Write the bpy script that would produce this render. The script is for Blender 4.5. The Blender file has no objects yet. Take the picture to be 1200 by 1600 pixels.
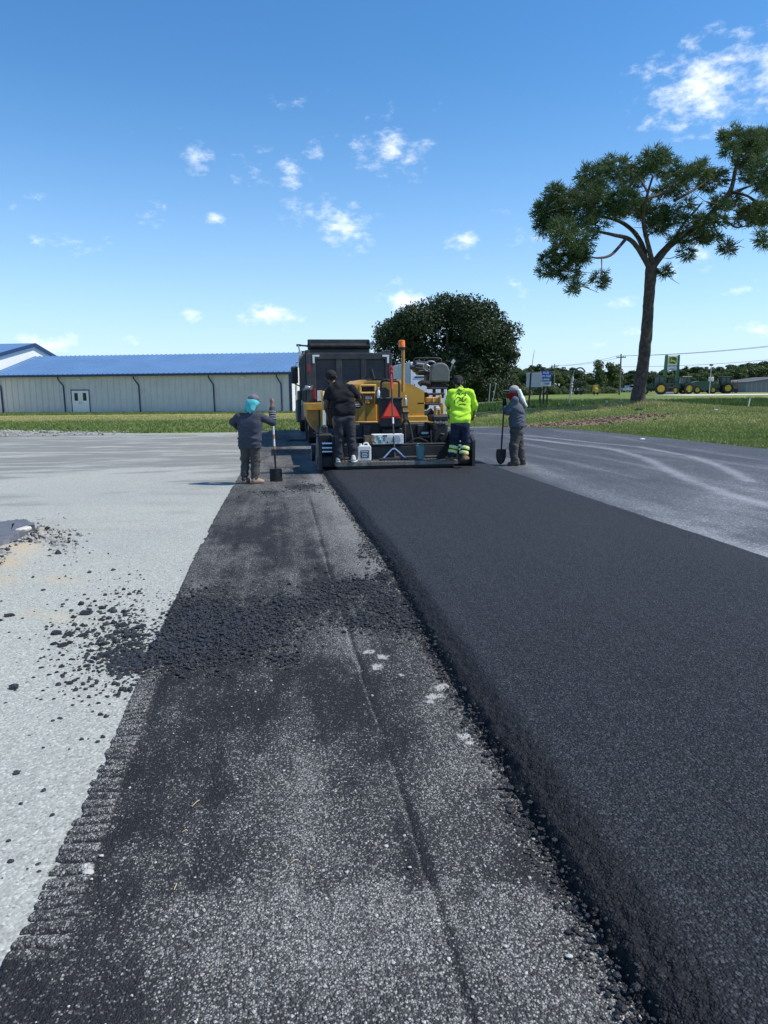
import bpy, math, random
import numpy as np
from mathutils import Vector, Matrix, Euler

# ------------------------------------------------------------------ camera
S = bpy.context.scene
COL = S.collection
CAM_H, F_PX = 1.62, 1130.0
YAW, ROLL = math.radians(8.55), math.radians(0.5)
PITCH = math.atan(190.0 / F_PX)
fwd = Vector((math.sin(YAW) * math.cos(PITCH), math.cos(YAW) * math.cos(PITCH), -math.sin(PITCH)))
rgt0 = Vector((math.cos(YAW), -math.sin(YAW), 0))
up0 = rgt0.cross(fwd)
rgt = rgt0 * math.cos(ROLL) - up0 * math.sin(ROLL)
upv = rgt.cross(fwd)
cam_d = bpy.data.cameras.new('camera')
cam = bpy.data.objects.new('camera', cam_d)
COL.objects.link(cam)
M3 = Matrix((rgt, upv, -fwd)).transposed()
cam.matrix_world = Matrix.Translation((0, 0, CAM_H)) @ M3.to_4x4()
cam_d.sensor_fit = 'VERTICAL'
cam_d.sensor_height = 32.0
cam_d.lens = 32.0 * F_PX / 1600.0
cam_d.clip_start, cam_d.clip_end = 0.05, 3000
S.camera = cam

# ------------------------------------------------------------------ light
SUN_EL, SUN_AZ = math.radians(54), YAW + math.radians(95)   # azimuth clockwise from +Y
S.view_settings.view_transform = 'Standard'
S.view_settings.look = 'None'
S.view_settings.exposure = 0.33
S.view_settings.gamma = 1.0
S.view_settings.use_curve_mapping = False
sd = Vector((math.sin(SUN_AZ) * math.cos(SUN_EL), math.cos(SUN_AZ) * math.cos(SUN_EL), math.sin(SUN_EL)))
sl = bpy.data.lights.new('sun', 'SUN')
sl.energy, sl.angle, sl.color = 3.9, math.radians(0.53), (1.0, 0.95, 0.87)
so = bpy.data.objects.new('sun', sl)
so.rotation_euler = sd.to_track_quat('Z', 'Y').to_euler()
so.location = (20, 0, 40)
COL.objects.link(so)

RWF = Vector((math.sin(YAW), math.cos(YAW), 0))     # horizontal view direction
RWR = Vector((math.cos(YAW), -math.sin(YAW), 0))

def ray(px, py):
    return (rgt * ((px - 600) / F_PX) + upv * ((800 - py) / F_PX) + fwd)
def G(px, py, z=0.0):          # photo pixel -> point on the plane at height z
    d = ray(px, py); t = (z - CAM_H) / d.z
    return Vector((d.x * t, d.y * t, z))
def P(px, py, D):              # photo pixel -> point at horizontal view distance D
    d = ray(px, py); t = D / d.dot(RWF)
    return Vector((d.x * t, d.y * t, CAM_H + d.z * t))
def PX(p):                     # world point -> photo pixel
    q = Vector(p) - Vector((0, 0, CAM_H)); w = q.dot(fwd)
    return 600 + F_PX * q.dot(rgt) / w, 800 - F_PX * q.dot(upv) / w

world = bpy.data.worlds.new('World'); S.world = world
world.use_nodes = True
wn = world.node_tree.nodes; wl = world.node_tree.links
wn.clear()
def wnode(t, **k):
    n = wn.new(t)
    for a, b in k.items(): setattr(n, a, b)
    return n
sky = wnode('ShaderNodeTexSky', sky_type='NISHITA', sun_disc=False, sun_elevation=SUN_EL, sun_rotation=SUN_AZ,
            altitude=0, air_density=1.0, dust_density=0.0, ozone_density=3.2)
bg = wnode('ShaderNodeBackground'); bg.inputs['Strength'].default_value = 0.14
wout = wnode('ShaderNodeOutputWorld')
tc = wnode('ShaderNodeTexCoord')
hsv = wnode('ShaderNodeHueSaturation'); hsv.inputs['Saturation'].default_value = 1.26
hsv.inputs['Value'].default_value = 1.0
# humid summer air: the low sky is a pale blue rather than the dry-air yellow of the model
sxyz = wnode('ShaderNodeSeparateXYZ'); wl.new(tc.outputs['Generated'], sxyz.inputs[0])
hz = wnode('ShaderNodeMapRange'); hz.inputs['From Min'].default_value = 0.0; hz.inputs['From Max'].default_value = 0.42
hz.inputs['To Min'].default_value = 1.0; hz.inputs['To Max'].default_value = 0.0; wl.new(sxyz.outputs['Z'], hz.inputs['Value'])
hp = wnode('ShaderNodeMath', operation='POWER'); wl.new(hz.outputs[0], hp.inputs[0]); hp.inputs[1].default_value = 2.2
hm_ = wnode('ShaderNodeMixRGB'); hm_.inputs['Color2'].default_value = (3.1, 4.5, 6.5, 1)
hq = wnode('ShaderNodeMath', operation='MULTIPLY'); wl.new(hp.outputs[0], hq.inputs[0]); hq.inputs[1].default_value = 0.85
wl.new(hq.outputs[0], hm_.inputs['Fac']); wl.new(hsv.outputs[0], hm_.inputs['Color1'])
wl.new(sky.outputs['Color'], hsv.inputs['Color'])
# cumulus wisps: soft ellipses on the sky sphere broken up by noise
n1 = wnode('ShaderNodeTexNoise'); n1.inputs['Scale'].default_value = 34; n1.inputs['Detail'].default_value = 7
n1.inputs['Roughness'].default_value = 0.62
n2 = wnode('ShaderNodeTexNoise'); n2.inputs['Scale'].default_value = 5.5; n2.inputs['Detail'].default_value = 5
mpw = wnode('ShaderNodeMapping'); mpw.inputs['Scale'].default_value = (1, 1, 1.9)
wl.new(tc.outputs['Generated'], mpw.inputs['Vector'])
wl.new(mpw.outputs[0], n1.inputs['Vector']); wl.new(mpw.outputs[0], n2.inputs['Vector'])
CLOUDS = [  # photo x, y, half width, half height, tilt, density
    (1105, 135, 98, 62, -10, 1.0), (1205, 110, 40, 60, 0, .95), (612, 232, 55, 44, 12, .86), (302, 242, 40, 26, 28, .85),
    (492, 238, 22, 16, 10, .8), (455, 270, 36, 34, 40, .68), (392, 262, 34, 34, 30, .55), (466, 330, 40, 30, 10, .74),
    (535, 350, 58, 38, 10, .88), (728, 376, 42, 24, 10, .72), (336, 342, 28, 9, 0, .85), (420, 494, 60, 22, 5, .98),
    (302, 492, 24, 12, 5, .9), (640, 474, 46, 30, 25, 1.15), (840, 372, 56, 24, 0, .58), (1090, 398, 60, 26, 10, .62),
    (1186, 514, 26, 16, 10, 1.0), (965, 476, 40, 13, 5, .62), (808, 458, 24, 26, -20, .6), (1160, 452, 44, 14, 0, .6),
    (78, 536, 52, 16, 0, .8), (110, 378, 74, 20, -5, .42), (20, 322, 40, 12, -20, .45), (465, 152, 80, 14, -5, .45),
    (197, 532, 22, 8, 0, .65), (1040, 420, 30, 30, 10, .5)]
mx = None
for (cx, cy, a, b, tilt, dn) in CLOUDS:
    d = ray(cx, cy).normalized()
    zl = d
    xl = (rgt - zl * rgt.dot(zl)).normalized(); yl = zl.cross(xl)
    c, s = math.cos(math.radians(tilt)), math.sin(math.radians(tilt))
    x2 = xl * c + yl * s; y2 = yl * c - xl * s
    R = Matrix((x2, y2, x2.cross(y2))).transposed()
    m = wnode('ShaderNodeMapping', vector_type='TEXTURE')
    m.inputs['Location'].default_value = d
    m.inputs['Rotation'].default_value = R.to_euler()
    m.inputs['Scale'].default_value = (a / F_PX * 1.12, b / F_PX * 1.12, 0.6)
    wl.new(tc.outputs['Generated'], m.inputs['Vector'])
    L = wnode('ShaderNodeVectorMath', operation='LENGTH'); wl.new(m.outputs[0], L.inputs[0])
    r = wnode('ShaderNodeMapRange'); r.inputs['From Min'].default_value = 1.15; r.inputs['From Max'].default_value = 0.0
    r.inputs['To Min'].default_value = 0; r.inputs['To Max'].default_value = dn * .80
    wl.new(L.outputs['Value'], r.inputs['Value'])
    if mx is None: mx = r.outputs[0]
    else:
        q = wnode('ShaderNodeMath', operation='MAXIMUM'); wl.new(mx, q.inputs[0]); wl.new(r.outputs[0], q.inputs[1]); mx = q.outputs[0]
# a few thin clouds anywhere else in the sky
gen = wnode('ShaderNodeMapRange'); gen.inputs['From Min'].default_value = 0.60; gen.inputs['From Max'].default_value = 0.78
gen.inputs['To Max'].default_value = 0.42
wl.new(n2.outputs[0], gen.inputs['Value'])
q = wnode('ShaderNodeMath', operation='MAXIMUM'); wl.new(mx, q.inputs[0]); wl.new(gen.outputs[0], q.inputs[1])
k1 = wnode('ShaderNodeMapRange'); k1.inputs['From Min'].default_value = 0.32; k1.inputs['From Max'].default_value = 0.68
k1.inputs['To Min'].default_value = -0.42; k1.inputs['To Max'].default_value = 0.30; k1.clamp = False
wl.new(n1.outputs[0], k1.inputs['Value'])
ad = wnode('ShaderNodeMath', operation='ADD'); wl.new(q.outputs[0], ad.inputs[0]); wl.new(k1.outputs[0], ad.inputs[1])
gate = wnode('ShaderNodeMapRange', interpolation_type='SMOOTHSTEP'); gate.inputs['From Min'].default_value = 0.0
gate.inputs['From Max'].default_value = 0.16; wl.new(q.outputs[0], gate.inputs['Value'])
al = wnode('ShaderNodeMapRange', interpolation_type='SMOOTHSTEP'); al.inputs['From Min'].default_value = 0.16
al.inputs['From Max'].default_value = 1.12; al.inputs['To Max'].default_value = 0.86
wl.new(ad.outputs[0], al.inputs['Value'])
am = wnode('ShaderNodeMath', operation='MULTIPLY'); wl.new(al.outputs[0], am.inputs[0]); wl.new(gate.outputs[0], am.inputs[1])
mixc = wnode('ShaderNodeMixRGB'); mixc.inputs['Color2'].default_value = (7.6, 7.9, 8.3, 1)
wl.new(am.outputs[0], mixc.inputs['Fac']); wl.new(hm_.outputs[0], mixc.inputs['Color1'])
wl.new(mixc.outputs[0], bg.inputs['Color']); wl.new(bg.outputs[0], wout.inputs['Surface'])

# ------------------------------------------------------------------ helpers
rng = np.random.default_rng(7); random.seed(7)
def hsh(ix, iy, iz, seed):
    h = (ix.astype(np.int64) * 374761393 + iy.astype(np.int64) * 668265263 + iz.astype(np.int64) * 2147483647 + seed * 1274126177) & 0xffffffff
    h = ((h ^ (h >> 13)) * 1274126177) & 0xffffffff
    h = ((h ^ (h >> 16)) * 2246822519) & 0xffffffff
    return ((h ^ (h >> 15)) & 0xffffff) / float(0xffffff)
def vnoise(x, y, z=None, seed=0):
    x = np.asarray(x, float); y = np.asarray(y, float)
    ix = np.floor(x); iy = np.floor(y); fx = x - ix; fy = y - iy
    fx = fx * fx * (3 - 2 * fx); fy = fy * fy * (3 - 2 * fy)
    if z is None:
        o = np.zeros_like(ix)
        a = hsh(ix, iy, o, seed); b = hsh(ix + 1, iy, o, seed); c = hsh(ix, iy + 1, o, seed); d = hsh(ix + 1, iy + 1, o, seed)
        return (a * (1 - fx) + b * fx) * (1 - fy) + (c * (1 - fx) + d * fx) * fy
    z = np.asarray(z, float); iz = np.floor(z); fz = z - iz; fz = fz * fz * (3 - 2 * fz)
    r = 0
    for dz, wz in ((0, 1 - fz), (1, fz)):
        a = hsh(ix, iy, iz + dz, seed); b = hsh(ix + 1, iy, iz + dz, seed); c = hsh(ix, iy + 1, iz + dz, seed); d = hsh(ix + 1, iy + 1, iz + dz, seed)
        r = r + wz * ((a * (1 - fx) + b * fx) * (1 - fy) + (c * (1 - fx) + d * fx) * fy)
    return r
def fbm(x, y, oct=4, seed=0, rough=.5):
    s = 0; a = 1; t = 0
    for i in range(oct):
        s = s + a * vnoise(x * 2 ** i, y * 2 ** i, seed=seed + i * 17); t += a; a *= rough
    return s / t
def sstep(a, b, x):
    t = np.clip((np.asarray(x, float) - a) / (b - a), 0, 1); return t * t * (3 - 2 * t)

def tag(o, label=None, cat=None, group=None, kind=None):
    if label: o['label'] = label
    if cat: o['category'] = cat
    if group: o['group'] = group
    if kind: o['kind'] = kind
    return o
def thing(name, label, cat, loc=(0, 0, 0), rz=0, group=None):
    o = bpy.data.objects.new(name, None); COL.objects.link(o); o.empty_display_size = .2
    o.location = loc; o.rotation_euler = (0, 0, rz)
    return tag(o, label, cat, group)
def link(name, me, parent=None, loc=None, rot=None):
    o = bpy.data.objects.new(name, me); COL.objects.link(o)
    if parent is not None: o.parent = parent
    if loc is not None: o.location = loc
    if rot is not None: o.rotation_euler = rot
    return o
def copy_tree(o, parent=None):
    c = o.copy(); COL.objects.link(c)
    if parent is not None: c.parent = parent
    for ch in [k for k in o.children]: copy_tree(ch, c)
    return c
def mesh_np(name, V, faces, mat=None, smooth=False, attrs=None, mi=None):
    """V (n,3); faces: (m,k) array or list of such arrays"""
    V = np.asarray(V, np.float32)
    if not isinstance(faces, (list, tuple)): faces = [faces]
    faces = [np.asarray(f, np.int32) for f in faces if len(f)]
    me = bpy.data.meshes.new(name)
    me.vertices.add(len(V)); me.vertices.foreach_set('co', V.ravel())
    nl = sum(f.size for f in faces); npol = sum(len(f) for f in faces)
    me.loops.add(nl); me.loops.foreach_set('vertex_index', np.concatenate([f.ravel() for f in faces]))
    tot = np.concatenate([np.full(len(f), f.shape[1], np.int32) for f in faces])
    st = np.concatenate([[0], np.cumsum(tot)[:-1]]).astype(np.int32)
    me.polygons.add(npol); me.polygons.foreach_set('loop_start', st)
    me.polygons.foreach_set('loop_total', tot)
    me.polygons.foreach_set('use_smooth', np.full(npol, bool(smooth)))
    if mat is not None:
        for m in (mat if isinstance(mat, (list, tuple)) else [mat]): me.materials.append(m)
    if mi is not None: me.polygons.foreach_set('material_index', np.asarray(mi, np.int32))
    me.update(calc_edges=True); me.validate()
    if attrs:
        for k, v in attrs.items():
            v = np.asarray(v, np.float32)
            a = me.attributes.new(k, 'FLOAT', 'POINT'); a.data.foreach_set('value', v.ravel())
    return me
def grid_faces(nr, nc):
    i = np.arange(nr * nc).reshape(nr, nc)
    return np.stack([i[:-1, :-1], i[:-1, 1:], i[1:, 1:], i[1:, :-1]], -1).reshape(-1, 4)

class MB:
    """collects simple shapes, builds ONE mesh"""
    def __init__(s): s.v = []; s.f = []
    def add(s, vs, fs):
        b = len(s.v); s.v += [tuple(v) for v in vs]; s.f += [tuple(b + i for i in f) for f in fs]; return s
    def box(s, c, d, rot=(0, 0, 0), b=0.0):
        h = [k / 2 for k in d]; R = Euler(rot).to_matrix(); c = Vector(c)
        b = min(b, min(h) * .6)
        if b <= 0:
            vs = [R @ Vector((x * h[0], y * h[1], z * h[2])) + c for x in (-1, 1) for y in (-1, 1) for z in (-1, 1)]
            return s.add(vs, [(0, 1, 3, 2), (4, 6, 7, 5), (0, 4, 5, 1), (2, 3, 7, 6), (0, 2, 6, 4), (1, 5, 7, 3)])
        vs = []; ix = {}
        for x in (-1, 1):
            for y in (-1, 1):
                for z in (-1, 1):
                    for a in range(3):
                        q = [x * (h[0] - b), y * (h[1] - b), z * (h[2] - b)]; q[a] += (x, y, z)[a] * b
                        ix[(x, y, z, a)] = len(vs); vs.append(R @ Vector(q) + c)
        fs = []
        def cyc(a, sg):
            u, w = (a + 1) % 3, (a + 2) % 3; out = []
            for (p, r) in ((-1, -1), (1, -1), (1, 1), (-1, 1)):
                k = [0, 0, 0]; k[a] = sg; k[u] = p; k[w] = r; out.append(ix[(k[0], k[1], k[2], a)])
            return out if sg > 0 else out[::-1]
        for a in range(3):
            for sg in (-1, 1): fs.append(cyc(a, sg))
        for a in range(3):
            u, w = (a + 1) % 3, (a + 2) % 3
            for p in (-1, 1):
                for r in (-1, 1):
                    k0 = [0, 0, 0]; k0[u] = p; k0[w] = r; k0[a] = -1; k1 = list(k0); k1[a] = 1
                    q = [ix[(*k0, u)], ix[(*k1, u)], ix[(*k1, w)], ix[(*k0, w)]]
                    fs.append(q if p * r < 0 else q[::-1])
        for x in (-1, 1):
            for y in (-1, 1):
                for z in (-1, 1):
                    q = [ix[(x, y, z, 0)], ix[(x, y, z, 1)], ix[(x, y, z, 2)]]
                    fs.append(q if x * y * z > 0 else q[::-1])
        return s.add(vs, fs)
    def tube(s, pts, r, n=8, cap=True):
        pts = [Vector(p) for p in pts]
        rs = r if isinstance(r, (list, tuple)) else [r] * len(pts)
        rings = []; prev = None
        for i, p in enumerate(pts):
            t = (pts[min(i + 1, len(pts) - 1)] - pts[max(i - 1, 0)]).normalized()
            if prev is None:
                a = Vector((0, 0, 1)) if abs(t.z) < .9 else Vector((1, 0, 0)); u = t.cross(a).normalized()
            else: u = (prev - t * prev.dot(t)).normalized()
            prev = u; w = t.cross(u)
            rings.append([p + (u * math.cos(k * 2 * math.pi / n) + w * math.sin(k * 2 * math.pi / n)) * rs[i] for k in range(n)])
        vs = [v for q in rings for v in q]; fs = []
        for i in range(len(rings) - 1):
            for k in range(n):
                fs.append((i * n + k, i * n + (k + 1) % n, (i + 1) * n + (k + 1) % n, (i + 1) * n + k))
        if cap:
            fs.append(tuple(range(n))[::-1]); fs.append(tuple((len(rings) - 1) * n + k for k in range(n)))
        return s.add(vs, fs)
    def prism(s, poly, d0, d1, fn):
        """poly: list of 2-D points, extruded d0..d1; fn(a,b,d)->xyz"""
        n = len(poly)
        vs = [fn(a, b, d0) for a, b in poly] + [fn(a, b, d1) for a, b in poly]
        fs = [tuple(range(n))[::-1], tuple(range(n, 2 * n))] + [(i, (i + 1) % n, n + (i + 1) % n, n + i) for i in range(n)]
        return s.add(vs, fs)
    def lathe(s, prof, c, ax='z', n=16, ring=False):
        """prof: list of (r, h)"""
        vs = []; c = Vector(c)
        for r, h in prof:
            for k in range(n):
                a = k * 2 * math.pi / n; x, y = r * math.cos(a), r * math.sin(a)
                vs.append(c + Vector({'z': (x, y, h), 'x': (h, x, y), 'y': (y, h, x)}[ax]))
        fs = []
        for i in range(len(prof) - 1):
            for k in range(n): fs.append((i * n + k, i * n + (k + 1) % n, (i + 1) * n + (k + 1) % n, (i + 1) * n + k))
        m = len(prof) - 1
        if ring: fs += [(m * n + k, m * n + (k + 1) % n, (k + 1) % n, k) for k in range(n)]      # an open ring such as a tyre
        else: fs.append(tuple(range(n))[::-1]); fs.append(tuple(m * n + k for k in range(n)))
        return s.add(vs, fs)
    def build(s, name, mat, parent=None, smooth=False, loc=None, rot=None):
        me = bpy.data.meshes.new(name); me.from_pydata(s.v, [], s.f)
        me.materials.append(mat)
        me.update()
        import bmesh
        bm = bmesh.new(); bm.from_mesh(me); bmesh.ops.recalc_face_normals(bm, faces=bm.faces); bm.to_mesh(me); bm.free()
        if smooth:
            me.polygons.foreach_set('use_smooth', [True] * len(me.polygons)); me.set_sharp_from_angle(angle=math.radians(38))
        return link(name, me, parent, loc, rot)

# ------------------------------------------------------------------ materials
def newmat(name):
    m = bpy.data.materials.new(name); m.use_nodes = True
    nt = m.node_tree; return m, nt.nodes, nt.links, nt.nodes['Principled BSDF']
def mat(name, col, rough=.55, metal=0.0, var=.14, scale=6, bump=0.0, bscale=60, dirt=None, dscale=3, spec=.5, damt=.55):
    m, n, l, b = newmat(name)
    t = n.new('ShaderNodeTexCoord')
    nz = n.new('ShaderNodeTexNoise'); nz.inputs['Scale'].default_value = scale; nz.inputs['Detail'].default_value = 5
    l.new(t.outputs['Object'], nz.inputs['Vector'])
    mr = n.new('ShaderNodeMapRange'); mr.inputs['From Min'].default_value = .3; mr.inputs['From Max'].default_value = .7
    mr.inputs['To Min'].default_value = 1 - var; mr.inputs['To Max'].default_value = 1 + var
    l.new(nz.outputs[0], mr.inputs['Value'])
    vm = n.new('ShaderNodeVectorMath'); vm.operation = 'SCALE'; vm.inputs[0].default_value = col[:3]
    l.new(mr.outputs[0], vm.inputs['Scale'])
    out = vm.outputs[0]
    if dirt:
        dz = n.new('ShaderNodeTexNoise'); dz.inputs['Scale'].default_value = dscale; dz.inputs['Detail'].default_value = 7
        dz.inputs['Roughness'].default_value = .68
        l.new(t.outputs['Object'], dz.inputs['Vector'])
        dr = n.new('ShaderNodeMapRange'); dr.inputs['From Min'].default_value = .46; dr.inputs['From Max'].default_value = .66
        dr.inputs['To Max'].default_value = damt; l.new(dz.outputs[0], dr.inputs['Value'])
        mx = n.new('ShaderNodeMixRGB'); mx.inputs['Color2'].default_value = (*dirt, 1)
        l.new(dr.outputs[0], mx.inputs['Fac']); l.new(out, mx.inputs['Color1']); out = mx.outputs[0]
    l.new(out, b.inputs['Base Color'])
    b.inputs['Roughness'].default_value = rough; b.inputs['Metallic'].default_value = metal
    b.inputs['Specular IOR Level'].default_value = spec
    if bump:
        bz = n.new('ShaderNodeTexNoise'); bz.inputs['Scale'].default_value = bscale; bz.inputs['Detail'].default_value = 4
        l.new(t.outputs['Object'], bz.inputs['Vector'])
        bp = n.new('ShaderNodeBump'); bp.inputs['Strength'].default_value = bump; bp.inputs['Distance'].default_value = .01
        l.new(bz.outputs[0], bp.inputs['Height']); l.new(bp.outputs[0], b.inputs['Normal'])
    return m
def foliage(name, c1, c2, scale=1.2, trans=.25, rough=.5):
    m, n, l, b = newmat(name)
    t = n.new('ShaderNodeTexCoord'); nz = n.new('ShaderNodeTexNoise'); nz.inputs['Scale'].default_value = scale
    nz.inputs['Detail'].default_value = 6; l.new(t.outputs['Object'], nz.inputs['Vector'])
    mr = n.new('ShaderNodeMapRange'); mr.inputs['From Min'].default_value = .35; mr.inputs['From Max'].default_value = .65
    l.new(nz.outputs[0], mr.inputs['Value'])
    mx = n.new('ShaderNodeMixRGB'); mx.inputs['Color1'].default_value = (*c1, 1); mx.inputs['Color2'].default_value = (*c2, 1)
    l.new(mr.outputs[0], mx.inputs['Fac']); l.new(mx.outputs[0], b.inputs['Base Color'])
    b.inputs['Roughness'].default_value = rough; b.inputs['Specular IOR Level'].default_value = .3
    tr = n.new('ShaderNodeBsdfTranslucent'); l.new(mx.outputs[0], tr.inputs['Color'])
    ms = n.new('ShaderNodeMixShader'); ms.inputs['Fac'].default_value = trans
    l.new(b.outputs[0], ms.inputs[1]); l.new(tr.outputs[0], ms.inputs[2])
    l.new(ms.outputs[0], n['Material Output'].inputs['Surface'])
    return m
# ------------------------------------------------------------------ terrain
def DA(x, y):
    x = np.asarray(x, float); y = np.asarray(y, float)
    D = x * RWF.x + y * RWF.y; L = x * RWR.x + y * RWR.y
    return D, L
def inter(v, pts): return np.interp(v, [p[0] for p in pts], [p[1] for p in pts])
# paved lot: right edge x as a function of y, far edge y as a function of x
LOT_R = [(-10, 13.6), (10, 13.2), (17.3, 12.75), (24, 12.3), (28.2, 11.6), (29.6, 10.6), (30.4, 9.2), (31, 8)]
LOT_F = [(-45, 32.6), (-11, 31.0), (-1, 29.7), (4, 30.2), (9, 30.5), (12, 30.5)]
PINE = P(995, 629, 42); PINE = (PINE.x, PINE.y)
def lotdist(x, y):             # distance outside the paved lot (0 inside)
    dx = x - inter(y, LOT_R); dy = y - inter(x, LOT_F)
    return np.maximum(0, np.maximum(dx, dy))
def T(x, y):
    x = np.asarray(x, float); y = np.asarray(y, float)
    D, L = DA(x, y); az = L / np.maximum(D, 1) * F_PX + 600
    s = lotdist(x, y)
    wr = sstep(560, 860, az)
    r = .36 * sstep(0, 15, s)
    r = r + .36 * np.exp(-((x - PINE[0]) ** 2 + (y - PINE[1]) ** 2) / 40.)
    r = r - .06 * np.exp(-((D - 47) / 4.) ** 2) * sstep(40, 46, D)
    r = r + (0.48 - r) * sstep(46, 58, D)
    r = r + .10 * sstep(80, 90, D)
    l = -.30 * sstep(0, 34, s)
    return np.where(s > 0, l + (r - l) * wr, 0) + .012 * (fbm(x * .8, y * .8, 3, 5) - .5) * sstep(0, 1, s) * sstep(60, 40, D)

# --- ground sheet (grass) to the horizon
def axis(lo, hi, step, far):
    a = list(np.arange(lo, hi + 1e-6, step)); d = step; x = hi
    while x < far: d *= 1.25; x += d; a.append(x)
    d = step; x = lo
    while x > -far: d *= 1.25; x -= d; a.insert(0, x)
    return np.array(a)
gx = axis(-45, 75, .75, 1500); gy = axis(-8, 100, .75, 1500)
XX, YY = np.meshgrid(gx, gy)
ss = np.maximum(0, lotdist(XX, YY))
ZZ = T(XX, YY) - .06 * (ss <= 0.0) - .04 * ((ss > 0) & (ss < .8))
ZZ = np.where(lotdist(XX, YY) <= 0, -.07, T(XX, YY))
D_, L_ = DA(XX, YY); AZ = L_ / np.maximum(D_, 1) * F_PX + 600
def bl(x, y, cx, cy, rx, ry): return np.exp(-((x - cx) / rx) ** 2 - ((y - cy) / ry) ** 2)
dp = G(905, 660, .2); dp2 = G(965, 658, .25)
def dirt_f(x, y):
    v = bl(x, y, *P(930, 659.5, 33).xy, 3.4, 1.0) + bl(x, y, *P(868, 664, 31.8).xy, 2.0, .7) + .8 * bl(x, y, *P(985, 657, 34.5).xy, 2.2, .8)
    return np.clip(v * (0.55 + 1.1 * fbm(x * 1.7, y * 1.7, 3, 3)), 0, 1)
def dry_f(x, y):
    D, L = DA(x, y); az = L / np.maximum(D, 1) * F_PX + 600
    left = sstep(41, 52, D) * sstep(620, 480, az) * .95
    right = .75 * sstep(36, 40, D) * sstep(46, 43, D) * sstep(1010, 930, az) * sstep(560, 700, az) + .30 * sstep(950, 1150, az) * sstep(24, 33, D)
    return np.clip(left + right + (fbm(x * .25, y * .5, 3, 9) - .5) * .7, 0, 1)
gm, n, l, b = newmat('lawn_grass')
t = n.new('ShaderNodeTexCoord')
def attr(n, name):
    a = n.new('ShaderNodeAttribute'); a.attribute_name = name; return a.outputs['Fac']
def noise(n, l, vec, scale, detail=5, rough=.55):
    z = n.new('ShaderNodeTexNoise'); z.inputs['Scale'].default_value = scale; z.inputs['Detail'].default_value = detail
    z.inputs['Roughness'].default_value = rough; l.new(vec, z.inputs['Vector']); return z.outputs[0]
def mrange(n, l, v, a, b, c=0, d=1, smooth=False):
    r = n.new('ShaderNodeMapRange')
    if smooth: r.interpolation_type = 'SMOOTHSTEP'
    for k, q in zip(('From Min', 'From Max', 'To Min', 'To Max'), (a, b, c, d)): r.inputs[k].default_value = q
    l.new(v, r.inputs['Value']); return r.outputs[0]
def mixc_(n, l, f, c1, c2, mode='MIX'):
    x = n.new('ShaderNodeMixRGB'); x.blend_type = mode
    for s, c in (('Fac', f), ('Color1', c1), ('Color2', c2)):
        if hasattr(c, 'links') or hasattr(c, 'is_linked'): l.new(c, x.inputs[s])
        elif isinstance(c, (int, float)): x.inputs[s].default_value = c
        else: x.inputs[s].default_value = (*c[:3], 1)
    return x.outputs[0]
def mth(n, l, op, a, b=None):
    x = n.new('ShaderNodeMath'); x.operation = op
    for i, c in enumerate((a, b)):
        if c is None: continue
        if isinstance(c, (int, float)): x.inputs[i].default_value = c
        else: l.new(c, x.inputs[i])
    return x.outputs[0]
def bump(n, l, h, strength, dist, b):
    x = n.new('ShaderNodeBump'); x.inputs['Strength'].default_value = strength; x.inputs['Distance'].default_value = dist
    l.new(h, x.inputs['Height']); l.new(x.outputs[0], b.inputs['Normal'])
ob = t.outputs['Object']
c = mixc_(n, l, mrange(n, l, noise(n, l, ob, .45, 9, .74), .40, .60), (.105, .168, .036), (.215, .250, .078))
c = mixc_(n, l, attr(n, 'dry'), c, (.40, .37, .14))
c = mixc_(n, l, mrange(n, l, noise(n, l, ob, 14, 4), .45, .7, 0, .5), c, (.05, .09, .02))
c = mixc_(n, l, attr(n, 'dirt'), c, (.23, .16, .11))
l.new(c, b.inputs['Base Color']); b.inputs['Roughness'].default_value = .9; b.inputs['Specular IOR Level'].default_value = .1
bump(n, l, noise(n, l, ob, 22, 5), .9, .05, b)
me = mesh_np('lawn', np.stack([XX, YY, ZZ], -1).reshape(-1, 3), grid_faces(len(gy), len(gx)), gm, True,
             {'dry': dry_f(XX, YY), 'dirt': dirt_f(XX, YY)})
tag(link('lawn', me), kind='structure')

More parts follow.
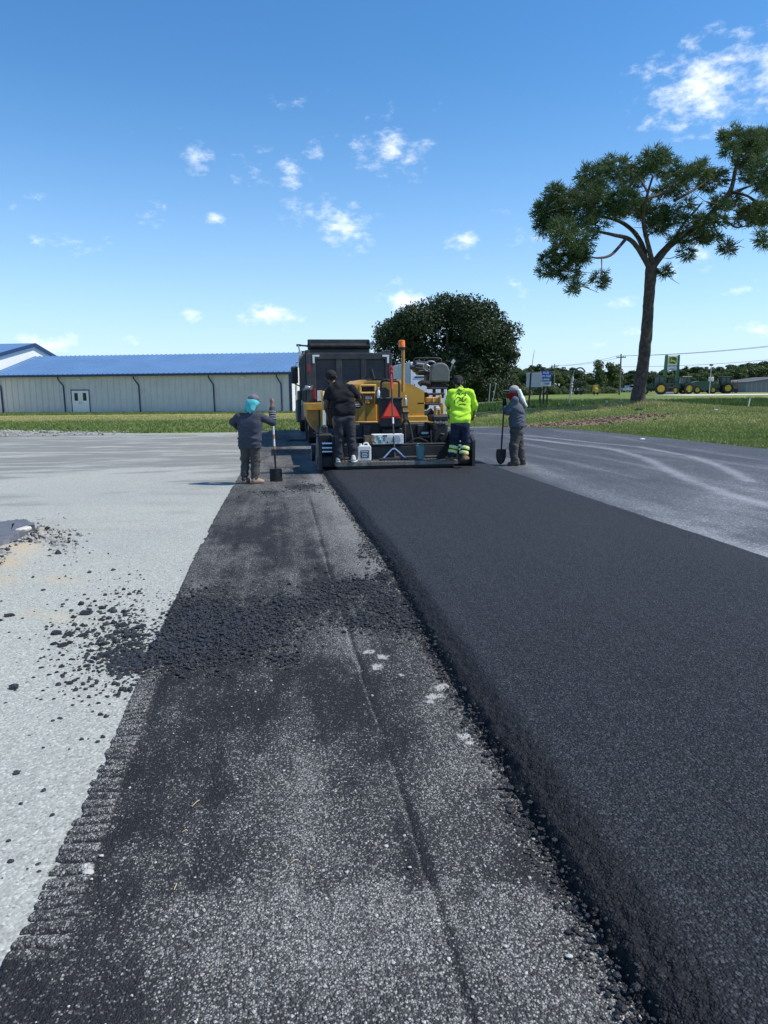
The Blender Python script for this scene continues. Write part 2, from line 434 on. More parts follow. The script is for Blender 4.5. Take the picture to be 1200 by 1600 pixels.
# --- shared shader for all the paving: dark binder with pale stones showing through where dusty or painted lighter
def paving(name, dark, light, scale, rough, bstr, bdist, film=.22, sheen=.5, soft=.10, tanc=None, stain=None):
    m, n, l, b = newmat(name)
    t = n.new('ShaderNodeTexCoord'); ob = t.outputs['Object']
    wob = n.new('ShaderNodeTexNoise'); wob.inputs['Scale'].default_value = scale * .7
    l.new(ob, wob.inputs['Vector'])
    vm = n.new('ShaderNodeVectorMath'); vm.operation = 'MULTIPLY_ADD'
    l.new(wob.outputs['Color'], vm.inputs[0]); vm.inputs[1].default_value = (1.0 / scale,) * 3; l.new(ob, vm.inputs[2])
    v = n.new('ShaderNodeTexVoronoi'); v.inputs['Scale'].default_value = scale; l.new(vm.outputs[0], v.inputs['Vector'])
    sp = n.new('ShaderNodeSeparateColor'); l.new(v.outputs['Color'], sp.inputs[0])
    big = noise(n, l, ob, scale * .16, 5, .6)
    d = mth(n, l, 'ADD', attr(n, 'dust_shading'), mth(n, l, 'MULTIPLY', mth(n, l, 'SUBTRACT', big, .5), .55))
    f = mrange(n, l, mth(n, l, 'SUBTRACT', d, sp.outputs[0]), -soft, soft, 0, 1, True)
    f = mth(n, l, 'MULTIPLY', f, mrange(n, l, v.outputs['Distance'], .34, .62, 1, .25))
    v2 = n.new('ShaderNodeTexVoronoi'); v2.inputs['Scale'].default_value = scale * .47; l.new(vm.outputs[0], v2.inputs['Vector'])
    s2 = n.new('ShaderNodeSeparateColor'); l.new(v2.outputs['Color'], s2.inputs[0])
    f2 = mrange(n, l, mth(n, l, 'SUBTRACT', mth(n, l, 'MULTIPLY', d, .55), s2.outputs[0]), -soft * .5, soft * .5, 0, 1, True)
    f2 = mth(n, l, 'MULTIPLY', f2, mrange(n, l, v2.outputs['Distance'], .30, .46, 1, 0))
    f = mth(n, l, 'MAXIMUM', f, f2)
    dk = n.new('ShaderNodeVectorMath'); dk.operation = 'SCALE'; dk.inputs[0].default_value = dark
    l.new(mrange(n, l, noise(n, l, ob, scale * .5, 4), .3, .7, .55, 1.5), dk.inputs['Scale'])
    lt = n.new('ShaderNodeVectorMath'); lt.operation = 'SCALE'; lt.inputs[0].default_value = light
    l.new(mrange(n, l, sp.outputs[1], 0, 1, .45, 1.25), lt.inputs['Scale'])
    base = mixc_(n, l, mth(n, l, 'MULTIPLY', attr(n, 'dust_shading'), film), dk.outputs[0], light)
    c = mixc_(n, l, f, base, lt.outputs[0])
    c = mixc_(n, l, attr(n, 'chalk'), c, (.72, .70, .63))
    if tanc: c = mixc_(n, l, mth(n, l, 'MULTIPLY', attr(n, 'sand'), mrange(n, l, noise(n, l, ob, 30, 4), .3, .55, .35, 1)), c, tanc)
    if stain: c = mixc_(n, l, attr(n, 'stain'), c, stain)
    l.new(c, b.inputs['Base Color'])
    b.inputs['Roughness'].default_value = rough; b.inputs['Specular IOR Level'].default_value = sheen
    h = mth(n, l, 'ADD', mth(n, l, 'MULTIPLY', v.outputs['Distance'], -1.0), mth(n, l, 'MULTIPLY', noise(n, l, ob, scale * .35, 3), .9))
    bump(n, l, h, bstr, bdist, b)
    return m

def rows(a, b, f):
    y = [a]
    while y[-1] < b: y.append(min(b, y[-1] + max(.004, f * y[-1])))
    return np.array(y)
def pxpy(X, Y, Z):
    q = np.stack([X, Y, Z - CAM_H], -1)
    w = q @ np.array(fwd); return 600 + F_PX * (q @ np.array(rgt)) / w, 800 - F_PX * (q @ np.array(upv)) / w
def gline(pts, z=0):
    return sorted([(G(a, b_, z).y, G(a, b_, z).x) for a, b_ in pts])

EDGE_L = gline([(0, 1506), (41, 1435), (90, 1330), (124, 1255), (180, 1142), (221, 1049), (248, 990), (276, 930), (305, 865), (340, 800), (372, 745), (392, 705)])
EDGE_L = [(-6, EDGE_L[0][1] - .04)] + EDGE_L + [(31.5, EDGE_L[-1][1])]
RIDGE_R = gline([(105, 1472), (124, 1424), (157, 1330), (187, 1240), (221, 1142), (251, 1049)])
CRACK = gline([(480, 770), (487, 800), (500, 850), (516, 905), (545, 1000), (582, 1110), (620, 1230), (655, 1350), (688, 1460), (722, 1575)])
CRACK = [(-6, CRACK[0][1])] + CRACK + [(31, CRACK[-1][1])]
MAT_H = .090
MAT_E = [(-6, .875), (1.5, .878), (2.3, .886), (3.1, .896), (4.4, .930), (6.1, .968), (8.5, .962), (11.8, .926), (14.2, .906), (32, .90)]
def mat_left(y): return inter(y, MAT_E) + .02 * (vnoise(y * 1.1, y * 0, seed=4) - .5) + .012 * (vnoise(y * 7, y * 0, seed=5) - .5)
HEAPS = [(330, 985, 80, 32, 1.), (262, 1018, 70, 20, .9), (205, 1032, 46, 14, .55), (405, 980, 60, 22, .75), (470, 945, 56, 13, .8), (548, 922, 62, 14, .95),
         (606, 948, 40, 18, .8), (566, 975, 44, 9, .62), (445, 1033, 26, 7, .5), (600, 905, 26, 16, .6), (420, 772, 26, 5, .6), (475, 762, 40, 6, .75),
         (300, 950, 40, 22, .5), (640, 965, 26, 22, .6), (575, 860, 18, 16, .5)]
def heap(X, Y, px, py):
    h = 0
    for cx, cy, rx, ry, w in HEAPS: h = np.maximum(h, w * np.exp(-((px - cx) / rx) ** 2 - ((py - cy) / ry) ** 2))
    return h
def strip_fields(X, Y, s):
    """height, dust, chalk of the milled strip; s = 0 at its left edge, 1 under the mat"""
    px, py = pxpy(X, Y, np.zeros_like(X)); ok = Y > .9
    px = np.where(ok, px, 600); py = np.where(ok, py, 1700)
    n1 = fbm(X * 2.2, Y * 1.1, 4, 11); n2 = fbm(X * 9, Y * 5, 4, 12); n3 = fbm(X * .9 + 5, Y * .35, 3, 13)
    streak = fbm(X * 14, Y * .5, 3, 14)
    xc = inter(Y, CRACK); xr = inter(Y, RIDGE_R)
    right = sstep(-.06, .12, X - xc)
    near = sstep(1375, 1415, py + 60 * (n2 - .5)) * sstep(200, 300, px)
    d = .10 + .12 * right * sstep(1010, 1060, py) + .30 * near
    d = d - .12 * sstep(1500, 1560, py) * (n1 > .5) * near - .12 * sstep(300, 150, px) * sstep(1200, 1500, py)
    far = sstep(1000, 900, py)
    d = d + far * (.20 + .14 * right + .12 * sstep(.55, .9, X))
    d = d + (n1 - .5) * .48 + (n2 - .5) * .40 + (streak - .5) * .28 + (n3 - .5) * .3 + .17 * sstep(.60, .86, X) * sstep(1400, 1000, py)
    d = d - .32 * bl(px, py, 400, 830, 70, 40) + .18 * bl(px, py, 560, 1010, 120, 30) + .12 * bl(px, py, 480, 1250, 60, 110) + .16 * bl(px, py, 690, 1250, 40, 200)
    h = heap(X, Y, px, py); hm = sstep(.38, .66, h + .7 * (n2 - .5) + .25 * (fbm(X * 30, Y * 20, 2, 31) - .5))
    d = d * (1 - hm) + .015 * hm
    # crack with a dark wheel-smeared band on its right and pale stones on its lip
    gap = X - xc + .012 * (vnoise(Y * 6, Y * 0, seed=21) - .5)
    alive = sstep(740, 780, py)
    d = d - .30 * np.exp(-((gap - .026) / .014) ** 2) * alive * (.4 + .9 * vnoise(Y * 3, Y * 0, seed=23))
    d = d + .26 * np.exp(-((gap + .004) / .008) ** 2) * alive * (vnoise(Y * 5, Y * 0, seed=22) > .3)
    z = .014 + .003 * (n1 - .5) + .0035 * (fbm(X * 70, Y * 70, 2, 15) - .5) * 2 * np.where(Y < 7, 1, .3)
    z = z - .004 * np.exp(-((gap - .006) / .005) ** 2) * alive
    lump = fbm(X * 26, Y * 22, 3, 16)
    z = z + hm * (.004 + .017 * h * np.clip(lump - .25, 0, 1) * 1.6)
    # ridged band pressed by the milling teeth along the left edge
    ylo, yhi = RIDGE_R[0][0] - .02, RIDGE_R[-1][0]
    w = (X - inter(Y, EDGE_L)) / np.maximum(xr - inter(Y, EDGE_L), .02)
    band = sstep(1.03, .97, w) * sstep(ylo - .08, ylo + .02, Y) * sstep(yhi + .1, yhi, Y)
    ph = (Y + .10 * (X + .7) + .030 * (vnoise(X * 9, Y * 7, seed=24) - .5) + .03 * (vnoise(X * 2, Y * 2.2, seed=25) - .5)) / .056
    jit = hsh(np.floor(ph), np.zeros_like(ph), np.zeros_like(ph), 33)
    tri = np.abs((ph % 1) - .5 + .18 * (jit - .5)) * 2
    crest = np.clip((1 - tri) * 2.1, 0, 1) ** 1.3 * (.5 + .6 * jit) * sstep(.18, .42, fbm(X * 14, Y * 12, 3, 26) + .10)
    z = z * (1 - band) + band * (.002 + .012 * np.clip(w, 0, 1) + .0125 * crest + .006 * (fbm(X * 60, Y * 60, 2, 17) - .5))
    d = d * (1 - band) + band * (.0 + .66 * crest * (.5 + n2) )  # ridge shading put into the colour: tarry grooves darker, dusty crests paler
    chalk = np.zeros_like(X)
    for cx, cy, rx, ry in ((597, 1030, 12, 4), (575, 1022, 12, 3.5), (590, 1045, 9, 5), (683, 1080, 12, 4), (680, 1092, 15, 5), (692, 1076, 9, 4),
                           (728, 1156, 16, 5), (735, 1166, 10, 3), (670, 1100, 8, 3), (137, 1363, 9, 7), (628, 1058, 8, 2)):
        chalk = np.maximum(chalk, sstep(.25, .55, bl(px, py, cx, cy, rx, ry) * (-.25 + 2.1 * fbm(X * 60, Y * 40, 3, 19))))
    edge = sstep(.0, .012, X - inter(Y, EDGE_L))
    return z * edge - .012 * (1 - edge), np.clip(d, 0.0, .95), chalk * .6
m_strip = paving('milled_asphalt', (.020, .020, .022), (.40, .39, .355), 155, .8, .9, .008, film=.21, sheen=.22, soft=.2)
parts = []; off = 0; Vs = []; Fs = []; A = {'dust_shading': [], 'chalk': []}
for (ya, yb, fr, nc) in ((-6, 1.2, 0, 60), (1.2, 7.0, .0042, 300), (7.0, 31.4, .007, 90)):
    yy = np.linspace(ya, yb, 30) if fr == 0 else rows(ya, yb, fr)
    s = np.linspace(0, 1, nc)
    el = inter(yy, EDGE_L) + .030 * (vnoise(yy * 30, yy * 0, seed=40) - .5) + .022 * (vnoise(yy * 9, yy * 0, seed=41) - .5) + .03 * (vnoise(yy * 2.6, yy * 0, seed=42) - .5)
    X = el[:, None] + (1.02 - el[:, None]) * s[None]; Y = np.repeat(yy[:, None], nc, 1)
    z, d, ch = strip_fields(X, Y, s[None]); z[:, 0] = -.012
    Vs.append(np.stack([X, Y, z], -1).reshape(-1, 3)); Fs.append(grid_faces(len(yy), nc) + off); off += X.size
    A['dust_shading'].append(d.ravel()); A['chalk'].append(ch.ravel())
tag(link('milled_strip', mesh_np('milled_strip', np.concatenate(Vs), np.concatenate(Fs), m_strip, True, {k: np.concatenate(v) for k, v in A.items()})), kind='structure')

# --- fresh mat
m_mat = paving('fresh_asphalt', (.0115, .012, .014), (.072, .076, .086), 120, .66, .9, .008, film=.05, sheen=.17, soft=.35)
def mat_fields(X, Y, xl):
    e = X - xl
    e2 = e + .03 * (fbm(X * 22, Y * 22, 3, 51) - .5)
    k = .80 * sstep(.0, .074, e2) + .20 * sstep(.05, .20, e2)
    slope = (1 - sstep(.10, .26, e))
    z = MAT_H * k + slope * .030 * (fbm(X * 38, Y * 38, 3, 52) - .45) * sstep(-.01, .03, e) + slope * .008 * (fbm(X * 90, Y * 90, 2, 53) - .5)
    z = z + .0022 * (fbm(X * 60, Y * 60, 2, 54) - .5) * np.where(Y < 7, 1, .4) + .004 * (fbm(X * 1.2, Y * .8, 3, 55) - .5)
    d = .36 + .20 * (fbm(X * 1.4, Y * .5, 4, 56) - .5) + .16 * (fbm(X * 20, Y * .35, 2, 57) - .5) + .24 * sstep(2.0, 8, Y)  # last term paints the sheen of the far mat as paler colour
    d = d - .60 * slope
    # joints left by the screed plates
    for xo, y0, y1, w, a in ((1.33, 2.0, 14.5, .006, .5), (3.90, 8.9, 14.9, .018, -1.), (1.62, 1.9, 2.5, .010, -1.)):
        g = np.exp(-((X - xo - .02 * (vnoise(Y * 1.5, Y * 0, seed=58) - .5)) / w) ** 2) * sstep(y0, y0 + .2, Y) * sstep(y1, y1 - .2, Y)
        d = d + (.28 if a > 0 else -.1) * abs(a) * g * (.3 + .9 * vnoise(Y * 2.3, Y * 0, seed=59)); z = z - .004 * g * abs(a)
    z = z - .003 * np.exp(-((Y - 9.0) / .02) ** 2) * sstep(3.88, 3.92, X)
    xr = 4.45 + .03 * (vnoise(Y * 2, Y * 0, seed=60) - .5)
    z = np.where(X > xr - .05, z - (MAT_H - .025) * sstep(xr - .05, xr + .01, X), z)
    return np.where(k <= 0, .006, z), np.clip(d, 0, 1)
Vs, Fs, A, off = [], [], {'dust_shading': [], 'chalk': []}, 0
for (ya, yb, fr, segs) in ((-6, 1.2, 0, ((0, .5, 40), (.5, 3.52, 60))), (1.2, 7.0, .0042, ((0, .52, 88), (.52, 2.2, 180), (2.2, 3.52, 50))), (7.0, 15.6, .006, ((0, .5, 44), (.5, 3.52, 90)))):
    yy = np.linspace(ya, yb, 30) if fr == 0 else rows(ya, yb, fr)
    s = np.concatenate([np.linspace(a, b_, c_, endpoint=(i == len(segs) - 1)) for i, (a, b_, c_) in enumerate(segs)])
    xl = mat_left(yy); X = xl[:, None] + s[None]; Y = np.repeat(yy[:, None], len(s), 1)
    z, d = mat_fields(X, Y, xl[:, None])
    z[:, 0] = .004
    Vs.append(np.stack([X, Y, z], -1).reshape(-1, 3)); Fs.append(grid_faces(len(yy), len(s)) + off); off += X.size
    A['dust_shading'].append(d.ravel()); A['chalk'].append(np.zeros(X.size))
tag(link('fresh_asphalt_mat', mesh_np('fresh_asphalt_mat', np.concatenate(Vs), np.concatenate(Fs), m_mat, True, {k: np.concatenate(v) for k, v in A.items()})), kind='structure')

# --- older dark lot on the right, tracked with pale dust
m_old = paving('tracked_asphalt', (.045, .047, .052), (.36, .365, .37), 70, .66, .5, .006, film=.50, sheen=.42, soft=.25)
def polydist(px, py, pts):
    d = np.full(px.shape, 1e9)
    for (x0, y0), (x1, y1) in zip(pts[:-1], pts[1:]):
        t_ = np.clip(((px - x0) * (x1 - x0) + (py - y0) * (y1 - y0)) / ((x1 - x0) ** 2 + (y1 - y0) ** 2), 0, 1)
        d = np.minimum(d, np.hypot(px - x0 - t_ * (x1 - x0), py - y0 - t_ * (y1 - y0)))
    return d
TRACKS = [([(745, 678), (830, 682), (900, 690), (1000, 700), (1080, 715), (1130, 732), (1172, 754)], .12, .62),
          ([(800, 684), (880, 694), (960, 704), (1010, 718), (1042, 735), (1075, 752), (1140, 775), (1260, 810)], .13, .6),
          ([(820, 686), (920, 697), (1040, 712), (1150, 727), (1260, 742)], .3, .24), ([(790, 690), (930, 715), (1060, 742), (1220, 778)], .16, .22),
          ([(800, 720), (900, 760), (1010, 800), (1120, 850)], .3, .2), ([(770, 702), (880, 722), (1000, 750)], .12, .24), ([(860, 672), (960, 684), (1080, 703), (1220, 725)], .15, .18)]
tw = [([(G(a, b_).x, G(a, b_).y) for a, b_ in p_], w, s_) for p_, w, s_ in TRACKS]
yy = np.concatenate([np.linspace(-6, 6, 60), np.arange(6.05, 30.9, .055)]); s = np.linspace(0, 1, 190)
xr = inter(yy, LOT_R) + .09 * (vnoise(yy * 2.5, yy * 0, seed=71) - .5) + .12 * (vnoise(yy * .7, yy * 0, seed=72) - .5)
X = 4.30 + (xr[:, None] - 4.30) * s[None]; Y = np.repeat(yy[:, None], len(s), 1)
far = inter(X, LOT_F) + .10 * (vnoise(X * 2, Y * 0, seed=73) - .5); Y = np.minimum(Y, far)
d = .03 + .20 * (fbm(X * .7, Y * .5, 4, 61) - .5) + .22 * (fbm(X * 6, Y * .8, 3, 62) - .5)
for p_, w, s_ in tw:
    dd = polydist(X, Y, p_); d = d + s_ * np.exp(-(dd / w) ** 2) * (.35 + 1.0 * fbm(X * 3, Y * 2, 3, 63))
px, py = pxpy(X, Y, np.zeros_like(X)); px = np.where(Y > .9, px, 1500); py = np.where(Y > .9, py, 1600)
d = d + .42 * bl(px, py, 1150, 800, 90, 42) * fbm(X * 3, Y * 3, 4, 64) * 1.5 + .9 * bl(px, py, 1195, 876, 60, 16) * fbm(X * 7, Y * 7, 3, 65) * 1.3
d = d + .55 * np.exp(-((X - 4.62) / .18) ** 2) * sstep(9.5, 6, Y) * fbm(X * 9, Y * 5, 3, 66) * 1.4 + .18 * np.exp(-((X - 5.1) / .5) ** 2) * fbm(X * 5, Y * 1.5, 3, 67)
d = d + .75 * sstep(.75, .15, inter(X, LOT_F) - Y) * sstep(10.6, 9.6, X) * (.4 + fbm(X * 2, Y * 4, 3, 68))
z = .028 + .006 * (fbm(X * .8, Y * .8, 3, 69) - .5); z[:, -1] = -.06; z[-1, :] = -.05
tag(link('tracked_asphalt_lot', mesh_np('tracked_asphalt_lot', np.stack([X, Y, z], -1).reshape(-1, 3), grid_faces(len(yy), len(s)), m_old, True,
    {'dust_shading': np.clip(d, 0, 1), 'chalk': np.zeros(X.size)})), kind='structure')

# --- pale crushed-concrete lot on the left
m_gr = paving('pale_gravel', (.22, .235, .225), (.455, .462, .40), 85, .9, .40, .006, film=.62, sheen=.2, soft=.5, tanc=(.50, .39, .25), stain=(.215, .215, .195))
yy = np.concatenate([np.linspace(-6, 1.4, 40), rows(1.4, 33.2, .006)])
u = np.linspace(0, 1, 300); s = 1 - u
xl = -.30 - 45 * u ** 2.6
X = np.repeat(xl[None], len(yy), 0); Y = np.repeat(yy[:, None], len(u), 1)
far = inter(X, LOT_F) + .22 * (vnoise(X * 1.3, Y * 0, seed=81) - .5); Y = np.minimum(Y, far)
px, py = pxpy(X, Y, np.zeros_like(X)); px = np.where(Y > .9, px, 0); py = np.where(Y > .9, py, 1700)
n1 = fbm(X * .5, Y * .5, 4, 82); n2 = fbm(X * 2.4, Y * 1.3, 4, 83); n3 = fbm(X * .35 + Y * .12, Y * .9 - X * .25, 5, 84, .62)
wipe = fbm(X * .45 + 3, Y * 2.6 + X * .35, 5, 88, .6)
gray = sstep(8.2, 12.4, Y + 4.5 * (n3 - .5) + 1.2 * (n2 - .5)) * sstep(.36, .60, n3 + .18 * sstep(13, 20, Y) - .35 * bl(X, Y, -3.4, 13.5, 2.6, 3.2) + .1 * (n2 - .5))
gray = gray * (1 - .85 * sstep(.50, .66, wipe)) * .95 + .30 * bl(px, py, 250, 787, 60, 4) + .35 * bl(px, py, 300, 771, 50, 3)
gray = gray * sstep(.3, 1.3, inter(X, LOT_F) - Y)
dust_shading = .78 + .5 * (n1 - .5) + .25 * (n2 - .5) - .25 * bl(X, Y, -1.3, 2.9, .5, 1.2) * n2
sand = np.zeros_like(X)
for cx, cy, rx, ry, a in ((10, 880, 34, 10, 1.2), (34, 858, 30, 14, 1.4), (60, 835, 34, 9, .7), (95, 905, 32, 7, .7), (50, 960, 25, 6, .6), (92, 966, 20, 7, .8), (5, 905, 30, 12, .7), (140, 975, 24, 5, .45)):
    sand = np.maximum(sand, .75 * a * bl(px, py, cx, cy, rx, ry) * (.3 + 1.2 * fbm(X * 9, Y * 9, 3, 85)))
rub = bl(px, py, 80, 850, 40, 22) + bl(px, py, 240, 845, 50, 30) * .3
dust_shading = dust_shading - .35 * rub * fbm(X * 14, Y * 14, 2, 86)
berm = sstep(29.0, 30.0, Y) * sstep(-4, -8, X)
z = .0 + .012 * (n1 - .5) + .006 * (n2 - .5) + .05 * np.clip(bl(px, py, 20, 862, 50, 16), 0, 1) + berm * .30 * fbm(X * 1.5, Y * 1.5, 3, 87) * bl(X, Y, -13, 30.6, 7, .9)
gray = np.clip(gray + berm * .4, 0, 1)
z = z - .0; z[-1, :] = -.06
z = np.where(X > -.62, np.minimum(z, -.004) , z)
tag(link('pale_gravel_lot', mesh_np('pale_gravel_lot', np.stack([X, Y, z], -1).reshape(-1, 3), grid_faces(len(yy), len(u))[:, ::-1], m_gr, True,
    {'dust_shading': np.clip(dust_shading, .1, 1), 'stain': np.clip(gray, 0, 1), 'sand': np.clip(sand, 0, 1), 'chalk': np.zeros(X.size)})), kind='structure')

# --- highway and its gravel shoulder beyond the lawn
def band(name, D0, D1, L0, L1, dz, m, nL=60, nD=6):
    V = []
    for D in np.linspace(D0, D1, nD):
        for L in np.linspace(L0, L1, nL): V.append(RWF * D + RWR * L)
    V = np.array([tuple(v) for v in V]); V[:, 2] = T(V[:, 0], V[:, 1]) + dz
    return tag(link(name, mesh_np(name, V, grid_faces(nD, nL), m, True)), kind='structure')
m_road = mat('highway_asphalt', (.36, .36, .37), .8, var=.12, scale=1.5, bump=.2)
m_line = mat('road_paint', (.75, .75, .72), .6); m_yel = mat('yellow_road_paint', (.62, .42, .05), .6)
m_sh = mat('shoulder_gravel', (.62, .57, .46), .9, var=.15, scale=1.2)
band('highway', 60, 74, 6.5, 260, .02, m_road)
band('white_edge_line', 61.2, 61.5, 6.5, 260, .03, m_line); band('far_edge_line', 72.4, 72.7, 6.5, 260, .03, m_line)
band('yellow_centre_line', 66.6, 66.8, 6.5, 260, .03, m_yel)
band('gravel_shoulder', 95, 113, 40, 260, .03, m_sh)

# --- prepared base in front of the paver, under the machines
m_base = paving('prepared_base', (.05, .052, .056), (.40, .41, .40), 70, .8, .5, .006, film=.5, sheen=.3, soft=.25)
yy = np.arange(14.5, 30.8, .08); s = np.linspace(0, 1, 60)
X = np.repeat((.98 + s * 3.5)[None], len(yy), 0); Y = np.minimum(np.repeat(yy[:, None], 60, 1), inter(X, LOT_F))
z = .010 + .004 * fbm(X * 3, Y * 3, 2, 91); z[-1] = -.05
tag(link('prepared_base', mesh_np('prepared_base', np.stack([X, Y, z], -1).reshape(-1, 3), grid_faces(len(yy), 60), m_base, True,
    {'dust_shading': np.clip(.35 + .5 * (fbm(X, Y, 4, 92) - .5), 0, 1), 'chalk': np.zeros(X.size)})), kind='structure')
# ------------------------------------------------------------------ buildings on the left
def cam_frame(p0):             # matrix-free helper: local axes along the picture (x right, y away, z up) at p0
    return lambda x, y, z: Vector(p0) + RWR * x + RWF * y + Vector((0, 0, z))
m_wall = mat('ribbed_wall_paint', (.545, .545, .54), .55, var=.05, scale=1.5, dirt=(.47, .47, .455), dscale=.6)
m_wallw = mat('white_wall_paint', (.74, .74, .70), .55, var=.04, scale=1.5)
m_roof = mat('blue_metal_roof', (.12, .235, .41), .5, var=.10, scale=.35, spec=.35, dirt=(.14, .22, .35), dscale=.5, damt=.4)
m_trim = mat('dark_blue_trim', (.012, .035, .11), .45, var=.1)
m_conc = mat('pale_concrete', (.56, .53, .46), .85, var=.12, scale=2, dirt=(.4, .36, .28), dscale=1.5, bump=.3)
m_door = mat('white_door_paint', (.72, .73, .72), .5, var=.03)
m_glass = mat('dark_glass', (.012, .015, .018), .08, var=.05)
m_steel = mat('galvanised_steel', (.45, .46, .47), .4, metal=.7, var=.1)
m_lampw = mat('lamp_housing', (.7, .7, .68), .4)
A0 = P(-330, 612, 73.8); A1 = P(455, 612, 67.5)
ux = Vector((A1.x - A0.x, A1.y - A0.y, 0)); LEN = ux.length; ux.normalize(); uy = Vector((-ux.y, ux.x, 0))
if uy.dot(RWF) < 0: uy = -uy
zb, ze = -.42, P(230, 585.8, 69.2).z
bang = math.atan2(ux.y, ux.x)
wh = thing('warehouse', 'long low grey ribbed metal warehouse with blue roof and white double door', 'building', (A0.x, A0.y, zb), bang)
H = ze - zb
def wpx(px):                   # photo x -> distance along the facade
    d = ray(px, 612); d = Vector((d.x, d.y)); e = Vector((ux.x, ux.y)); a = Vector((A0.x, A0.y))
    M = Matrix(((d.x, -e.x), (d.y, -e.y))); t = M.inverted() @ a
    return t.y
ridge_y, ridge_z = 7.5, P(230, 556, 76.7).z - zb
def wpy(px, off):              # the same on the line lying off metres behind the facade
    d = ray(px, 612); d = Vector((d.x, d.y)); e = Vector((ux.x, ux.y)); a = Vector((A0.x + uy.x * off, A0.y + uy.y * off))
    return (Matrix(((d.x, -e.x), (d.y, -e.y))).inverted() @ a).y
XG = wpy(58, 7.5)
mb = MB(); mb.prism([(XG, .0), (LEN, .0), (LEN, 16), (XG, 16)], .18, H, lambda a, b, d: (a, b, d))
wall = mb.build('wall', m_wall, wh)
# ribs of the wall sheeting, one part for the many
mb = MB(); x = XG + .3
while x < LEN - .2: mb.box((x, -.018, (H + .2) / 2), (.07, .036, H - .24)); x += .61
tag(mb.build('wall_rib', m_wall, wh), kind='stuff')
mb = MB(); mb.box(((XG + LEN) / 2 + .4, 7.0, .09 - .25), (LEN - XG + .9, 18.6, .5), b=.02); mb.build('foundation', m_conc, wh)
mb = MB(); mb.prism([(XG, -.35), (LEN + .25, -.35), (LEN + .25, ridge_y), (XG, ridge_y)], 0, .10, lambda a, b, d: (a, b, H + .02 + d + (b + .35) / (ridge_y + .35) * (ridge_z - H)))
mb.prism([(XG, ridge_y), (LEN + .25, ridge_y), (LEN + .25, 16.4), (XG, 16.4)], 0, .10, lambda a, b, d: (a, b, ridge_z + .02 + d - (b - ridge_y) / (16.4 - ridge_y) * (ridge_z - H)))
roof = mb.build('roof', m_roof, wh)
mb = MB(); x = XG + .2; sl_ = math.atan2(ridge_z - H, ridge_y + .35)
while x < LEN + .2:
    mb.box((x, (ridge_y - .35) / 2, (H + ridge_z) / 2 + .155), (.06, math.hypot(ridge_y + .35, ridge_z - H), .07), rot=(sl_, 0, 0)); x += .5
tag(mb.build('roof_seam', m_roof, wh), kind='stuff')
mb = MB(); mb.box(((XG + LEN) / 2, -.43, H + .0), (LEN - XG + .5, .16, .20), b=.03); mb.build('gutter', m_trim, wh)
mb = MB(); mb.prism([(0, H), (16, H), (ridge_y, ridge_z)], LEN - .2, LEN + .01, lambda a, b, d: (d, a, b)); mb.build('gable', m_wallw, wh)
mb = MB(); mb.box((LEN + .03, 8, H / 2 + .09), (.06, 15.9, H - .2)); mb.build('end_wall', m_wallw, wh)
mb = MB(); mb.box((LEN - .05, -.03, H / 2 + .09), (.28, .07, H - .2), b=.01); mb.build('corner_trim', m_trim, wh)
for i, px in enumerate((3, 100.5, 218, 334.5, 440)):
    x = wpx(px); mb = MB(); mb.tube([(x - .35, -.40, H - .12), (x - .33, -.36, H - .32), (x - .02, -.07, H - .95), (x, -.07, .2)], .065, 6)
    mb.build('downspout', m_trim, wh, True)
for px in (125, 381):
    x = wpx(px); mb = MB(); mb.box((x, -.10, H - .32), (.34, .2, .14), b=.03); mb.build('wall_lamp', m_lampw, wh)
xd = wpx(125.5); dw = 1.72; dh = 2.08
dr = MB()
for sx in (-1, 1): dr.box((xd + sx * (dw / 2 + .04), -.03, dh / 2 + .18), (.08, .10, dh + .04))
dr.box((xd, -.03, dh + .24), (dw + .16, .10, .08)); frame = dr.build('door_frame', m_trim, wh)
for sx in (-1, 1):
    mb = MB(); w = dw / 2 - .01; cx = xd + sx * dw / 4
    for a in (-1, 1): mb.box((cx + a * (w / 2 - .12), -.045, dh / 2 + .19), (.24, .05, dh - .02))
    mb.box((cx, -.045, .19 + .56), (w - .48, .05, 1.12)); mb.box((cx, -.045, .19 + dh - .12), (w - .48, .05, .2))
    d_ = mb.build('door', m_door, wh)
    g_ = MB(); g_.box((cx, -.035, .19 + 1.12 + .36), (w - .48, .02, .76)); g_.build('pane', m_glass, d_)
    g_ = MB(); g_.box((cx - sx * (w / 2 - .10), -.10, 1.12), (.03, .07, .22)); g_.build('handle', m_steel, d_)
mb = MB(); mb.box((xd, -1.1, -.10), (2.6, 1.6, .34), b=.02); mb.build('door_step', m_conc, wh)
# the taller gabled building behind
gb = thing('gabled_building', 'tall white gabled building with blue roof joined to the long warehouse', 'building', (A0.x, A0.y, zb), bang)
hz_ = P(58, 537.5, 76.5).z - zb; sn, sf, hw = .215, .30, 12
prof = [(ridge_y - hw, 0), (ridge_y + hw, 0), (ridge_y + hw, hz_ - hw * sf), (ridge_y, hz_), (ridge_y - hw, hz_ - hw * sn)]
mb = MB(); mb.prism(prof, XG - .01, XG - 40, lambda a, b, d: (d, a, b)); mb.build('wall', m_wallw, gb)
mb = MB()
for k, s_ in ((-1, sn), (1, sf)): mb.prism([(ridge_y, hz_ + .02), (ridge_y + k * (hw + .4), hz_ - (hw + .4) * s_ + .02), (ridge_y + k * (hw + .4), hz_ - (hw + .4) * s_ + .2), (ridge_y, hz_ + .22)], XG + .22, XG - 40, lambda a, b, d: (d, a, b))
mb.build('roof', m_roof, gb)
mb = MB()
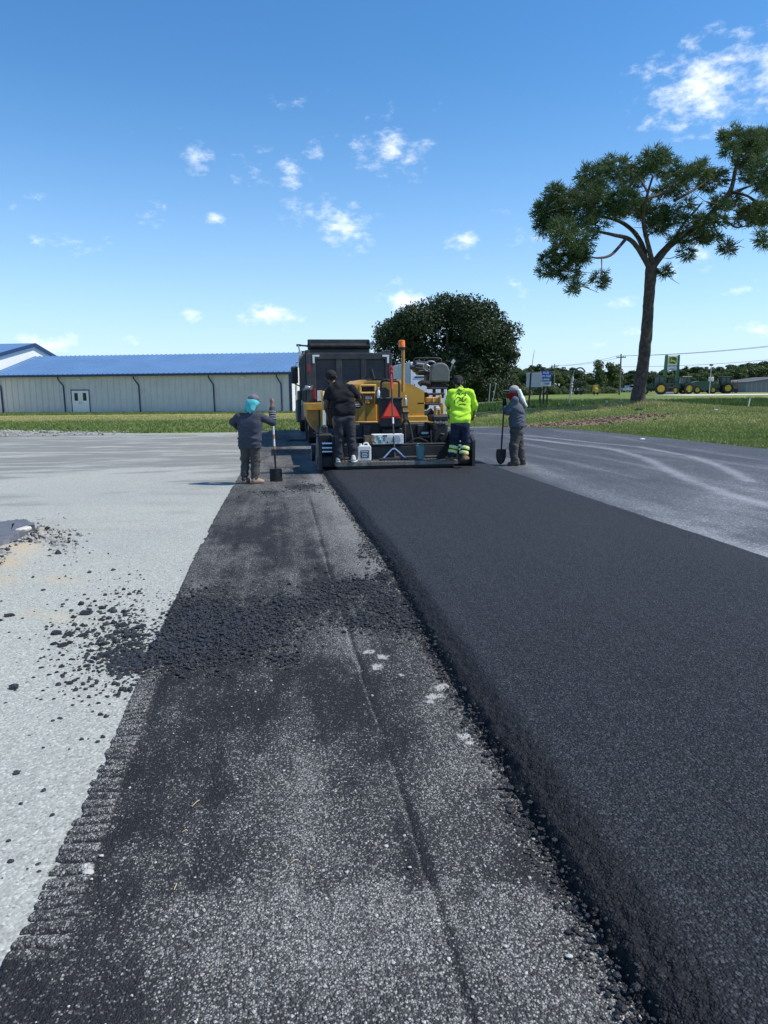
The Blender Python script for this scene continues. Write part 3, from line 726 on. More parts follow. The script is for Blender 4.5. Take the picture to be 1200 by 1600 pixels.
for k, s_ in ((-1, sn), (1, sf)): mb.prism([(ridge_y, hz_ - .12), (ridge_y + k * (hw + .4), hz_ - (hw + .4) * s_ - .12), (ridge_y + k * (hw + .4), hz_ - (hw + .4) * s_ + .22), (ridge_y, hz_ + .24)], XG + .23, XG + .30, lambda a, b, d: (d, a, b))
mb.build('fascia', m_trim, gb)

# small fuel-price style panel and blue post beside the warehouse end
m_blue = mat('blue_paint', (.03, .12, .50), .45); m_cream = mat('cream_paint', (.66, .62, .52), .6); m_grey = mat('grey_metal_paint', (.33, .34, .35), .5)
q = P(458.5, 636, 69); o = thing('pump_cabinet', 'grey cabinet with blue and white panel beside the warehouse corner', 'cabinet', q, -YAW)
mb = MB(); mb.box((0, 0, 1.0), (.75, .5, 2.1), b=.03); mb.build('body', m_grey, o)
mb = MB(); mb.box((0, -.265, 1.45), (.5, .03, .62)); pnl = mb.build('panel', m_blue, o)
mb = MB(); mb.box((0, -.285, 1.58), (.40, .02, .16)); mb.box((0, -.285, 1.33), (.32, .02, .14)); mb.build('panel_marking', m_door, pnl)
mb = MB(); mb.box((0, -.265, .95), (.56, .03, .22)); mb.build('shelf_panel', m_cream, o)
q = P(464.3, 632, 70); o = thing('blue_post', 'blue steel post leaning slightly between warehouse and dump truck', 'post', q, -YAW)
mb = MB(); mb.tube([(0.05, 0, -.3), (-.12, 0, 2.7)], .13, 8); mb.build('shaft', m_blue, o, True)
mb = MB(); mb.box((0.04, 0, -.1), (.4, .4, .3), b=.02); mb.build('base', m_conc, o)

# ------------------------------------------------------------------ vegetation
def leaf_cards(C, N, size, asp=1.7):
    """one pointed quad per centre; C (n,3) centres, N (n,3) normals, size (n,)"""
    n = len(C); N = N / np.linalg.norm(N, axis=1, keepdims=True)
    r = rng.normal(size=(n, 3)); u = np.cross(N, r); u /= np.linalg.norm(u, axis=1, keepdims=True); w = np.cross(N, u)
    s = size[:, None]; bend = N * s * .18
    V = np.stack([C - u * s * .5 * asp, C + w * s * .42 + bend, C + u * s * .5 * asp, C - w * s * .42 + bend], 1).reshape(-1, 3)
    return V, np.arange(4 * n).reshape(n, 4)
def crown_cards(clumps, per_area, size, seed=0):
    """clumps: (x,y,z,rx,ry,rz); leaves on and just inside each clump surface, outermost preferred"""
    C = []; N = []
    for (x, y, z, rx, ry, rz) in clumps:
        n = max(8, int(per_area * 4 * (rx * ry + ry * rz + rx * rz)))
        d = rng.normal(size=(n, 3)); d /= np.linalg.norm(d, axis=1, keepdims=True)
        rad = 1.0 - .42 * rng.random(n) ** 1.7 + .10 * rng.normal(size=n)
        rad = rad * (1 + .34 * (vnoise(d[:, 0] * 2.7 + x, d[:, 1] * 2.7 + y, d[:, 2] * 2.7 + z, seed) - .5))
        C.append(np.array([x, y, z]) + d * rad[:, None] * np.array([rx, ry, rz]))
        N.append(d + .75 * rng.normal(size=(n, 3)) + np.array([0, 0, .35]))
    C = np.concatenate(C); N = np.concatenate(N)
    return leaf_cards(C, N, size * (.6 + .8 * rng.random(len(C))))
m_bark = mat('grey_brown_bark', (.12, .095, .075), .9, var=.4, scale=9, bump=1.0, bscale=14)
m_pbark = mat('pine_bark', (.085, .060, .048), .92, var=.55, scale=5, bump=1.0, bscale=9, dirt=(.035, .028, .025), dscale=4)
m_oak = foliage('oak_leaves', (.026, .044, .016), (.048, .072, .026), .5, .2)
m_leafs = [foliage('mixed_leaves', (.062, .098, .028), (.115, .160, .048), .9, .28), foliage('dark_pine_leaves', (.042, .072, .026), (.078, .115, .040), .9, .25),
           foliage('pale_bush_leaves', (.095, .135, .048), (.170, .205, .085), 1.2, .3)]
m_needle = foliage('pine_needles', (.052, .098, .032), (.125, .170, .058), 1.3, .32)

# --- live oak behind the paver
oc = P(697, 626, 86); sc = 86 / F_PX
oak = thing('oak_tree', 'broad dark round oak tree standing behind the yellow paver', 'tree', oc)
mb = MB(); mb.tube([(0, 0, -.3), (.1, 0, 1.4), (.0, .1, 2.6)], [.75, .52, .46], 10)
for a in range(7):
    t_ = a * .9; mb.tube([(0, .05, 2.2), (1.6 * math.cos(t_), 1.6 * math.sin(t_), 4.0), (4.0 * math.cos(t_), 4.0 * math.sin(t_), 6.4 + .5 * (a % 3))], [.34, .24, .10], 7)
mb.build('trunk', m_bark, oak, True)
OUT = [(590, 545), (592, 522), (604, 506), (618, 495), (640, 480), (662, 469), (690, 466), (716, 470), (740, 473), (764, 480), (782, 496), (798, 515), (803, 538), (800, 560), (795, 578)]
cl = []
for i in range(150):
    while True:
        x = rng.uniform(588, 804); y = rng.uniform(466, 622)
        yt = np.interp(x, [p[0] for p in OUT], [p[1] for p in OUT])
        if y > yt + 13 and y < 622 - .0012 * (x - 697) ** 2 * (1 if x < 697 else .5): break
    hw_ = math.sqrt(max(0, 1 - ((x - 697) / 110) ** 2)); dz = rng.uniform(-1, .65) * 7.0 * hw_
    r = rng.uniform(1.2, 2.1)
    m_ = min(r, (y - yt) * sc * .95, (x - 586) * sc, (806 - x) * sc)
    r = max(.8, m_); cl.append(((x - 697) * sc, dz, (626 - y) * sc, r, r * 1.1, r * .8))
for i, (x, y) in enumerate(OUT):
    r = rng.uniform(.9, 1.3); dx = 697 - x; dy = 560 - y; L = math.hypot(dx, dy)
    cl.append(((x + dx / L * r / sc - 697) * sc, rng.uniform(-2.5, 2), (626 - y - dy / L * r / sc) * sc, r, r * 1.2, r * .85))
V, Fc = crown_cards(cl, 17, .21, 3)
link('crown', mesh_np('crown', V, Fc, m_oak), oak).rotation_euler = (0, 0, -YAW)

# --- tall leaning pine
ps = 42 / F_PX
pine = thing('pine_tree', 'tall lone pine with leaning bark trunk and flat spreading crown', 'tree', (PINE[0], PINE[1], 0))
pine.rotation_euler = (0, 0, -YAW)
pz0 = P(995, 629, 42).z
def pp(px, py, d=0.0):
    """photo pixel -> pine-local point, at depth offset d"""
    q = P(px, py, 42 + d); v = q - Vector((PINE[0], PINE[1], 0)); return Vector((v.dot(RWR), v.dot(RWF), v.z))
def smooth_path(pts, n=6):
    pts = [Vector(p) for p in pts]; out = []
    for i in range(len(pts) - 1):
        p0 = pts[max(i - 1, 0)]; p1 = pts[i]; p2 = pts[i + 1]; p3 = pts[min(i + 2, len(pts) - 1)]
        for k in range(n):
            t = k / n; out.append(.5 * ((2 * p1) + (p2 - p0) * t + (2 * p0 - 5 * p1 + 4 * p2 - p3) * t * t + (3 * p1 - p0 - 3 * p2 + p3) * t ** 3))
    out.append(pts[-1]); return out
def barked(path, rads, n, amp, seed):
    """tube with rough bark plates as relief"""
    path = smooth_path(path, 10); R = np.interp(np.linspace(0, 1, len(path)), np.linspace(0, 1, len(rads)), rads)
    mb = MB(); mb.tube(path, list(R), n, True)
    V = np.array(mb.v); c = np.repeat(np.array([tuple(p) for p in path]), n, 0); d = V - c
    L = np.linalg.norm(d, axis=1, keepdims=True) + 1e-6
    ang = np.tile(np.arange(n) / n * 2 * np.pi, len(path))
    k = fbm(np.cos(ang) * 3 + seed, V[:, 2] * 2.2 + np.sin(ang) * 3, 4, seed, .65)
    V = V + d / L * ((k - .45) * amp)[:, None]
    mb.v = [tuple(v) for v in V]; return mb
base = pp(997, 631); base.z = pz0 - .35
tr = barked([base, pp(997, 622), pp(1000, 600), pp(1006, 560), pp(1011, 510), pp(1014, 465), pp(1017, 428), pp(1018, 412)], [.58, .43, .355, .325, .305, .285, .28, .31, .26], 26, .12, 5)
tr.build('trunk', m_pbark, pine, True)
LIMBS = [([(1017, 420), (1030, 402), (1050, 380), (1085, 355), (1115, 330), (1140, 300), (1150, 262), (1160, 225)], .26, .6), ([(1016, 420), (1005, 400), (985, 375), (958, 367), (930, 361)], .20, -.5),
         ([(1012, 405), (1004, 385), (990, 362), (965, 345), (930, 338), (895, 345)], .17, .8), ([(1018, 415), (1012, 380), (1005, 345), (1010, 310), (1020, 275)], .16, -1.2),
         ([(978, 380), (955, 398), (935, 403), (922, 401)], .10, -1.4), ([(938, 404), (940, 418), (938, 432)], .04, -1.4), ([(1050, 380), (1068, 350), (1090, 325), (1098, 315)], .11, 1.6),
         ([(1054, 313), (1075, 302), (1092, 292), (1108, 280)], .10, .9), ([(1022, 316), (1040, 300), (1054, 285), (1060, 262)], .10, .9), ([(1115, 330), (1135, 345), (1150, 355), (1168, 352)], .09, -1.0), ([(1138, 305), (1158, 296), (1180, 288), (1215, 280)], .10, .4),
         ([(1140, 300), (1165, 305), (1190, 318), (1225, 320)], .09, -.8), ([(1110, 345), (1120, 362), (1132, 378), (1140, 390), (1150, 398)], .06, -1.6), ([(965, 345), (945, 320), (925, 300), (905, 290)], .09, 1.2), ([(1020, 300), (1000, 280), (985, 268)], .08, 1.4), ([(1150, 262), (1175, 240), (1200, 230)], .08, .2)]
crown_pts = []
joints = []
for pts, r0, dep in LIMBS:
    n = len(pts); st_ = min(joints, key=lambda j: math.hypot(j[0] - pts[0][0], j[1] - pts[0][1])) if joints else None
    d0 = st_[2] if st_ and math.hypot(st_[0] - pts[0][0], st_[1] - pts[0][1]) < 16 else 0.0
    dl = [d0 + dep * (i / (n - 1)) * 2.0 for i in range(n)]
    for i in range(n - 1): joints += [(pts[i][0] + (pts[i + 1][0] - pts[i][0]) * t, pts[i][1] + (pts[i + 1][1] - pts[i][1]) * t, dl[i] + (dl[i + 1] - dl[i]) * t) for t in (0, .25, .5, .75, 1)]
    if d0 and st_: pts = [(st_[0], st_[1])] + list(pts[1:])
    path = [pp(x, y, dl[i]) for i, (x, y) in enumerate(pts)]
    barked(path, [r0 * .95, r0 * .72, r0 * .5, max(.02, r0 * .28)], 9, r0 * .25, int(r0 * 100)).build('limb', m_pbark, pine, True)
CLUMPS = [(858, 330, 26, 32), (880, 312, 22, 24), (905, 330, 34, 26), (850, 350, 16, 18), (880, 358, 26, 18), (868, 300, 16, 14), (930, 275, 30, 24), (960, 262, 28, 20), (985, 285, 26, 22), (940, 310, 36, 26), (975, 312, 28, 22), (915, 300, 22, 22),
          (1005, 260, 18, 18), (1025, 245, 22, 18), (1040, 262, 22, 18), (1055, 290, 24, 18), (1075, 270, 24, 16), (1095, 265, 18, 16), (1105, 285, 20, 16), (1122, 275, 14, 14), (1020, 335, 26, 20), (1000, 325, 22, 16), (1050, 335, 24, 18), (1030, 352, 22, 16),
          (905, 375, 26, 18), (880, 395, 26, 22), (860, 405, 18, 16), (855, 425, 14, 12), (888, 425, 20, 14), (910, 400, 20, 16), (900, 445, 11, 9), (938, 436, 17, 14), (892, 455, 8, 7), (1038, 424, 13, 10), (1085, 360, 22, 14), (1100, 345, 18, 14), (1070, 395, 13, 11), (1095, 375, 18, 12),
          (1062, 372, 16, 10), (1112, 372, 15, 10), (1136, 388, 14, 12), (1125, 320, 18, 14), (1145, 312, 16, 14), (1160, 340, 18, 14), (1150, 215, 26, 20), (1180, 222, 26, 22), (1140, 235, 14, 14), (1170, 250, 26, 20), (1195, 262, 26, 24), (1205, 215, 20, 22), (1180, 335, 26, 20), (1200, 330, 24, 24), (1196, 372, 16, 16), (1215, 300, 24, 22), (1190, 290, 16, 12), (1120, 345, 14, 12), (1165, 275, 18, 12), (965, 330, 20, 14), (1075, 318, 12, 10), (1035, 300, 16, 12), (930, 352, 20, 12)]
cen = []; dirs = []
for (x, y, rx, ry) in CLUMPS:
    d0 = rng.uniform(-3.0, 3.0); n = int(rx * ry * .135)
    for _ in range(n):
        a = rng.normal(size=3); a /= np.linalg.norm(a); r = (.25 + .80 * rng.random() ** .5) * .92
        px, py = x + a[0] * rx * r, y - a[2] * ry * r
        c = pp(px, py, d0 + a[1] * rx * ps * 1.1 * r); cen.append(tuple(c)); dirs.append(a + np.array([0, 0, .35]) + .4 * rng.normal(size=3))
cen = np.array(cen); dirs = np.array(dirs); dirs /= np.linalg.norm(dirs, axis=1, keepdims=True)
NN = 18; n = len(cen)
nd = dirs[:, None, :] + .75 * rng.normal(size=(n, NN, 3)); nd /= np.linalg.norm(nd, axis=2, keepdims=True)
ln = (.22 + .26 * rng.random((n, NN, 1))); c = cen[:, None, :] - dirs[:, None, :] * .05
side = np.cross(nd, rng.normal(size=(n, NN, 3))); side /= np.linalg.norm(side, axis=2, keepdims=True)
V = np.stack([c - side * .016, c + side * .016, c + nd * ln + side * .004, c + nd * ln - side * .004 - np.array([0, 0, .03])], 2).reshape(-1, 3)
link('crown', mesh_np('crown', V, np.arange(len(V)).reshape(-1, 4), m_needle), pine)
# dead twigs inside the crown
mb = MB()
for _ in range(150):
    x, y, rx, ry = CLUMPS[rng.integers(len(CLUMPS))]; c = pp(x, y, rng.uniform(-2, 2)); e = c + Vector(rng.normal(size=3) * np.array([.7, .7, .45]))
    m_ = (c + e) / 2 + Vector(rng.normal(size=3) * .12); mb.tube([c, m_, e], [.03, .022, .008], 4, False)
tag(mb.build('twig', m_pbark, pine), kind='stuff')

# --- treeline across the highway
def tree_variant(kind, seed):
    r_ = np.random.default_rng(seed); cl = []
    if kind == 'pine':
        h = 1.0
        for i in range(13): z = r_.uniform(.45, .97); w = .22 * (1.1 - z) + .07; a = r_.uniform(0, 6.3); q = w * r_.uniform(.2, 1); cl.append((q * math.cos(a), q * math.sin(a), z, .10, .10, .07))
        cl.append((0, 0, .96, .06, .06, .06))
    elif kind == 'round':
        for i in range(20):
            z = r_.uniform(.22, .9); w = .36 * math.sqrt(max(0.05, 1 - ((z - .5) / .5) ** 2)); a = r_.uniform(0, 6.3); q = w * r_.uniform(.3, 1); s_ = r_.uniform(.11, .17); cl.append((q * math.cos(a), q * math.sin(a), z, s_, s_, s_ * .8))
    else:
        for i in range(16):
            z = r_.uniform(.12, .8); a = r_.uniform(0, 6.3); q = r_.uniform(.1, .62); s_ = r_.uniform(.16, .3); cl.append((q * math.cos(a), q * math.sin(a), z * (1 - .5 * q), s_, s_, s_ * .75))
    return cl
TV = []
for i, k in enumerate(('pine', 'pine', 'round', 'round', 'bush', 'bush')):
    cl = tree_variant(k, 20 + i); V, Fc = crown_cards(cl, {'pine': 1500, 'round': 900, 'bush': 420}[k], {'pine': .034, 'round': .040, 'bush': .055}[k], i)
    mb = MB(); mb.tube([(0, 0, -.05), (.01, 0, .45), (0, .01, .92 if k == 'pine' else .7)], [.024, .016, .006], 6); tmesh = mb.build('trunk', m_bark); 
    TV.append((k, mesh_np('crown', V, Fc, m_leafs[{'pine': 1, 'round': 0, 'bush': 2}[k]]), tmesh.data)); bpy.data.objects.remove(tmesh)
def put_tree(vi, px, ybase, ytop, D, label, name, cat, group, wide=1.0):
    k, cm, tm = TV[vi]; q = P(px, ybase, D); h = P(px, ytop, D).z - q.z
    o = thing(name, label, cat, q, rng.uniform(0, 6.3), group)
    for nm, me in (('crown', cm), ('trunk', tm)):
        ch = link(nm, me, o); ch.scale = (h * wide, h * wide, h)
    return o
TOP = [(735, 585), (760, 578), (790, 580), (800, 574), (815, 577), (838, 573), (858, 580), (874, 576), (896, 578), (905, 588), (922, 586), (935, 585), (960, 584), (985, 582), (1010, 582), (1035, 583), (1058, 578), (1076, 577), (1096, 576), (1120, 576), (1140, 575), (1160, 572), (1180, 569), (1200, 566), (1260, 560)]
def place_words(px):
    for lim, w in ((765, 'just right of the lime shirted worker'), (800, 'between lime shirt and capped worker'), (826, 'behind the capped worker'), (850, 'behind the blue signboard'), (882, 'between blue sign and drooping flag'),
                   (915, 'behind the drooping feather flag'), (945, 'above the yellow machine'), (978, 'around the near utility pole'), (1012, 'behind the lone pine trunk'), (1036, 'left of the green dealer sign'), (1066, 'framed by the green dealer sign'),
                   (1100, 'behind the middle tractors'), (1130, 'around the parking lot lamp'), (1160, 'behind the brown hopper wagon'), (1205, 'behind the grey shed')):
        if px < lim: return w
    return 'at the right end'
LT = {'pine_tree': 'dark pine in the far treeline across the highway', 'broadleaf_tree': 'mid green broadleaf tree in the far treeline across the highway'}
x = 728
while x < 1270:
    for row, (D0, dy) in enumerate(((225, -2), (190, 4), (250, 0))):
        vi = int(rng.choice([0, 1, 2, 3], p=[.36, .3, .2, .14] if row != 1 else [.2, .15, .35, .3])); nm = 'pine_tree' if vi < 2 else 'broadleaf_tree'
        px = x + rng.uniform(-4, 4) + row * 5
        put_tree(vi, px, 613, np.interp(px, [p[0] for p in TOP], [p[1] for p in TOP]) + dy + rng.uniform(-3.5, 4), D0 + rng.uniform(-8, 10), ('far pine ' if vi < 2 else 'broadleaf tree ') + (('in the middle row ', 'in the front row ', 'in the back row ')[row]) + place_words(px), nm, 'tree', 'far treeline ' + ('pines' if vi < 2 else 'broadleaf trees'), 1.35 if vi >= 2 else 1.5)
    x += 11
put_tree(2, 944, 616, 561, 165, 'tall rounded tree standing above the treeline left of the utility pole', 'broadleaf_tree', 'tree', None, .85)
put_tree(3, 958, 616, 569, 166, 'smaller rounded tree leaning against the tall one by the utility pole', 'broadleaf_tree', 'tree', None, .8)
put_tree(3, 1150, 616, 574, 168, 'full green tree behind the row of parked green tractors', 'broadleaf_tree', 'tree', None, 1.1)
for i, (px, yt, D) in enumerate(((722, 596, 100), (742, 590, 104), (762, 588, 106), (780, 594, 104), (800, 588, 125), (815, 596, 125), (838, 592, 130), (862, 594, 135), (884, 600, 140), (912, 600, 145), (928, 596, 148), (950, 598, 150), (1000, 598, 150), (1052, 594, 160), (1064, 590, 165), (1090, 588, 165), (1120, 589, 166), (1168, 590, 168), (1205, 588, 172))):
    put_tree(4 + i % 2, px, 620 - (D - 100) * .05, yt, D, 'pale green bush below the treeline ' + place_words(px), 'bush', 'bush', 'bushes below the treeline', 1.0)
for i, (px, yt, D) in enumerate(((478, 584, 120), (470, 592, 110), (466, 600, 118))):
    put_tree(2 + i % 2, px, 622, yt, D, 'green tree glimpsed between the warehouse and the dump truck', 'broadleaf_tree', 'tree', 'trees seen beside the truck cab', 1.1)

# --- grass blades: short turf on the near lawns, tall weeds along the ditch and round the pine
def blades(name, X, Y, h, w, m, lean=.5):
    n = len(X); Z = T(X, Y); a = rng.uniform(0, 6.283, n); dx, dy = np.cos(a) * w / 2, np.sin(a) * w / 2
    lx, ly = rng.normal(size=n) * h * lean, rng.normal(size=n) * h * lean
    V = np.stack([np.stack([X - dx, Y - dy, Z - .01], -1), np.stack([X + dx, Y + dy, Z - .01], -1), np.stack([X + lx, Y + ly, Z + h], -1)], 1).reshape(-1, 3)
    return tag(link(name, mesh_np(name, V, np.arange(3 * n).reshape(n, 3), m)), kind='stuff')
m_turf = [foliage('turf_blades', (.120, .185, .042), (.200, .250, .072), .6, .3), foliage('dry_turf_blades', (.33, .31, .12), (.44, .40, .18), .6, .3),
          foliage('weed_blades', (.065, .125, .026), (.115, .180, .042), .5, .3)]
def scatter(n, L0, L1, D0, D1, pw=1.0):
    D = D0 + (D1 - D0) * rng.random(n) ** pw; az = rng.uniform(L0, L1, n); L = (az - 600) / F_PX * D
    p = RWF.x * D + RWR.x * L, RWF.y * D + RWR.y * L
    return p[0], p[1]
x, y = scatter(150000, 700, 1330, 18, 46, 1.3); k = lotdist(x, y) > .0; x, y = x[k], y[k]
dd = dry_f(x, y); k = rng.random(len(x)) > dirt_f(x, y) * 1.3; x, y, dd = x[k], y[k], dd[k]
k = rng.random(len(x)) < dd * .8
blades('lawn_grass', x[~k], y[~k], .035 + .05 * rng.random((~k).sum()), .03, m_turf[0]); 
x2, y2 = scatter(60000, -90, 700, 29, 62); k2 = (lotdist(x2, y2) > .1); x2, y2 = x2[k2], y2[k2]; d2 = dry_f(x2, y2); j = rng.random(len(x2)) < d2
blades('field_grass', x2[~j], y2[~j], .05 + .06 * rng.random((~j).sum()), .05, m_turf[0])
blades('dry_grass', np.concatenate([x[k], x2[j]]), np.concatenate([y[k], y2[j]]), .04 + .05 * rng.random(k.sum() + j.sum()), .04, m_turf[1])
x, y = scatter(52000, 735, 1330, 46.5, 59.2)
blades('ditch_weeds', x, y, (.16 + .22 * rng.random(len(x))) * (.5 + fbm(x * .5, y * .5, 3, 7)), .07, m_turf[2], .35)
r = np.abs(rng.normal(size=2600)) * 1.5 + .2; a = rng.uniform(0, 6.28, 2600); x, y = PINE[0] + r * np.cos(a) * 1.4, PINE[1] + r * np.sin(a)
blades('weeds_round_the_pine', x, y, .10 + .28 * rng.random(2600) * np.exp(-r / 2.5), .05, m_turf[1], .5)
x, y = scatter(14000, -90, 470, 64, 71); 
blades('weeds_by_the_warehouse', x, y, .08 + .25 * rng.random(len(x)) * fbm(x * .8, y * .8, 3, 8), .07, m_turf[0], .3)
# ------------------------------------------------------------------ machines
def Q(px, py, Y):              # photo pixel -> world point on the plane at depth Y (the paving direction)
    d = ray(px, py); t = Y / d.y
    return Vector((d.x * t, Y, CAM_H + d.z * t))
def qbox(mb, px0, py0, px1, py1, Y, dep, b=.012):
    """box whose rear face fills the given photo rectangle at depth Y, reaching dep metres away from the camera"""
    a = Q(px0, py0, Y); c = Q(px1, py1, Y)
    mb.box(((a.x + c.x) / 2 - OX, Y + dep / 2 - OY, (a.z + c.z) / 2 - OZ), (abs(c.x - a.x), abs(dep), abs(a.z - c.z)), b=b); return mb
def q3(px, py, Y): return Q(px, py, Y) - Vector((OX, OY, OZ))
m_yel_ = mat('machine_yellow', (.66, .34, .040), .5, var=.08, scale=3, dirt=(.26, .15, .04), dscale=2.2, damt=.6)
m_yelL = mat('pale_machine_yellow', (.78, .46, .12), .5, var=.08, scale=3, dirt=(.36, .22, .08), dscale=2.5)
m_tan = mat('faded_yellow', (.52, .27, .06), .6, var=.12, scale=4, dirt=(.10, .06, .03), dscale=3)
m_blk = mat('black_machine_paint', (.016, .017, .020), .55, var=.3, scale=5, dirt=(.05, .048, .045), dscale=4, damt=.6)
m_dkst = mat('dirty_dark_steel', (.035, .037, .042), .5, metal=.25, var=.35, scale=6, dirt=(.012, .012, .013), dscale=5)
m_rub = mat('rubber', (.014, .014, .015), .85, var=.3, scale=12, dirt=(.06, .055, .05), dscale=3, damt=.4)
m_plat = mat('worn_walkway_steel', (.21, .19, .165), .5, metal=.35, var=.35, scale=5, dirt=(.05, .045, .04), dscale=6)
m_chr = mat('chromed_rod', (.80, .81, .82), .22, metal=.9, var=.04)
m_seat = mat('grey_seat_vinyl', (.135, .14, .12), .6, var=.1, scale=9, bump=.2, bscale=40)
m_red = mat('red_paint', (.55, .018, .03), .45, var=.1)
m_ored = mat('fluorescent_triangle', (1.0, .10, .045), .5, var=.02, spec=.3)
m_tri = mat('red_reflective_border', (.75, .015, .015), .4, var=.05)
m_orl = mat('orange_lens', (.95, .20, .015), .25, var=.04); m_white = mat('white_plastic', (.74, .74, .72), .5, var=.05, scale=6)
m_paper = mat('paper', (.72, .73, .74), .8, var=.04); m_brown = mat('brown_cardboard', (.19, .125, .075), .85, var=.12)
m_wood = mat('raw_wood', (.55, .38, .20), .7, var=.2, scale=14)
OX, OY, OZ = 2.27, 14.1, .090
pv = thing('asphalt_paver', 'yellow asphalt paver seen from behind, two workers standing on its rear walkway', 'asphalt paver', (OX, OY, OZ))
YS = 14.1                                                     # rear edge of the screed walkway
# --- screed
a = Q(526, 731, YS); c = Q(713, 731, YS); SL, SR = a.x - OX, c.x - OX
mb = MB(); mb.box(((SL + SR) / 2, .80, .10), (SR - SL, .70, .20), b=.02); mb.box(((SL + SR) / 2, .72, .30), (SR - SL, .5, .26), b=.03); mb.box(((SL + SR) / 2, .25, .04), (SR - SL - .04, .40, .07), b=.01)
mb.box(((SL + SR) / 2, .69, .435), (SR - SL - .1, .44, .03), b=.008); scr = mb.build('screed', m_blk, pv)
mb = MB(); mb.box(((SL + SR) / 2, .205, .125), (SR - SL + .06, .45, .035), b=.006); mb.box(((SL + SR) / 2, -.015, .105), (SR - SL + .06, .02, .08), b=.004)
wk = mb.build('walkway', m_plat, pv)
mb = MB()
for i in range(34):
    x = SL + .05 + (SR - SL - .1) * i / 33; mb.box((x, .20, .1445), (.012, .38, .006))
tag(mb.build('tread_bar', m_dkst, wk), kind='stuff')
for x in (SL + .06, -.25, .35, SR - .06): mb = MB(); mb.box((x, .2, .09), (.05, .34, .05), b=.01); mb.build('walkway_bracket', m_dkst, pv)
for sx, (p0, p1, yt, yr) in (('l', (497, 526, 684, (693.5, 700.5, 706.5))), ('r', (714, 746, 680, (690, 696.5, 702.5)))):
    x0 = Q(p0, 725, YS).x - OX; x1 = Q(p1, 725, YS).x - OX; zt = Q(p0, yt, YS).z - OZ
    cx = (x0 + x1) / 2; w = x1 - x0
    out = x0 + .05 if sx == 'l' else x1 - .05; inn = x1 - .03 if sx == 'l' else x0 + .03
    mb = MB(); mb.box((cx, .62, .13), (w, .7, .24), b=.03); mb.box((cx, .80, .42), (w - .05, .30, .5), b=.03); mb.build('extension', m_blk, pv)
    mb = MB(); mb.prism([(.10, .0), (1.15, .0), (1.15, .30), (.75, zt - .05), (.30, zt), (.10, zt - .12)], out - .03, out + .03, lambda p, q_, d: (d, p, q_)); mb.build('end_gate', m_dkst, pv)
    mb = MB(); mb.box((inn, .44, .34), (.06, .5, .6), b=.01); mb.build('extension_frame', m_blk, pv)
    for y in yr:
        z = Q(p0, y, YS + .25).z - OZ; mb = MB(); mb.tube([(x0 + .10, .28, z), (x1 - .06, .28, z)], .024, 10); mb.build('guide_rod', m_chr, pv, True)
    mb = MB(); mb.tube([(out, .5, zt - .02), (out, .5, zt + .18), (out + .02, .5, zt + .2)], .02, 6); mb.tube([(out - .10, .5, zt + .06), (out + .1, .5, zt + .06)], .014, 6); mb.build('adjuster_crank', m_dkst, pv, True)
# --- tractor: low dark rear frame, yellow body, hood
YB = 15.7
mb = MB(); qbox(mb, 549, 662, 672, 712, 15.25, 1.2, .03); mb.build('rear_frame', m_blk, pv)
for r_ in ((552, 683, 575, 686), (655, 681, 680, 684)): mb = MB(); qbox(mb, *r_, 15.12, .1); mb.build('frame_ledge', m_plat, pv)
for r_ in ((568, 664, 580, 688), (652, 664, 668, 680)): mb = MB(); qbox(mb, *r_, 15.16, .1); mb.build('frame_panel', m_dkst, pv)
pts = [q3(545, 661, YB), q3(545, 601, YB), q3(640, 599, YB), q3(663, 611, YB), q3(663, 661, YB)]
mb = MB(); mb.prism([(p.x, p.z) for p in pts], YB - OY, YB - OY + 2.6, lambda p, q_, d: (p, d, q_)); body = mb.build('body', m_yel_, pv)
for r_ in ((548, 658.5, 590, 661.5), (636, 658, 676, 661)): mb = MB(); qbox(mb, *r_, YB - .06, .1); mb.build('ledge', m_yelL, pv)
mb = MB(); qbox(mb, 549, 632, 589, 658, YB - .05, .1, .015); mb.build('lower_panel', m_yel_, pv)
mb = MB(); qbox(mb, 634, 650, 668, 659, YB - .05, .1, .015); mb.build('lower_panel', m_yel_, pv)
mb = MB()
for x in (559, 572): qbox(mb, x, 634, x + .8, 657, YB - .058, .02, 0)
mb.build('panel_joint', m_dkst, pv)
mb = MB(); mb.prism([(q3(553, 601, YB).x, 0), (q3(637, 601, YB).x, 0), (q3(627, 595, YB).x, .10), (q3(565, 595, YB).x, .10)], YB - OY + .12, YB - OY + 2.4, lambda p, q_, d: (p, d, q3(590, 600.5, YB).z + q_)); mb.build('hood', m_yelL, pv)
mb = MB(); qbox(mb, 573, 592.2, 620, 594.2, YB + .05, .06); mb.build('hood_rail', m_blk, pv)
# instrument recess on the left
mb = MB(); qbox(mb, 563.5, 600.5, 588, 603.5, YB - .10, .12); qbox(mb, 563.5, 612.5, 586, 615.5, YB - .16, .18); qbox(mb, 562, 602, 565, 632, YB - .10, .12); qbox(mb, 585, 602, 588, 632, YB - .10, .12); mb.build('panel_frame', m_yelL, pv)
mb = MB(); qbox(mb, 566, 604, 584, 611.5, YB - .03, .05); mb.build('vent', m_blk, pv)
for i in range(4):
    mb = MB(); qbox(mb, 566.5, 604.6 + i * 1.8, 583.5, 605.4 + i * 1.8, YB - .05, .03, 0); mb.build('vent_slat', m_dkst, pv)
mb = MB(); qbox(mb, 571, 619, 581.5, 624, YB - .09, .03); mb.build('instruction_plate', m_paper, pv)
mb = MB(); qbox(mb, 571, 624.6, 577, 631, YB - .12, .1); mb.build('valve_block', m_yelL, pv)
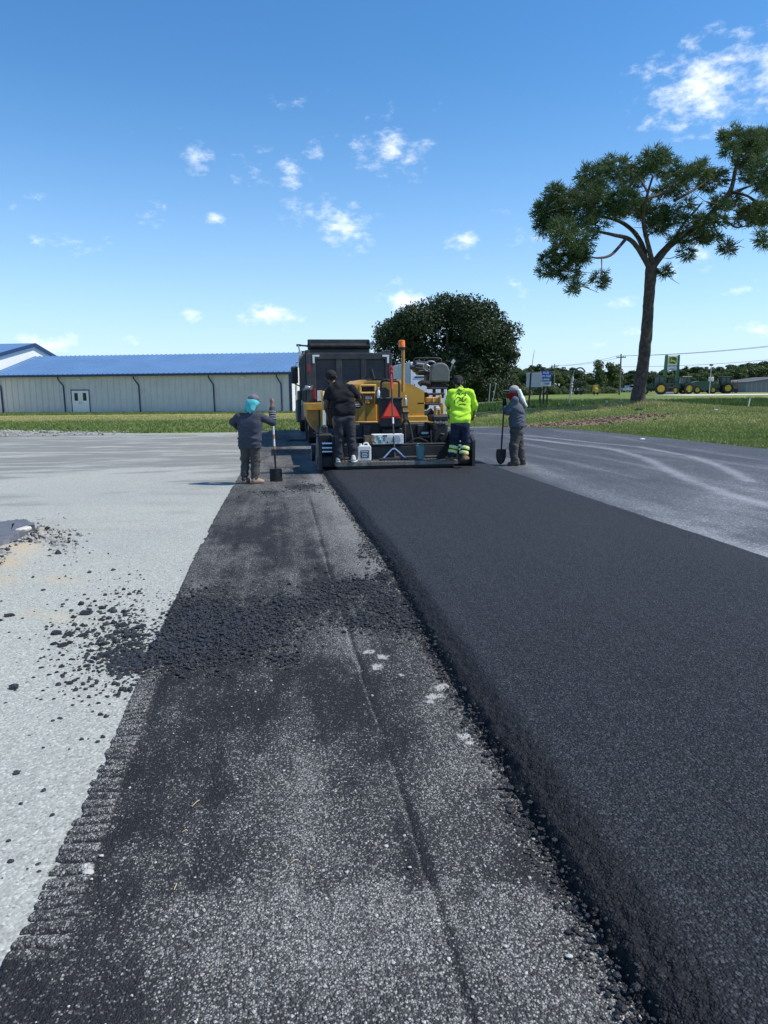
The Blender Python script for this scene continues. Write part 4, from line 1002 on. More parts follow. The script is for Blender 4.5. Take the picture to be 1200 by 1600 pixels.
# left control box by the screed operator
mb = MB(); qbox(mb, 553, 630, 565, 638, 14.85, .3, .03); qbox(mb, 563, 615, 565, 632, 14.9, .04); mb.build('control_box', m_blk, pv)
mb = MB(); qbox(mb, 555, 631.5, 563, 633, 14.83, .04); qbox(mb, 555.5, 634.5, 562, 635.5, 14.83, .04); mb.build('switch_row', m_chr, pv)
mb = MB(); mb.tube([q3(556, 628, 14.9), q3(560, 620, 14.9), q3(566, 617, 14.9), q3(567.5, 626, 14.9), q3(566, 633, 14.9)], .022, 8); mb.build('cable', m_rub, pv, True)
# centre seat/grab rails and black rear cabinet with the triangle
mb = MB(); mb.prism([(q3(587, 632, 15.4).x, q3(587, 632, 15.4).z), (q3(588, 610, 15.4).x, q3(588, 610, 15.4).z), (q3(593, 605.5, 15.4).x, q3(593, 605.5, 15.4).z), (q3(603, 605.5, 15.4).x, q3(603, 605.5, 15.4).z), (q3(608, 610, 15.4).x, q3(608, 610, 15.4).z), (q3(609, 632, 15.4).x, q3(609, 632, 15.4).z)], 1.3, 1.42, lambda p, q_, d: (p, d, q_)); mb.build('backrest', m_rub, pv)
mb = MB(); mb.tube(smooth_path([q3(595.5, 625, 15.05), q3(595.5, 600, 15.05), q3(598, 595.6, 15.05), q3(606, 595, 15.05), q3(620, 596, 15.05), q3(623.5, 600, 15.05), q3(623.5, 625, 15.05)], 4), .022, 8); mb.build('grab_rail', m_blk, pv, True)
mb = MB(); qbox(mb, 594.5, 622, 628.5, 668, 15, .35, .03); qbox(mb, 593, 621, 630, 624.5, 14.94, .42, .02); cab_ = mb.build('rear_cabinet', m_blk, pv)
def tri(mb, x0, x1, xt, yb, yt, Y, dep, f=0):
    mb.prism([(q3(x0, yb, Y).x, q3(x0, yb, Y).z), (q3(x1, yb, Y).x, q3(x1, yb, Y).z), (q3(xt + 1.2, yt, Y).x, q3(xt, yt, Y).z), (q3(xt - 1.2, yt, Y).x, q3(xt, yt, Y).z)], Y - OY, Y - OY + dep, lambda p, q_, d: (p, d, q_))
mb = MB(); tri(mb, 595.5, 626.5, 611.2, 653.5, 625.5, 14.968, .03); tb = mb.build('slow_vehicle_triangle', m_tri, pv)
mb = MB(); tri(mb, 599, 623.5, 611.2, 650.2, 628.8, 14.955, .02); mb.build('triangle_centre', m_ored, tb)
mb = MB(); qbox(mb, 597.5, 669, 629, 690, 15.05, .3, .03); mb.build('lower_cabinet', m_blk, pv)
# coiled hose by the cabinet
pth = [q3(632 + 1.6 * math.sin(i * 1.57), 664 + i * .85, 14.85) + Vector((0, .05 * math.cos(i * 1.57), 0)) for i in range(40)]
mb = MB(); mb.tube(pth, .016, 6); mb.tube(smooth_path([q3(627, 668, 14.95), q3(634, 655, 14.8), q3(640, 664, 14.9), q3(645, 690, 14.7), q3(640, 705, 14.6)]), .02, 6); mb.tube(smooth_path([q3(632, 700, 14.7), q3(650, 685, 14.7), q3(668, 690, 14.7)]), .02, 6); mb.build('hydraulic_hose', m_rub, pv, True)
mb = MB(); qbox(mb, 629, 642, 640, 645, 15.2, .3); qbox(mb, 631, 645, 638, 655, 15.25, .2); mb.build('bracket', m_plat, pv)
# beacon on its yellow post
mb = MB(); mb.tube([q3(629.5, 612, 15.6), q3(629.8, 545, 15.6)], .036, 10); bp_ = mb.build('beacon_post', m_tan, pv, True)
t_ = q3(627.8, 545, 15.6); t2 = q3(628.3, 531.5, 15.6); hgt = t2.z - t_.z
mb = MB(); mb.lathe([(.062, -.02), (.070, 0), (.070, .03), (.058, .03)], t_, n=14); mb.build('beacon_base', m_blk, pv, True)
mb = MB(); mb.lathe([(.060, .03), (.068, .035), (.070, hgt * .55), (.069, hgt * .56), (.066, hgt * .94), (.05, hgt), (.0, hgt)], t_, n=16); mb.build('beacon_lens', m_orl, pv, True)
# operator station on the right
YO = 16
mb = MB(); mb.prism([(q3(p[0], p[1], YO).x, q3(p[0], p[1], YO).z) for p in ((672, 597), (673, 580), (677, 571), (684, 566.5), (693, 566.5), (700, 571), (703.5, 580), (702.5, 597))], YO - OY, YO - OY + .13, lambda p, q_, d: (p, d, q_))
import bmesh
st = mb.build('seat_back', m_seat, pv)
bmod = st.modifiers.new('bevel', 'BEVEL'); bmod.width = .035; bmod.segments = 3
mb = MB(); qbox(mb, 673, 600, 702, 605.5, YO + .02, .5, .04); mb.build('seat_cushion', m_rub, pv)
mb = MB(); qbox(mb, 672, 605.5, 700, 608, YO, .4); qbox(mb, 677, 608, 681, 622, YO + .1, .1); qbox(mb, 690, 608, 694, 622, YO + .1, .1); qbox(mb, 668, 614, 695, 617.5, YO - .02, .3); mb.build('seat_pedestal', m_blk, pv)
mb = MB(); mb.tube(smooth_path([q3(655, 601, YO), q3(660, 598, YO), q3(671, 600, YO)], 3), [.06] * 7, 8); mb.build('armrest', m_rub, pv, True)
mb = MB(); qbox(mb, 666, 576, 673, 602, YO + .35, .3, .04); mb.build('steering_column', m_blk, pv)
c_ = q3(672, 572.5, YO + .3)
mb = MB(); R_ = .145; ring = [c_ + Vector((R_ * math.cos(t_), .10 * math.sin(t_) * .6 * -1, R_ * .78 * math.sin(t_))) for t_ in np.linspace(0, 2 * math.pi, 25)]
mb.tube(ring, .017, 8, False)
for t_ in (.6, 2.6, 4.7): mb.tube([c_, c_ + Vector((R_ * math.cos(t_), -.06 * math.sin(t_), R_ * .78 * math.sin(t_)))], .012, 6)
mb.build('steering_wheel', m_steel, pv, True)
mb = MB(); mb.box(q3(656.5, 573.5, YO + .5), (.34, .22, .24), rot=(-.35, .12, 0), b=.04); mb.box(q3(660, 582, YO + .5), (.28, .3, .12), b=.03); con = mb.build('console', m_blk, pv)
mb = MB()
for i in range(3): mb.box(q3(657, 568.5 + i * 3.6, YO + .5) + Vector((0, -.125 + .03 * i, 0)), (.22, .012, .025), rot=(-.35, .12, 0))
mb.build('gauge_row', m_grey, con)
mb = MB(); mb.lathe([(.05, -.06), (.06, 0), (.05, .06)], q3(645, 574, YO + .45), 'x', 10); mb.build('console_knob', m_blk, pv, True)
mb = MB(); mb.tube(smooth_path([q3(646, 570, YO + .9), q3(648, 560.5, YO + .9), q3(664, 559.5, YO + .9), q3(684, 559.5, YO + .9), q3(689, 562, YO + .9), q3(690, 572, YO + .9)], 4), .016, 6); mb.build('guard_rail', m_blk, pv, True)
mb = MB(); mb.box(q3(708, 565, YO + .4), (.10, .02, .07), rot=(0, -.9, .3)); mb.tube([q3(704, 580, YO + .45), q3(707.5, 567, YO + .42)], .012, 5); mb.build('small_mirror', m_steel, pv)
mb = MB(); qbox(mb, 661, 613, 671, 640, YO + .1, .3, .05); mb.build('console_leg', m_blk, pv)
mb = MB(); qbox(mb, 666, 620.5, 690, 630, YO - .1, .5, .02); mb.build('seat_base', m_tan, pv)
mb = MB(); qbox(mb, 676, 621, 678, 629, YO - .13, .04); qbox(mb, 687, 617, 690, 640, YO - .13, .04); mb.build('base_rib', m_yelL, pv)
mb = MB(); qbox(mb, 651.5, 628.5, 664, 632, YO - .3, .25); mb.build('wooden_step', m_wood, pv)
mb = MB(); qbox(mb, 664, 630.5, 692, 633, YO - .25, .35); mb.build('step_plate', m_blk, pv)
mb = MB(); mb.tube(smooth_path([q3(659, 632, YO - .2), q3(657.5, 643, YO - .2), q3(661, 649, YO - .2), q3(668, 647, YO - .2), q3(676, 642, YO - .2)]), .075, 10); mb.build('intake_hose', m_rub, pv, True)
for i, (x0, y0, x1, y1, m_) in enumerate(((678, 634, 683.5, 648, m_yelL), (685, 636, 688, 650, m_tan), (690, 632, 693, 647, m_yelL))):
    mb = MB(); mb.tube([q3((x0 + x1) / 2, y1, YO - .3), q3((x0 + x1) / 2, y0, YO - .3)], .045, 8); mb.build('valve', m_, pv, True)
mb = MB(); qbox(mb, 681.5, 636, 687, 641, YO - .4, .05); mb.build('valve_tag', m_paper, pv)
mb = MB(); qbox(mb, 676, 649, 701, 659, 14.9, .5, .03); mb.build('control_tray', m_blk, pv)
mb = MB()
for i in range(5): mb.box(q3(680 + i * 4.2, 659 + (i % 2), 14.85), (.035, .03, .035))
mb.build('tray_fitting', m_grey, pv)
mb = MB(); qbox(mb, 677, 662, 700, 712, 14.85, .5, .03); mb.build('right_column', m_blk, pv)
mb = MB(); mb.lathe([(.05, -.03), (.055, 0), (.05, .03)], q3(681, 668, 14.82), 'y', 10); mb.lathe([(.05, -.03), (.06, 0), (.05, .03)], q3(690, 684, 14.82), 'y', 10); mb.tube(smooth_path([q3(684, 684, 14.8), q3(688, 678, 14.8), q3(694, 679, 14.8)], 3), .018, 6); mb.tube([q3(673, 672, 14.8), q3(673.5, 700, 14.8)], .022, 6); mb.build('motor_fitting', m_dkst, pv, True)
mb = MB(); qbox(mb, 659, 675, 670, 678.5, 15.1, .04); mb.build('white_tag', m_paper, pv)
# tracks
for cx in (-1.02, 1.02):
    mb = MB(); n = 40; prof = []
    for i in range(n):
        a_ = 2 * math.pi * i / n; prof.append((2.9 + 1.45 * (abs(math.cos(a_)) ** .6) * (1 if math.cos(a_) > 0 else -1), .36 + .36 * (abs(math.sin(a_)) ** .75) * (1 if math.sin(a_) > 0 else -1)))
    mb.prism(prof, cx - .18, cx + .18, lambda p, q_, d: (d, p, q_ - OZ + .01)); mb.build('track', m_rub, pv)
    for i in range(4): mb = MB(); mb.lathe([(.14, -.2), (.16, -.19), (.16, .19), (.14, .2)], (cx, 1.9 + i * .7, .34), 'x', 12); mb.build('road_wheel', m_dkst, pv, True)
# left tow arm with its pale cylinder, hopper wings in front
mb = MB(); mb.prism([(.4, .30), (1.0, .62), (3.8, .68), (3.8, .48), (1.2, .40), (.6, .18)], SL - .16, SL - .06, lambda p, q_, d: (d, p, q_)); mb.build('tow_arm', m_blk, pv)
mb = MB(); mb.prism([(.4, .30), (1.0, .62), (3.8, .68), (3.8, .48), (1.2, .40), (.6, .18)], SR + .0, SR + .1, lambda p, q_, d: (d, p, q_)); mb.build('tow_arm', m_blk, pv)
mb = MB(); mb.tube([q3(507, 665, 15.3), q3(507, 640, 15.3)], .038, 8); mb.build('lift_cylinder', m_chr, pv, True)
mb = MB(); mb.tube([q3(506.5, 641, 15.3), q3(505, 622, 15.3), q3(504, 612, 15.35)], .045, 8); mb.build('cylinder_sleeve', m_yelL, pv, True)
mb = MB(); qbox(mb, 502, 665, 513, 700, 15, .3, .03); mb.build('arm_pivot', m_dkst, pv)
YH = 18.4
for side in (-1, 1):
    def hx(px): return q3(px, 640, YH).x if side < 0 else 2 * .0 - q3(px, 640, YH).x + .12
    prof = [(478.5, 631), (504, 631), (505, 640), (503, 681), (495, 677), (487, 668), (481.5, 655), (479, 642)]
    mb = MB(); mb.prism([(hx(p[0]), q3(p[0], p[1], YH).z) for p in prof], YH - OY, YH - OY + .10, lambda p, q_, d: (p, d, q_)); wg = mb.build('hopper_wing', m_tan, pv)
    mb = MB()
    for (x0, y0, x1, y1) in ((477.5, 629.5, 505, 641), (500.5, 641, 505, 682)):
        mb.box(((hx(x0) + hx(x1)) / 2, YH - OY - .03, (q3(x0, y0, YH).z + q3(x0, y1, YH).z) / 2), (abs(hx(x1) - hx(x0)), .07, q3(x0, y0, YH).z - q3(x0, y1, YH).z), b=.01)
    mb.build('wing_rim', m_yel_, wg)
    mb = MB(); x0 = hx(478.5); zt = q3(478, 631, YH).z; zb_ = q3(495, 678, YH).z
    mb.prism([(x0, zt), (x0 + side * -.02, zt - .35), (x0 - side * .18, zb_ + .1), (x0 - side * .42, zb_), (x0 - side * .38, zb_ - .0 + .06), (x0 - side * .14, zb_ + .2), (x0 + side * -.06, zt - .3), (x0 - side * .06, zt)], YH - OY + .1, YH - OY + 2.0, lambda p, q_, d: (p, d, q_)); mb.build('wing_plate', m_tan, wg)
mb = MB(); mb.box((0, YH - OY + 1.1, .35), (2.2, 1.8, .12)); mb.box((0, YH - OY + .02, .72), (2.3, .06, .7)); mb.build('hopper_floor', m_dkst, pv)
mb = MB(); mb.lathe([(.19, -1.5), (.19, 1.5)], (0, 1.35, .24), 'x', 12); mb.build('auger', m_dkst, pv, True)

# ------------------------------------------------------------------ loose things on the paver
def stand(px, py, Y, z=None): q = Q(px, py, Y); return q if z is None else Vector((q.x, q.y, z))
WZ = OZ + .148
o = thing('jerry_can', 'white plastic jug with dark label on the paver walkway beside the black-clad worker', 'jug', stand(569, 721, 14.32, WZ + .003))
mb = MB(); mb.prism([(-.125, .0), (.125, .0), (.135, .03), (.135, .27), (.12, .30), (-.10, .30), (-.135, .26), (-.135, .03)], -.08, .08, lambda p, q_, d: (p, d, q_)); bd = mb.build('body', m_white, o)
bmd = bd.modifiers.new('bevel', 'BEVEL'); bmd.width = .015; bmd.segments = 2
mb = MB(); mb.box((.005, -.083, .135), (.165, .006, .15)); lb = mb.build('label_sticker', mat('navy_label', (.03, .045, .07), .5), o)
mb = MB()
for i in range(4): mb.box((0, -.0885, .185 - i * .033), (.13 - .03 * (i % 2), .004, .012))
mb.build('label_print', m_paper, lb)
mb = MB(); mb.lathe([(.028, .30), (.03, .33), (.024, .335)], (-.07, 0, 0), n=12); mb.build('cap', m_white, o, True)
mb = MB(); mb.tube(smooth_path([(-.02, 0, .295), (.01, 0, .345), (.07, 0, .345), (.10, 0, .295)], 4), .016, 8); mb.build('handle', m_white, o, True)
ZB = Q(600, 702, 14.55).z
o = thing('cardboard_box', 'long white cardboard box with faded green print on the screed behind the rake', 'box', stand(607, 702, 14.55, OZ + .455))
a_ = Q(582, 692, 14.5).x - o.location.x; b_ = Q(630.5, 692, 14.5).x - o.location.x; h_ = Q(600, 683.5, 14.5).z - o.location.z
h_ = max(.2, h_)
mb = MB(); mb.box(((a_ + b_) / 2, .06, h_ / 2), (b_ - a_, .22, h_), b=.008); mb.build('carton', m_paper, o)
m_gp = mat('faded_green_print', (.10, .28, .20), .8, var=.3); m_gp2 = mat('grey_green_print', (.42, .50, .46), .8)
mb = MB(); x0 = a_
for (u0, v0, u1, v1) in ((.10, .88, .22, .70), (.14, .70, .26, .45), (.20, .45, .30, .10), (.06, .30, .10, .10)): mb.prism([(x0 + u0 * (b_ - a_), v1 * h_), (x0 + (u0 + .08) * (b_ - a_), v1 * h_), (x0 + (u1 - .02) * (b_ - a_), v0 * h_), (x0 + (u1 - .12) * (b_ - a_), v0 * h_)], -.056, -.052, lambda p, q_, d: (p, d, q_))
mb.build('print', m_gp, o)
mb = MB()
for i in range(3): mb.tube([(x0 + (b_ - a_) * (.80 + .12 * math.cos(t_) * (1 - i * .25)), -.054, h_ * (.12 + .75 * math.sin(t_) * (1 - i * .25))) for t_ in np.linspace(.3, 2.6, 9)], .006, 4)
mb.box((x0 + .55 * (b_ - a_), -.054, h_ * .45), (.16, .004, h_ * .5)); mb.build('print', m_gp2, o)
mb = MB(); mb.box((x0 + .40 * (b_ - a_), -.055, h_ * .84), (.09, .006, .03)); mb.box((x0 + .48 * (b_ - a_), -.055, h_ * .2), (.03, .006, .03)); mb.tube([(x0 + (b_ - a_) * (.38 + .018 * math.cos(t_)), -.056, h_ * (.5 + .16 * math.sin(t_))) for t_ in np.linspace(.9, 5.4, 9)], .008, 4); mb.build('print', m_blk, o)
o = thing('cardboard_box', 'small open brown cardboard box left of the long white box on the screed', 'box', stand(576, 702, 14.55, OZ + .455))
mb = MB(); w = .07
for (cx, cy, dx, dy) in ((-.075, .06, .01, .2), (.075, .06, .01, .2), (0, -.04, .14, .01), (0, .16, .14, .01)): mb.box((cx, cy, .09), (dx, dy, .18))
mb.box((0, .06, .005), (.14, .2, .01)); mb.build('carton', m_brown, o)
mb = MB(); mb.box((.10, -.05, .12), (.09, .01, .12), rot=(0, .5, .3)); mb.build('flap', m_brown, o)
o = thing('plastic_cup', 'translucent teal plastic pail standing on the paver walkway', 'pail', stand(656.5, 717, 14.36, WZ + .003))
m_teal = mat('teal_plastic', (.10, .25, .25), .35, var=.08)
mb = MB(); mb.lathe([(.0, 0), (.070, .0), (.090, .26), (.096, .265), (.096, .275), (.084, .275), (.066, .012), (0, .012)], (0, 0, 0), n=18); mb.build('pail_wall', m_teal, o, True)
mb = MB(); mb.tube(smooth_path([(-.09, 0, .26), (-.06, .05, .29), (.0, .09, .31), (.06, .05, .29), (.09, 0, .26)], 4), .004, 5); mb.build('handle', m_steel, o, True)
for (px, py, lb_) in ((592, 624, 'white spray bottle on the black cabinet left of the rake'), (633.5, 634, 'white and blue spray can right of the black cabinet')):
    q = Q(px, py, 14.98); right = px > 600
    if right: q.z = Q(px, 634, 14.98).z
    o = thing('spray_bottle', lb_, 'bottle', q)
    mb = MB(); mb.lathe([(.0, 0), (.034, 0), (.036, .02), (.036, .12), (.02, .16), (.014, .165), (.014, .185), (0, .185)], (0, 0, 0), n=12); mb.build('bottle_body', m_white if not right else m_steel, o, True)
    mb = MB(); mb.box((.0, -.01, .20), (.03, .07, .035), b=.008); mb.build('nozzle', m_white, o)
    if not right:
        o.location = (q.x, 15.03, Q(592, 621.8, 15.03).z)
    else:
        mb = MB(); qx = Q(633, 640, 15.03)
        mb.box((-.02, .06, -.02), (.14, .16, .03)); mb.box((-.06, .1, -.09), (.03, .08, .14)); sh = mb.build('can_shelf', m_dkst, pv); sh.location = Vector(o.location) - Vector((OX, OY, OZ)); sh.location.z -= .006
# asphalt rake propped upright on the walkway
o = thing('asphalt_rake', 'rake with red grip and forked aluminium head propped upright against the black cabinet', 'rake', stand(615.5, 721, 14.3, WZ + .012), 0)
def lo(px, py, Y): return Q(px, py, Y) - o.location
mb = MB(); mb.tube([lo(617, 716, 14.3), lo(613.5, 652, 14.7), lo(612, 608, 14.9)], .017, 8); mb.build('shaft', m_blk, o, True)
mb = MB(); mb.tube([lo(614.3, 662, 14.63), lo(613.9, 652.5, 14.68)], .0185, 8); mb.build('band', m_paper, o, True)
mb = MB(); mb.tube([lo(612, 609, 14.895), lo(611, 585, 15)], .024, 10); mb.build('grip', m_red, o, True)
mb = MB(); mb.lathe([(.0, 0), (.035, .01), (.042, .04), (.030, .07), (.044, .11), (.036, .15), (0, .16)], lo(611, 583.5, 15.005), n=12); mb.build('grip_end', m_red, o, True)
mb = MB(); mb.tube(smooth_path([lo(597, 718.5, 14.3), lo(611, 703.5, 14.35), lo(615.5, 701.3, 14.36), lo(620, 703.5, 14.35), lo(635, 717, 14.3)], 4), .017, 8); mb.build('fork', m_chr, o, True)
mb = MB(); mb.box((.0, 0, .012), (.60, .03, .05), b=.008); mb.build('rake_bar', m_dkst, o)

# ------------------------------------------------------------------ dump truck
TY = 21.4
m_bed = mat('charcoal_bed_paint', (.028, .029, .034), .42, var=.2, scale=2, dirt=(.085, .075, .065), dscale=1.6, damt=.7, spec=.5)
m_bed2 = mat('dark_blue_bed_panel', (.017, .021, .034), .38, var=.25, scale=1.6, dirt=(.10, .085, .065), dscale=1.3, damt=.6)
m_refl = mat('white_reflective_tape', (.80, .80, .78), .4, var=.03); m_tail = mat('red_lamp_lens', (.30, .012, .02), .25)
m_cabp = mat('blue_grey_cab_paint', (.05, .06, .08), .35, var=.1)
OX, OY, OZ = (Q(480, 640, TY).x + Q(609, 640, TY).x) / 2, TY, .012
tk = thing('dump_truck', 'black dump truck backed up to the front of the paver, tailgate with white corner marks', 'truck', (OX, OY, OZ))
XL = q3(480, 600, TY).x; XR = q3(609, 600, TY).x; ZT = q3(545, 552, TY).z; ZBt = q3(545, 628, TY).z; BL = 5.2
mb = MB(); mb.box(((XL + XR) / 2, BL / 2 + .1, ZBt - .10), (XR - XL - .1, BL, .16)); 
for sx in (XL + .05, XR - .05): mb.box((sx, BL / 2 + .1, (ZT + ZBt) / 2), (.08, BL, ZT - ZBt), b=.01)
mb.box(((XL + XR) / 2, BL + .1, (ZT + ZBt) / 2 + .1), (XR - XL, .08, ZT - ZBt + .2)); bed = mb.build('bed', m_bed, tk)
for sx in (XL + .0, XR - .0):
    for i in range(6):
        mb = MB(); mb.box((sx, .5 + i * .88, (ZT + ZBt) / 2), (.09, .10, ZT - ZBt - .05), b=.01); mb.build('bed_rib', m_bed, bed)
mb = MB()
for sx in (XL + .03, XR - .03): mb.box((sx, BL / 2 + .1, ZT + .05), (.14, BL, .10), b=.02)
mb.build('top_rail', m_bed, bed)
tg = MB()
tg.box(((XL + XR) / 2, -.02, ZT - .085), (XR - XL, .14, .19), b=.015); tg.box(((XL + XR) / 2, -.02, ZBt + .06), (XR - XL, .14, .14), b=.015)
for x0, x1 in ((482, 493.5), (525, 534.5), (563.5, 572), (601.5, 609)):
    p, q_ = q3(x0, 600, TY).x, q3(x1, 600, TY).x; tg.box(((p + q_) / 2, -.02, (ZT + ZBt) / 2), (q_ - p, .13, ZT - ZBt - .2), b=.015)
tg = tg.build('tailgate', m_bed, tk)
for x0, x1 in ((493.5, 525), (534.5, 563.5), (572, 601.5)):
    p, q_ = q3(x0, 600, TY).x, q3(x1, 600, TY).x; mb = MB(); mb.box(((p + q_) / 2, .03, (ZT + ZBt) / 2), (q_ - p, .04, ZT - ZBt - .25)); mb.build('tailgate_panel', m_bed2, tg)
for (pc, s_) in ((488.5, 1), (606.5, -1)):
    mb = MB(); p = q3(pc, 555, TY); mb.box((p.x + s_ * .085, -.095, p.z - .02), (.20, .012, .052)); mb.box((p.x + s_ * .02, -.095, p.z - .135), (.055, .012, .19)); mb.build('reflective_corner', m_refl, tg)
mb = MB(); mb.tube([q3(584, 592, TY) + Vector((0, -.10, 0)), q3(580, 577, TY) + Vector((0, -.1, 0))], .035, 6); mb.build('tailgate_lever', m_bed, tg, True)
for sx, px in ((-1, 482.5), (1, 609.5)):
    x = q3(px, 600, TY).x; mb = MB(); mb.box((x - .0, -.06, (ZT + ZBt) / 2 - .05), (.10, .08, ZT - ZBt + .1), b=.015); mb.build('corner_post', m_bed, tk)
for (x0, y0, x1, y1) in ((480.5, 570, 485, 581), (489, 607, 493.5, 624), (604, 612, 607, 622)):
    mb = MB(); p = q3(x0, y0, TY - .2); q_ = q3(x1, y1, TY - .2); mb.box(((p.x + q_.x) / 2, -.18, (p.z + q_.z) / 2), (q_.x - p.x, .05, p.z - q_.z), b=.01); mb.build('tail_light', m_tail, tk)
mb = MB(); p = q3(479.5, 606, TY - .2); mb.box((p.x + .05, -.12, p.z), (.22, .10, .10), rot=(0, .3, 0), b=.02); mb.tube([p + Vector((-.10, .1, -.05)), p + Vector((.10, -.02, .0)), p + Vector((.18, -.02, .06))], .03, 6); mb.build('latch', m_steel, tk, True)
mb = MB(); p = q3(499, 618, TY); mb.box((p.x, -.14, p.z), (.14, .03, .30)); mb.build('license_plate', m_cream, tk)
# headboard, tarp roll and its arms
YHb = BL + .05
hl = Q(480.5, 537, TY + YHb); hr = Q(577, 537, TY + YHb); zt_ = hl.z - OZ
mb = MB(); mb.box(((hl.x + hr.x) / 2 - OX, YHb, (zt_ + ZT) / 2), (hr.x - hl.x, .10, zt_ - ZT + .3), b=.02); mb.box(((hl.x + hr.x) / 2 - OX, YHb + .35, zt_ - .05), (hr.x - hl.x, .8, .06)); mb.build('headboard', m_bed, tk)
mb = MB(); mb.lathe([(.09, hl.x - OX + .05), (.10, hl.x - OX + .06), (.10, hr.x - OX), (.09, hr.x - OX + .01)], (0, YHb - .12, zt_ - .10), 'x', 12); mb.build('tarp_roll', m_rub, tk, True)
mb = MB()
for x in (hl.x - OX + .08, hr.x - OX - .03): mb.box((x, YHb - .1, zt_ + .03), (.05, .22, .16), b=.01)
mb.build('tarp_bracket', m_bed, tk)
mb = MB(); mb.tube([Q(466, 539.5, TY + YHb) - Vector((OX, OY, OZ)), Q(500, 542, TY + YHb) - Vector((OX, OY, OZ))], .035, 6); mb.box(Q(466.5, 539.5, TY + YHb) - Vector((OX, OY, OZ)), (.16, .06, .08)); mb.build('tarp_arm', m_bed, tk, True)
mb = MB(); a_ = Q(466, 540, TY + YHb) - Vector((OX, OY, OZ)); mb.tube([a_, (a_.x + .25, 1.5, ZBt)], .028, 6); mb.build('tarp_arm', m_steel, tk, True)
# cab
CY = BL + .7; cl_ = Q(468.5, 580, TY + CY).x - OX; cr_ = XR - .02
mb = MB(); mb.prism([(.0, .75), (.0, 2.55), (.25, 2.85), (1.3, 2.85), (1.75, 2.0), (3.2, 1.75), (3.35, .75)], cl_ + .12, cr_ - .1, lambda p, q_, d: (d, CY + p, q_)); mb.build('cab', m_cabp, tk)
mb = MB(); p = Q(473, 562, TY + CY - .1) - Vector((OX, OY, OZ)); mb.box((p.x + .06, CY - .1, p.z), (.42, .25, .62), b=.03); mb.build('roof_fairing', m_cabp, tk)
mb = MB(); p = Q(468.8, 562, TY + CY - .1) - Vector((OX, OY, OZ)); mb.box((p.x, CY - .26, p.z), (.12, .06, .58), b=.02); mb.build('marker_light', m_refl, tk)
mb = MB(); p = Q(474, 569, TY + CY - .3) - Vector((OX, OY, OZ)); mb.box((p.x, CY - .4, p.z), (.35, .05, .14), rot=(0, -.35, 0)); mb.build('side_trim', m_steel, tk)
mb = MB(); p = Q(460.2, 586, TY + CY + 1.2) - Vector((OX, OY, OZ)); mb.box(p, (.27, .16, .66), b=.06); mir = mb.build('mirror', m_blk, tk)
mb = MB(); mb.tube([p + Vector((.05, .05, .33)), p + Vector((.08, .05, .48)), p + Vector((.55, .05, .50))], .025, 6); mb.tube([p + Vector((.0, .05, -.33)), p + Vector((.25, .05, -.45)), p + Vector((.60, .05, -.40))], .03, 6); mb.build('mirror_arm', m_steel, mir, True)
# exhaust stack
p = Q(577, 549, TY + CY - .2) - Vector((OX, OY, OZ)); mb = MB(); mb.tube([(p.x, CY - .2, .9), (p.x, CY - .2, p.z)], .085, 12); mb.build('exhaust_stack', m_chr, tk, True)
mb = MB(); mb.tube(smooth_path([(p.x, CY - .2, p.z - .02), (p.x + .0, CY - .2, p.z + .12), (p.x + .08, CY - .2, p.z + .26), (p.x + .17, CY - .25, p.z + .32)], 4), .075, 10, False); mb.build('exhaust_tip', m_chr, tk, True)
# chassis, tanks, wheels
mb = MB()
for sx in (-.45, .45): mb.box((sx, 4.4, .95), (.12, 9.0, .25))
mb.build('chassis', m_blk, tk)
def wheel(parent, c, R, w, name='wheel', mr=None):
    mb = MB(); mb.lathe([(R * .62, -w / 2), (R * .93, -w / 2), (R, -w / 2 + .04), (R, w / 2 - .04), (R * .93, w / 2), (R * .62, w / 2)], c, 'x', 22, True); t_ = mb.build(name, m_rub, parent, True)
    mb = MB(); mb.lathe([(0, -w / 2 + .06), (R * .2, -w / 2 + .01), (R * .3, -w / 2 + .06), (R * .60, -w / 2 + .05), (R * .62, w / 2 - .05), (R * .3, w / 2 - .06), (R * .2, w / 2 - .01), (0, w / 2 - .06)], c, 'x', 16); mb.build('rim', mr or m_steel, t_, True); return t_
for y in (1.25, 2.6):
    for sx in (XL + .18, XL + .52, XR - .52, XR - .18): wheel(tk, (sx, y, .51), .51, .27)
for sx in (XL + .2, XR - .2): wheel(tk, (sx, CY + 2.4, .51), .51, .29)
for sx in (XL + .35, XR - .35):
    mb = MB(); mb.box((sx, .45, .62), (.62, .02, .75)); mb.build('mud_flap', m_rub, tk)
mb = MB(); mb.lathe([(.28, CY - .3), (.30, CY - .28), (.30, CY + .9), (.28, CY + .92)], (XL + .12, 0, .85), 'y', 16); mb.build('fuel_tank', m_steel, tk, True)
p = Q(471.5, 668, TY + 1.0) - Vector((OX, OY, OZ))
mb = MB(); mb.box((p.x, 3.6, .95), (.16, .9, .75), b=.04); mb.box((p.x + .04, 3.55, 1.45), (.12, .7, .35), b=.03); mb.build('side_box', m_cabp, tk)
mb = MB(); mb.tube([(XL - .04, .9, 1.1), (XL - .02, .9, .12)], .03, 6); mb.tube([(XL - .55, .9, .13), (XL, .9, .13)], .03, 6); mb.build('spreader_leg', m_dkst, tk, True)
mb = MB(); mb.box(((XL + XR) / 2, .2, .80), (XR - XL - .2, .12, .18), b=.02); mb.build('rear_bumper', m_blk, tk)

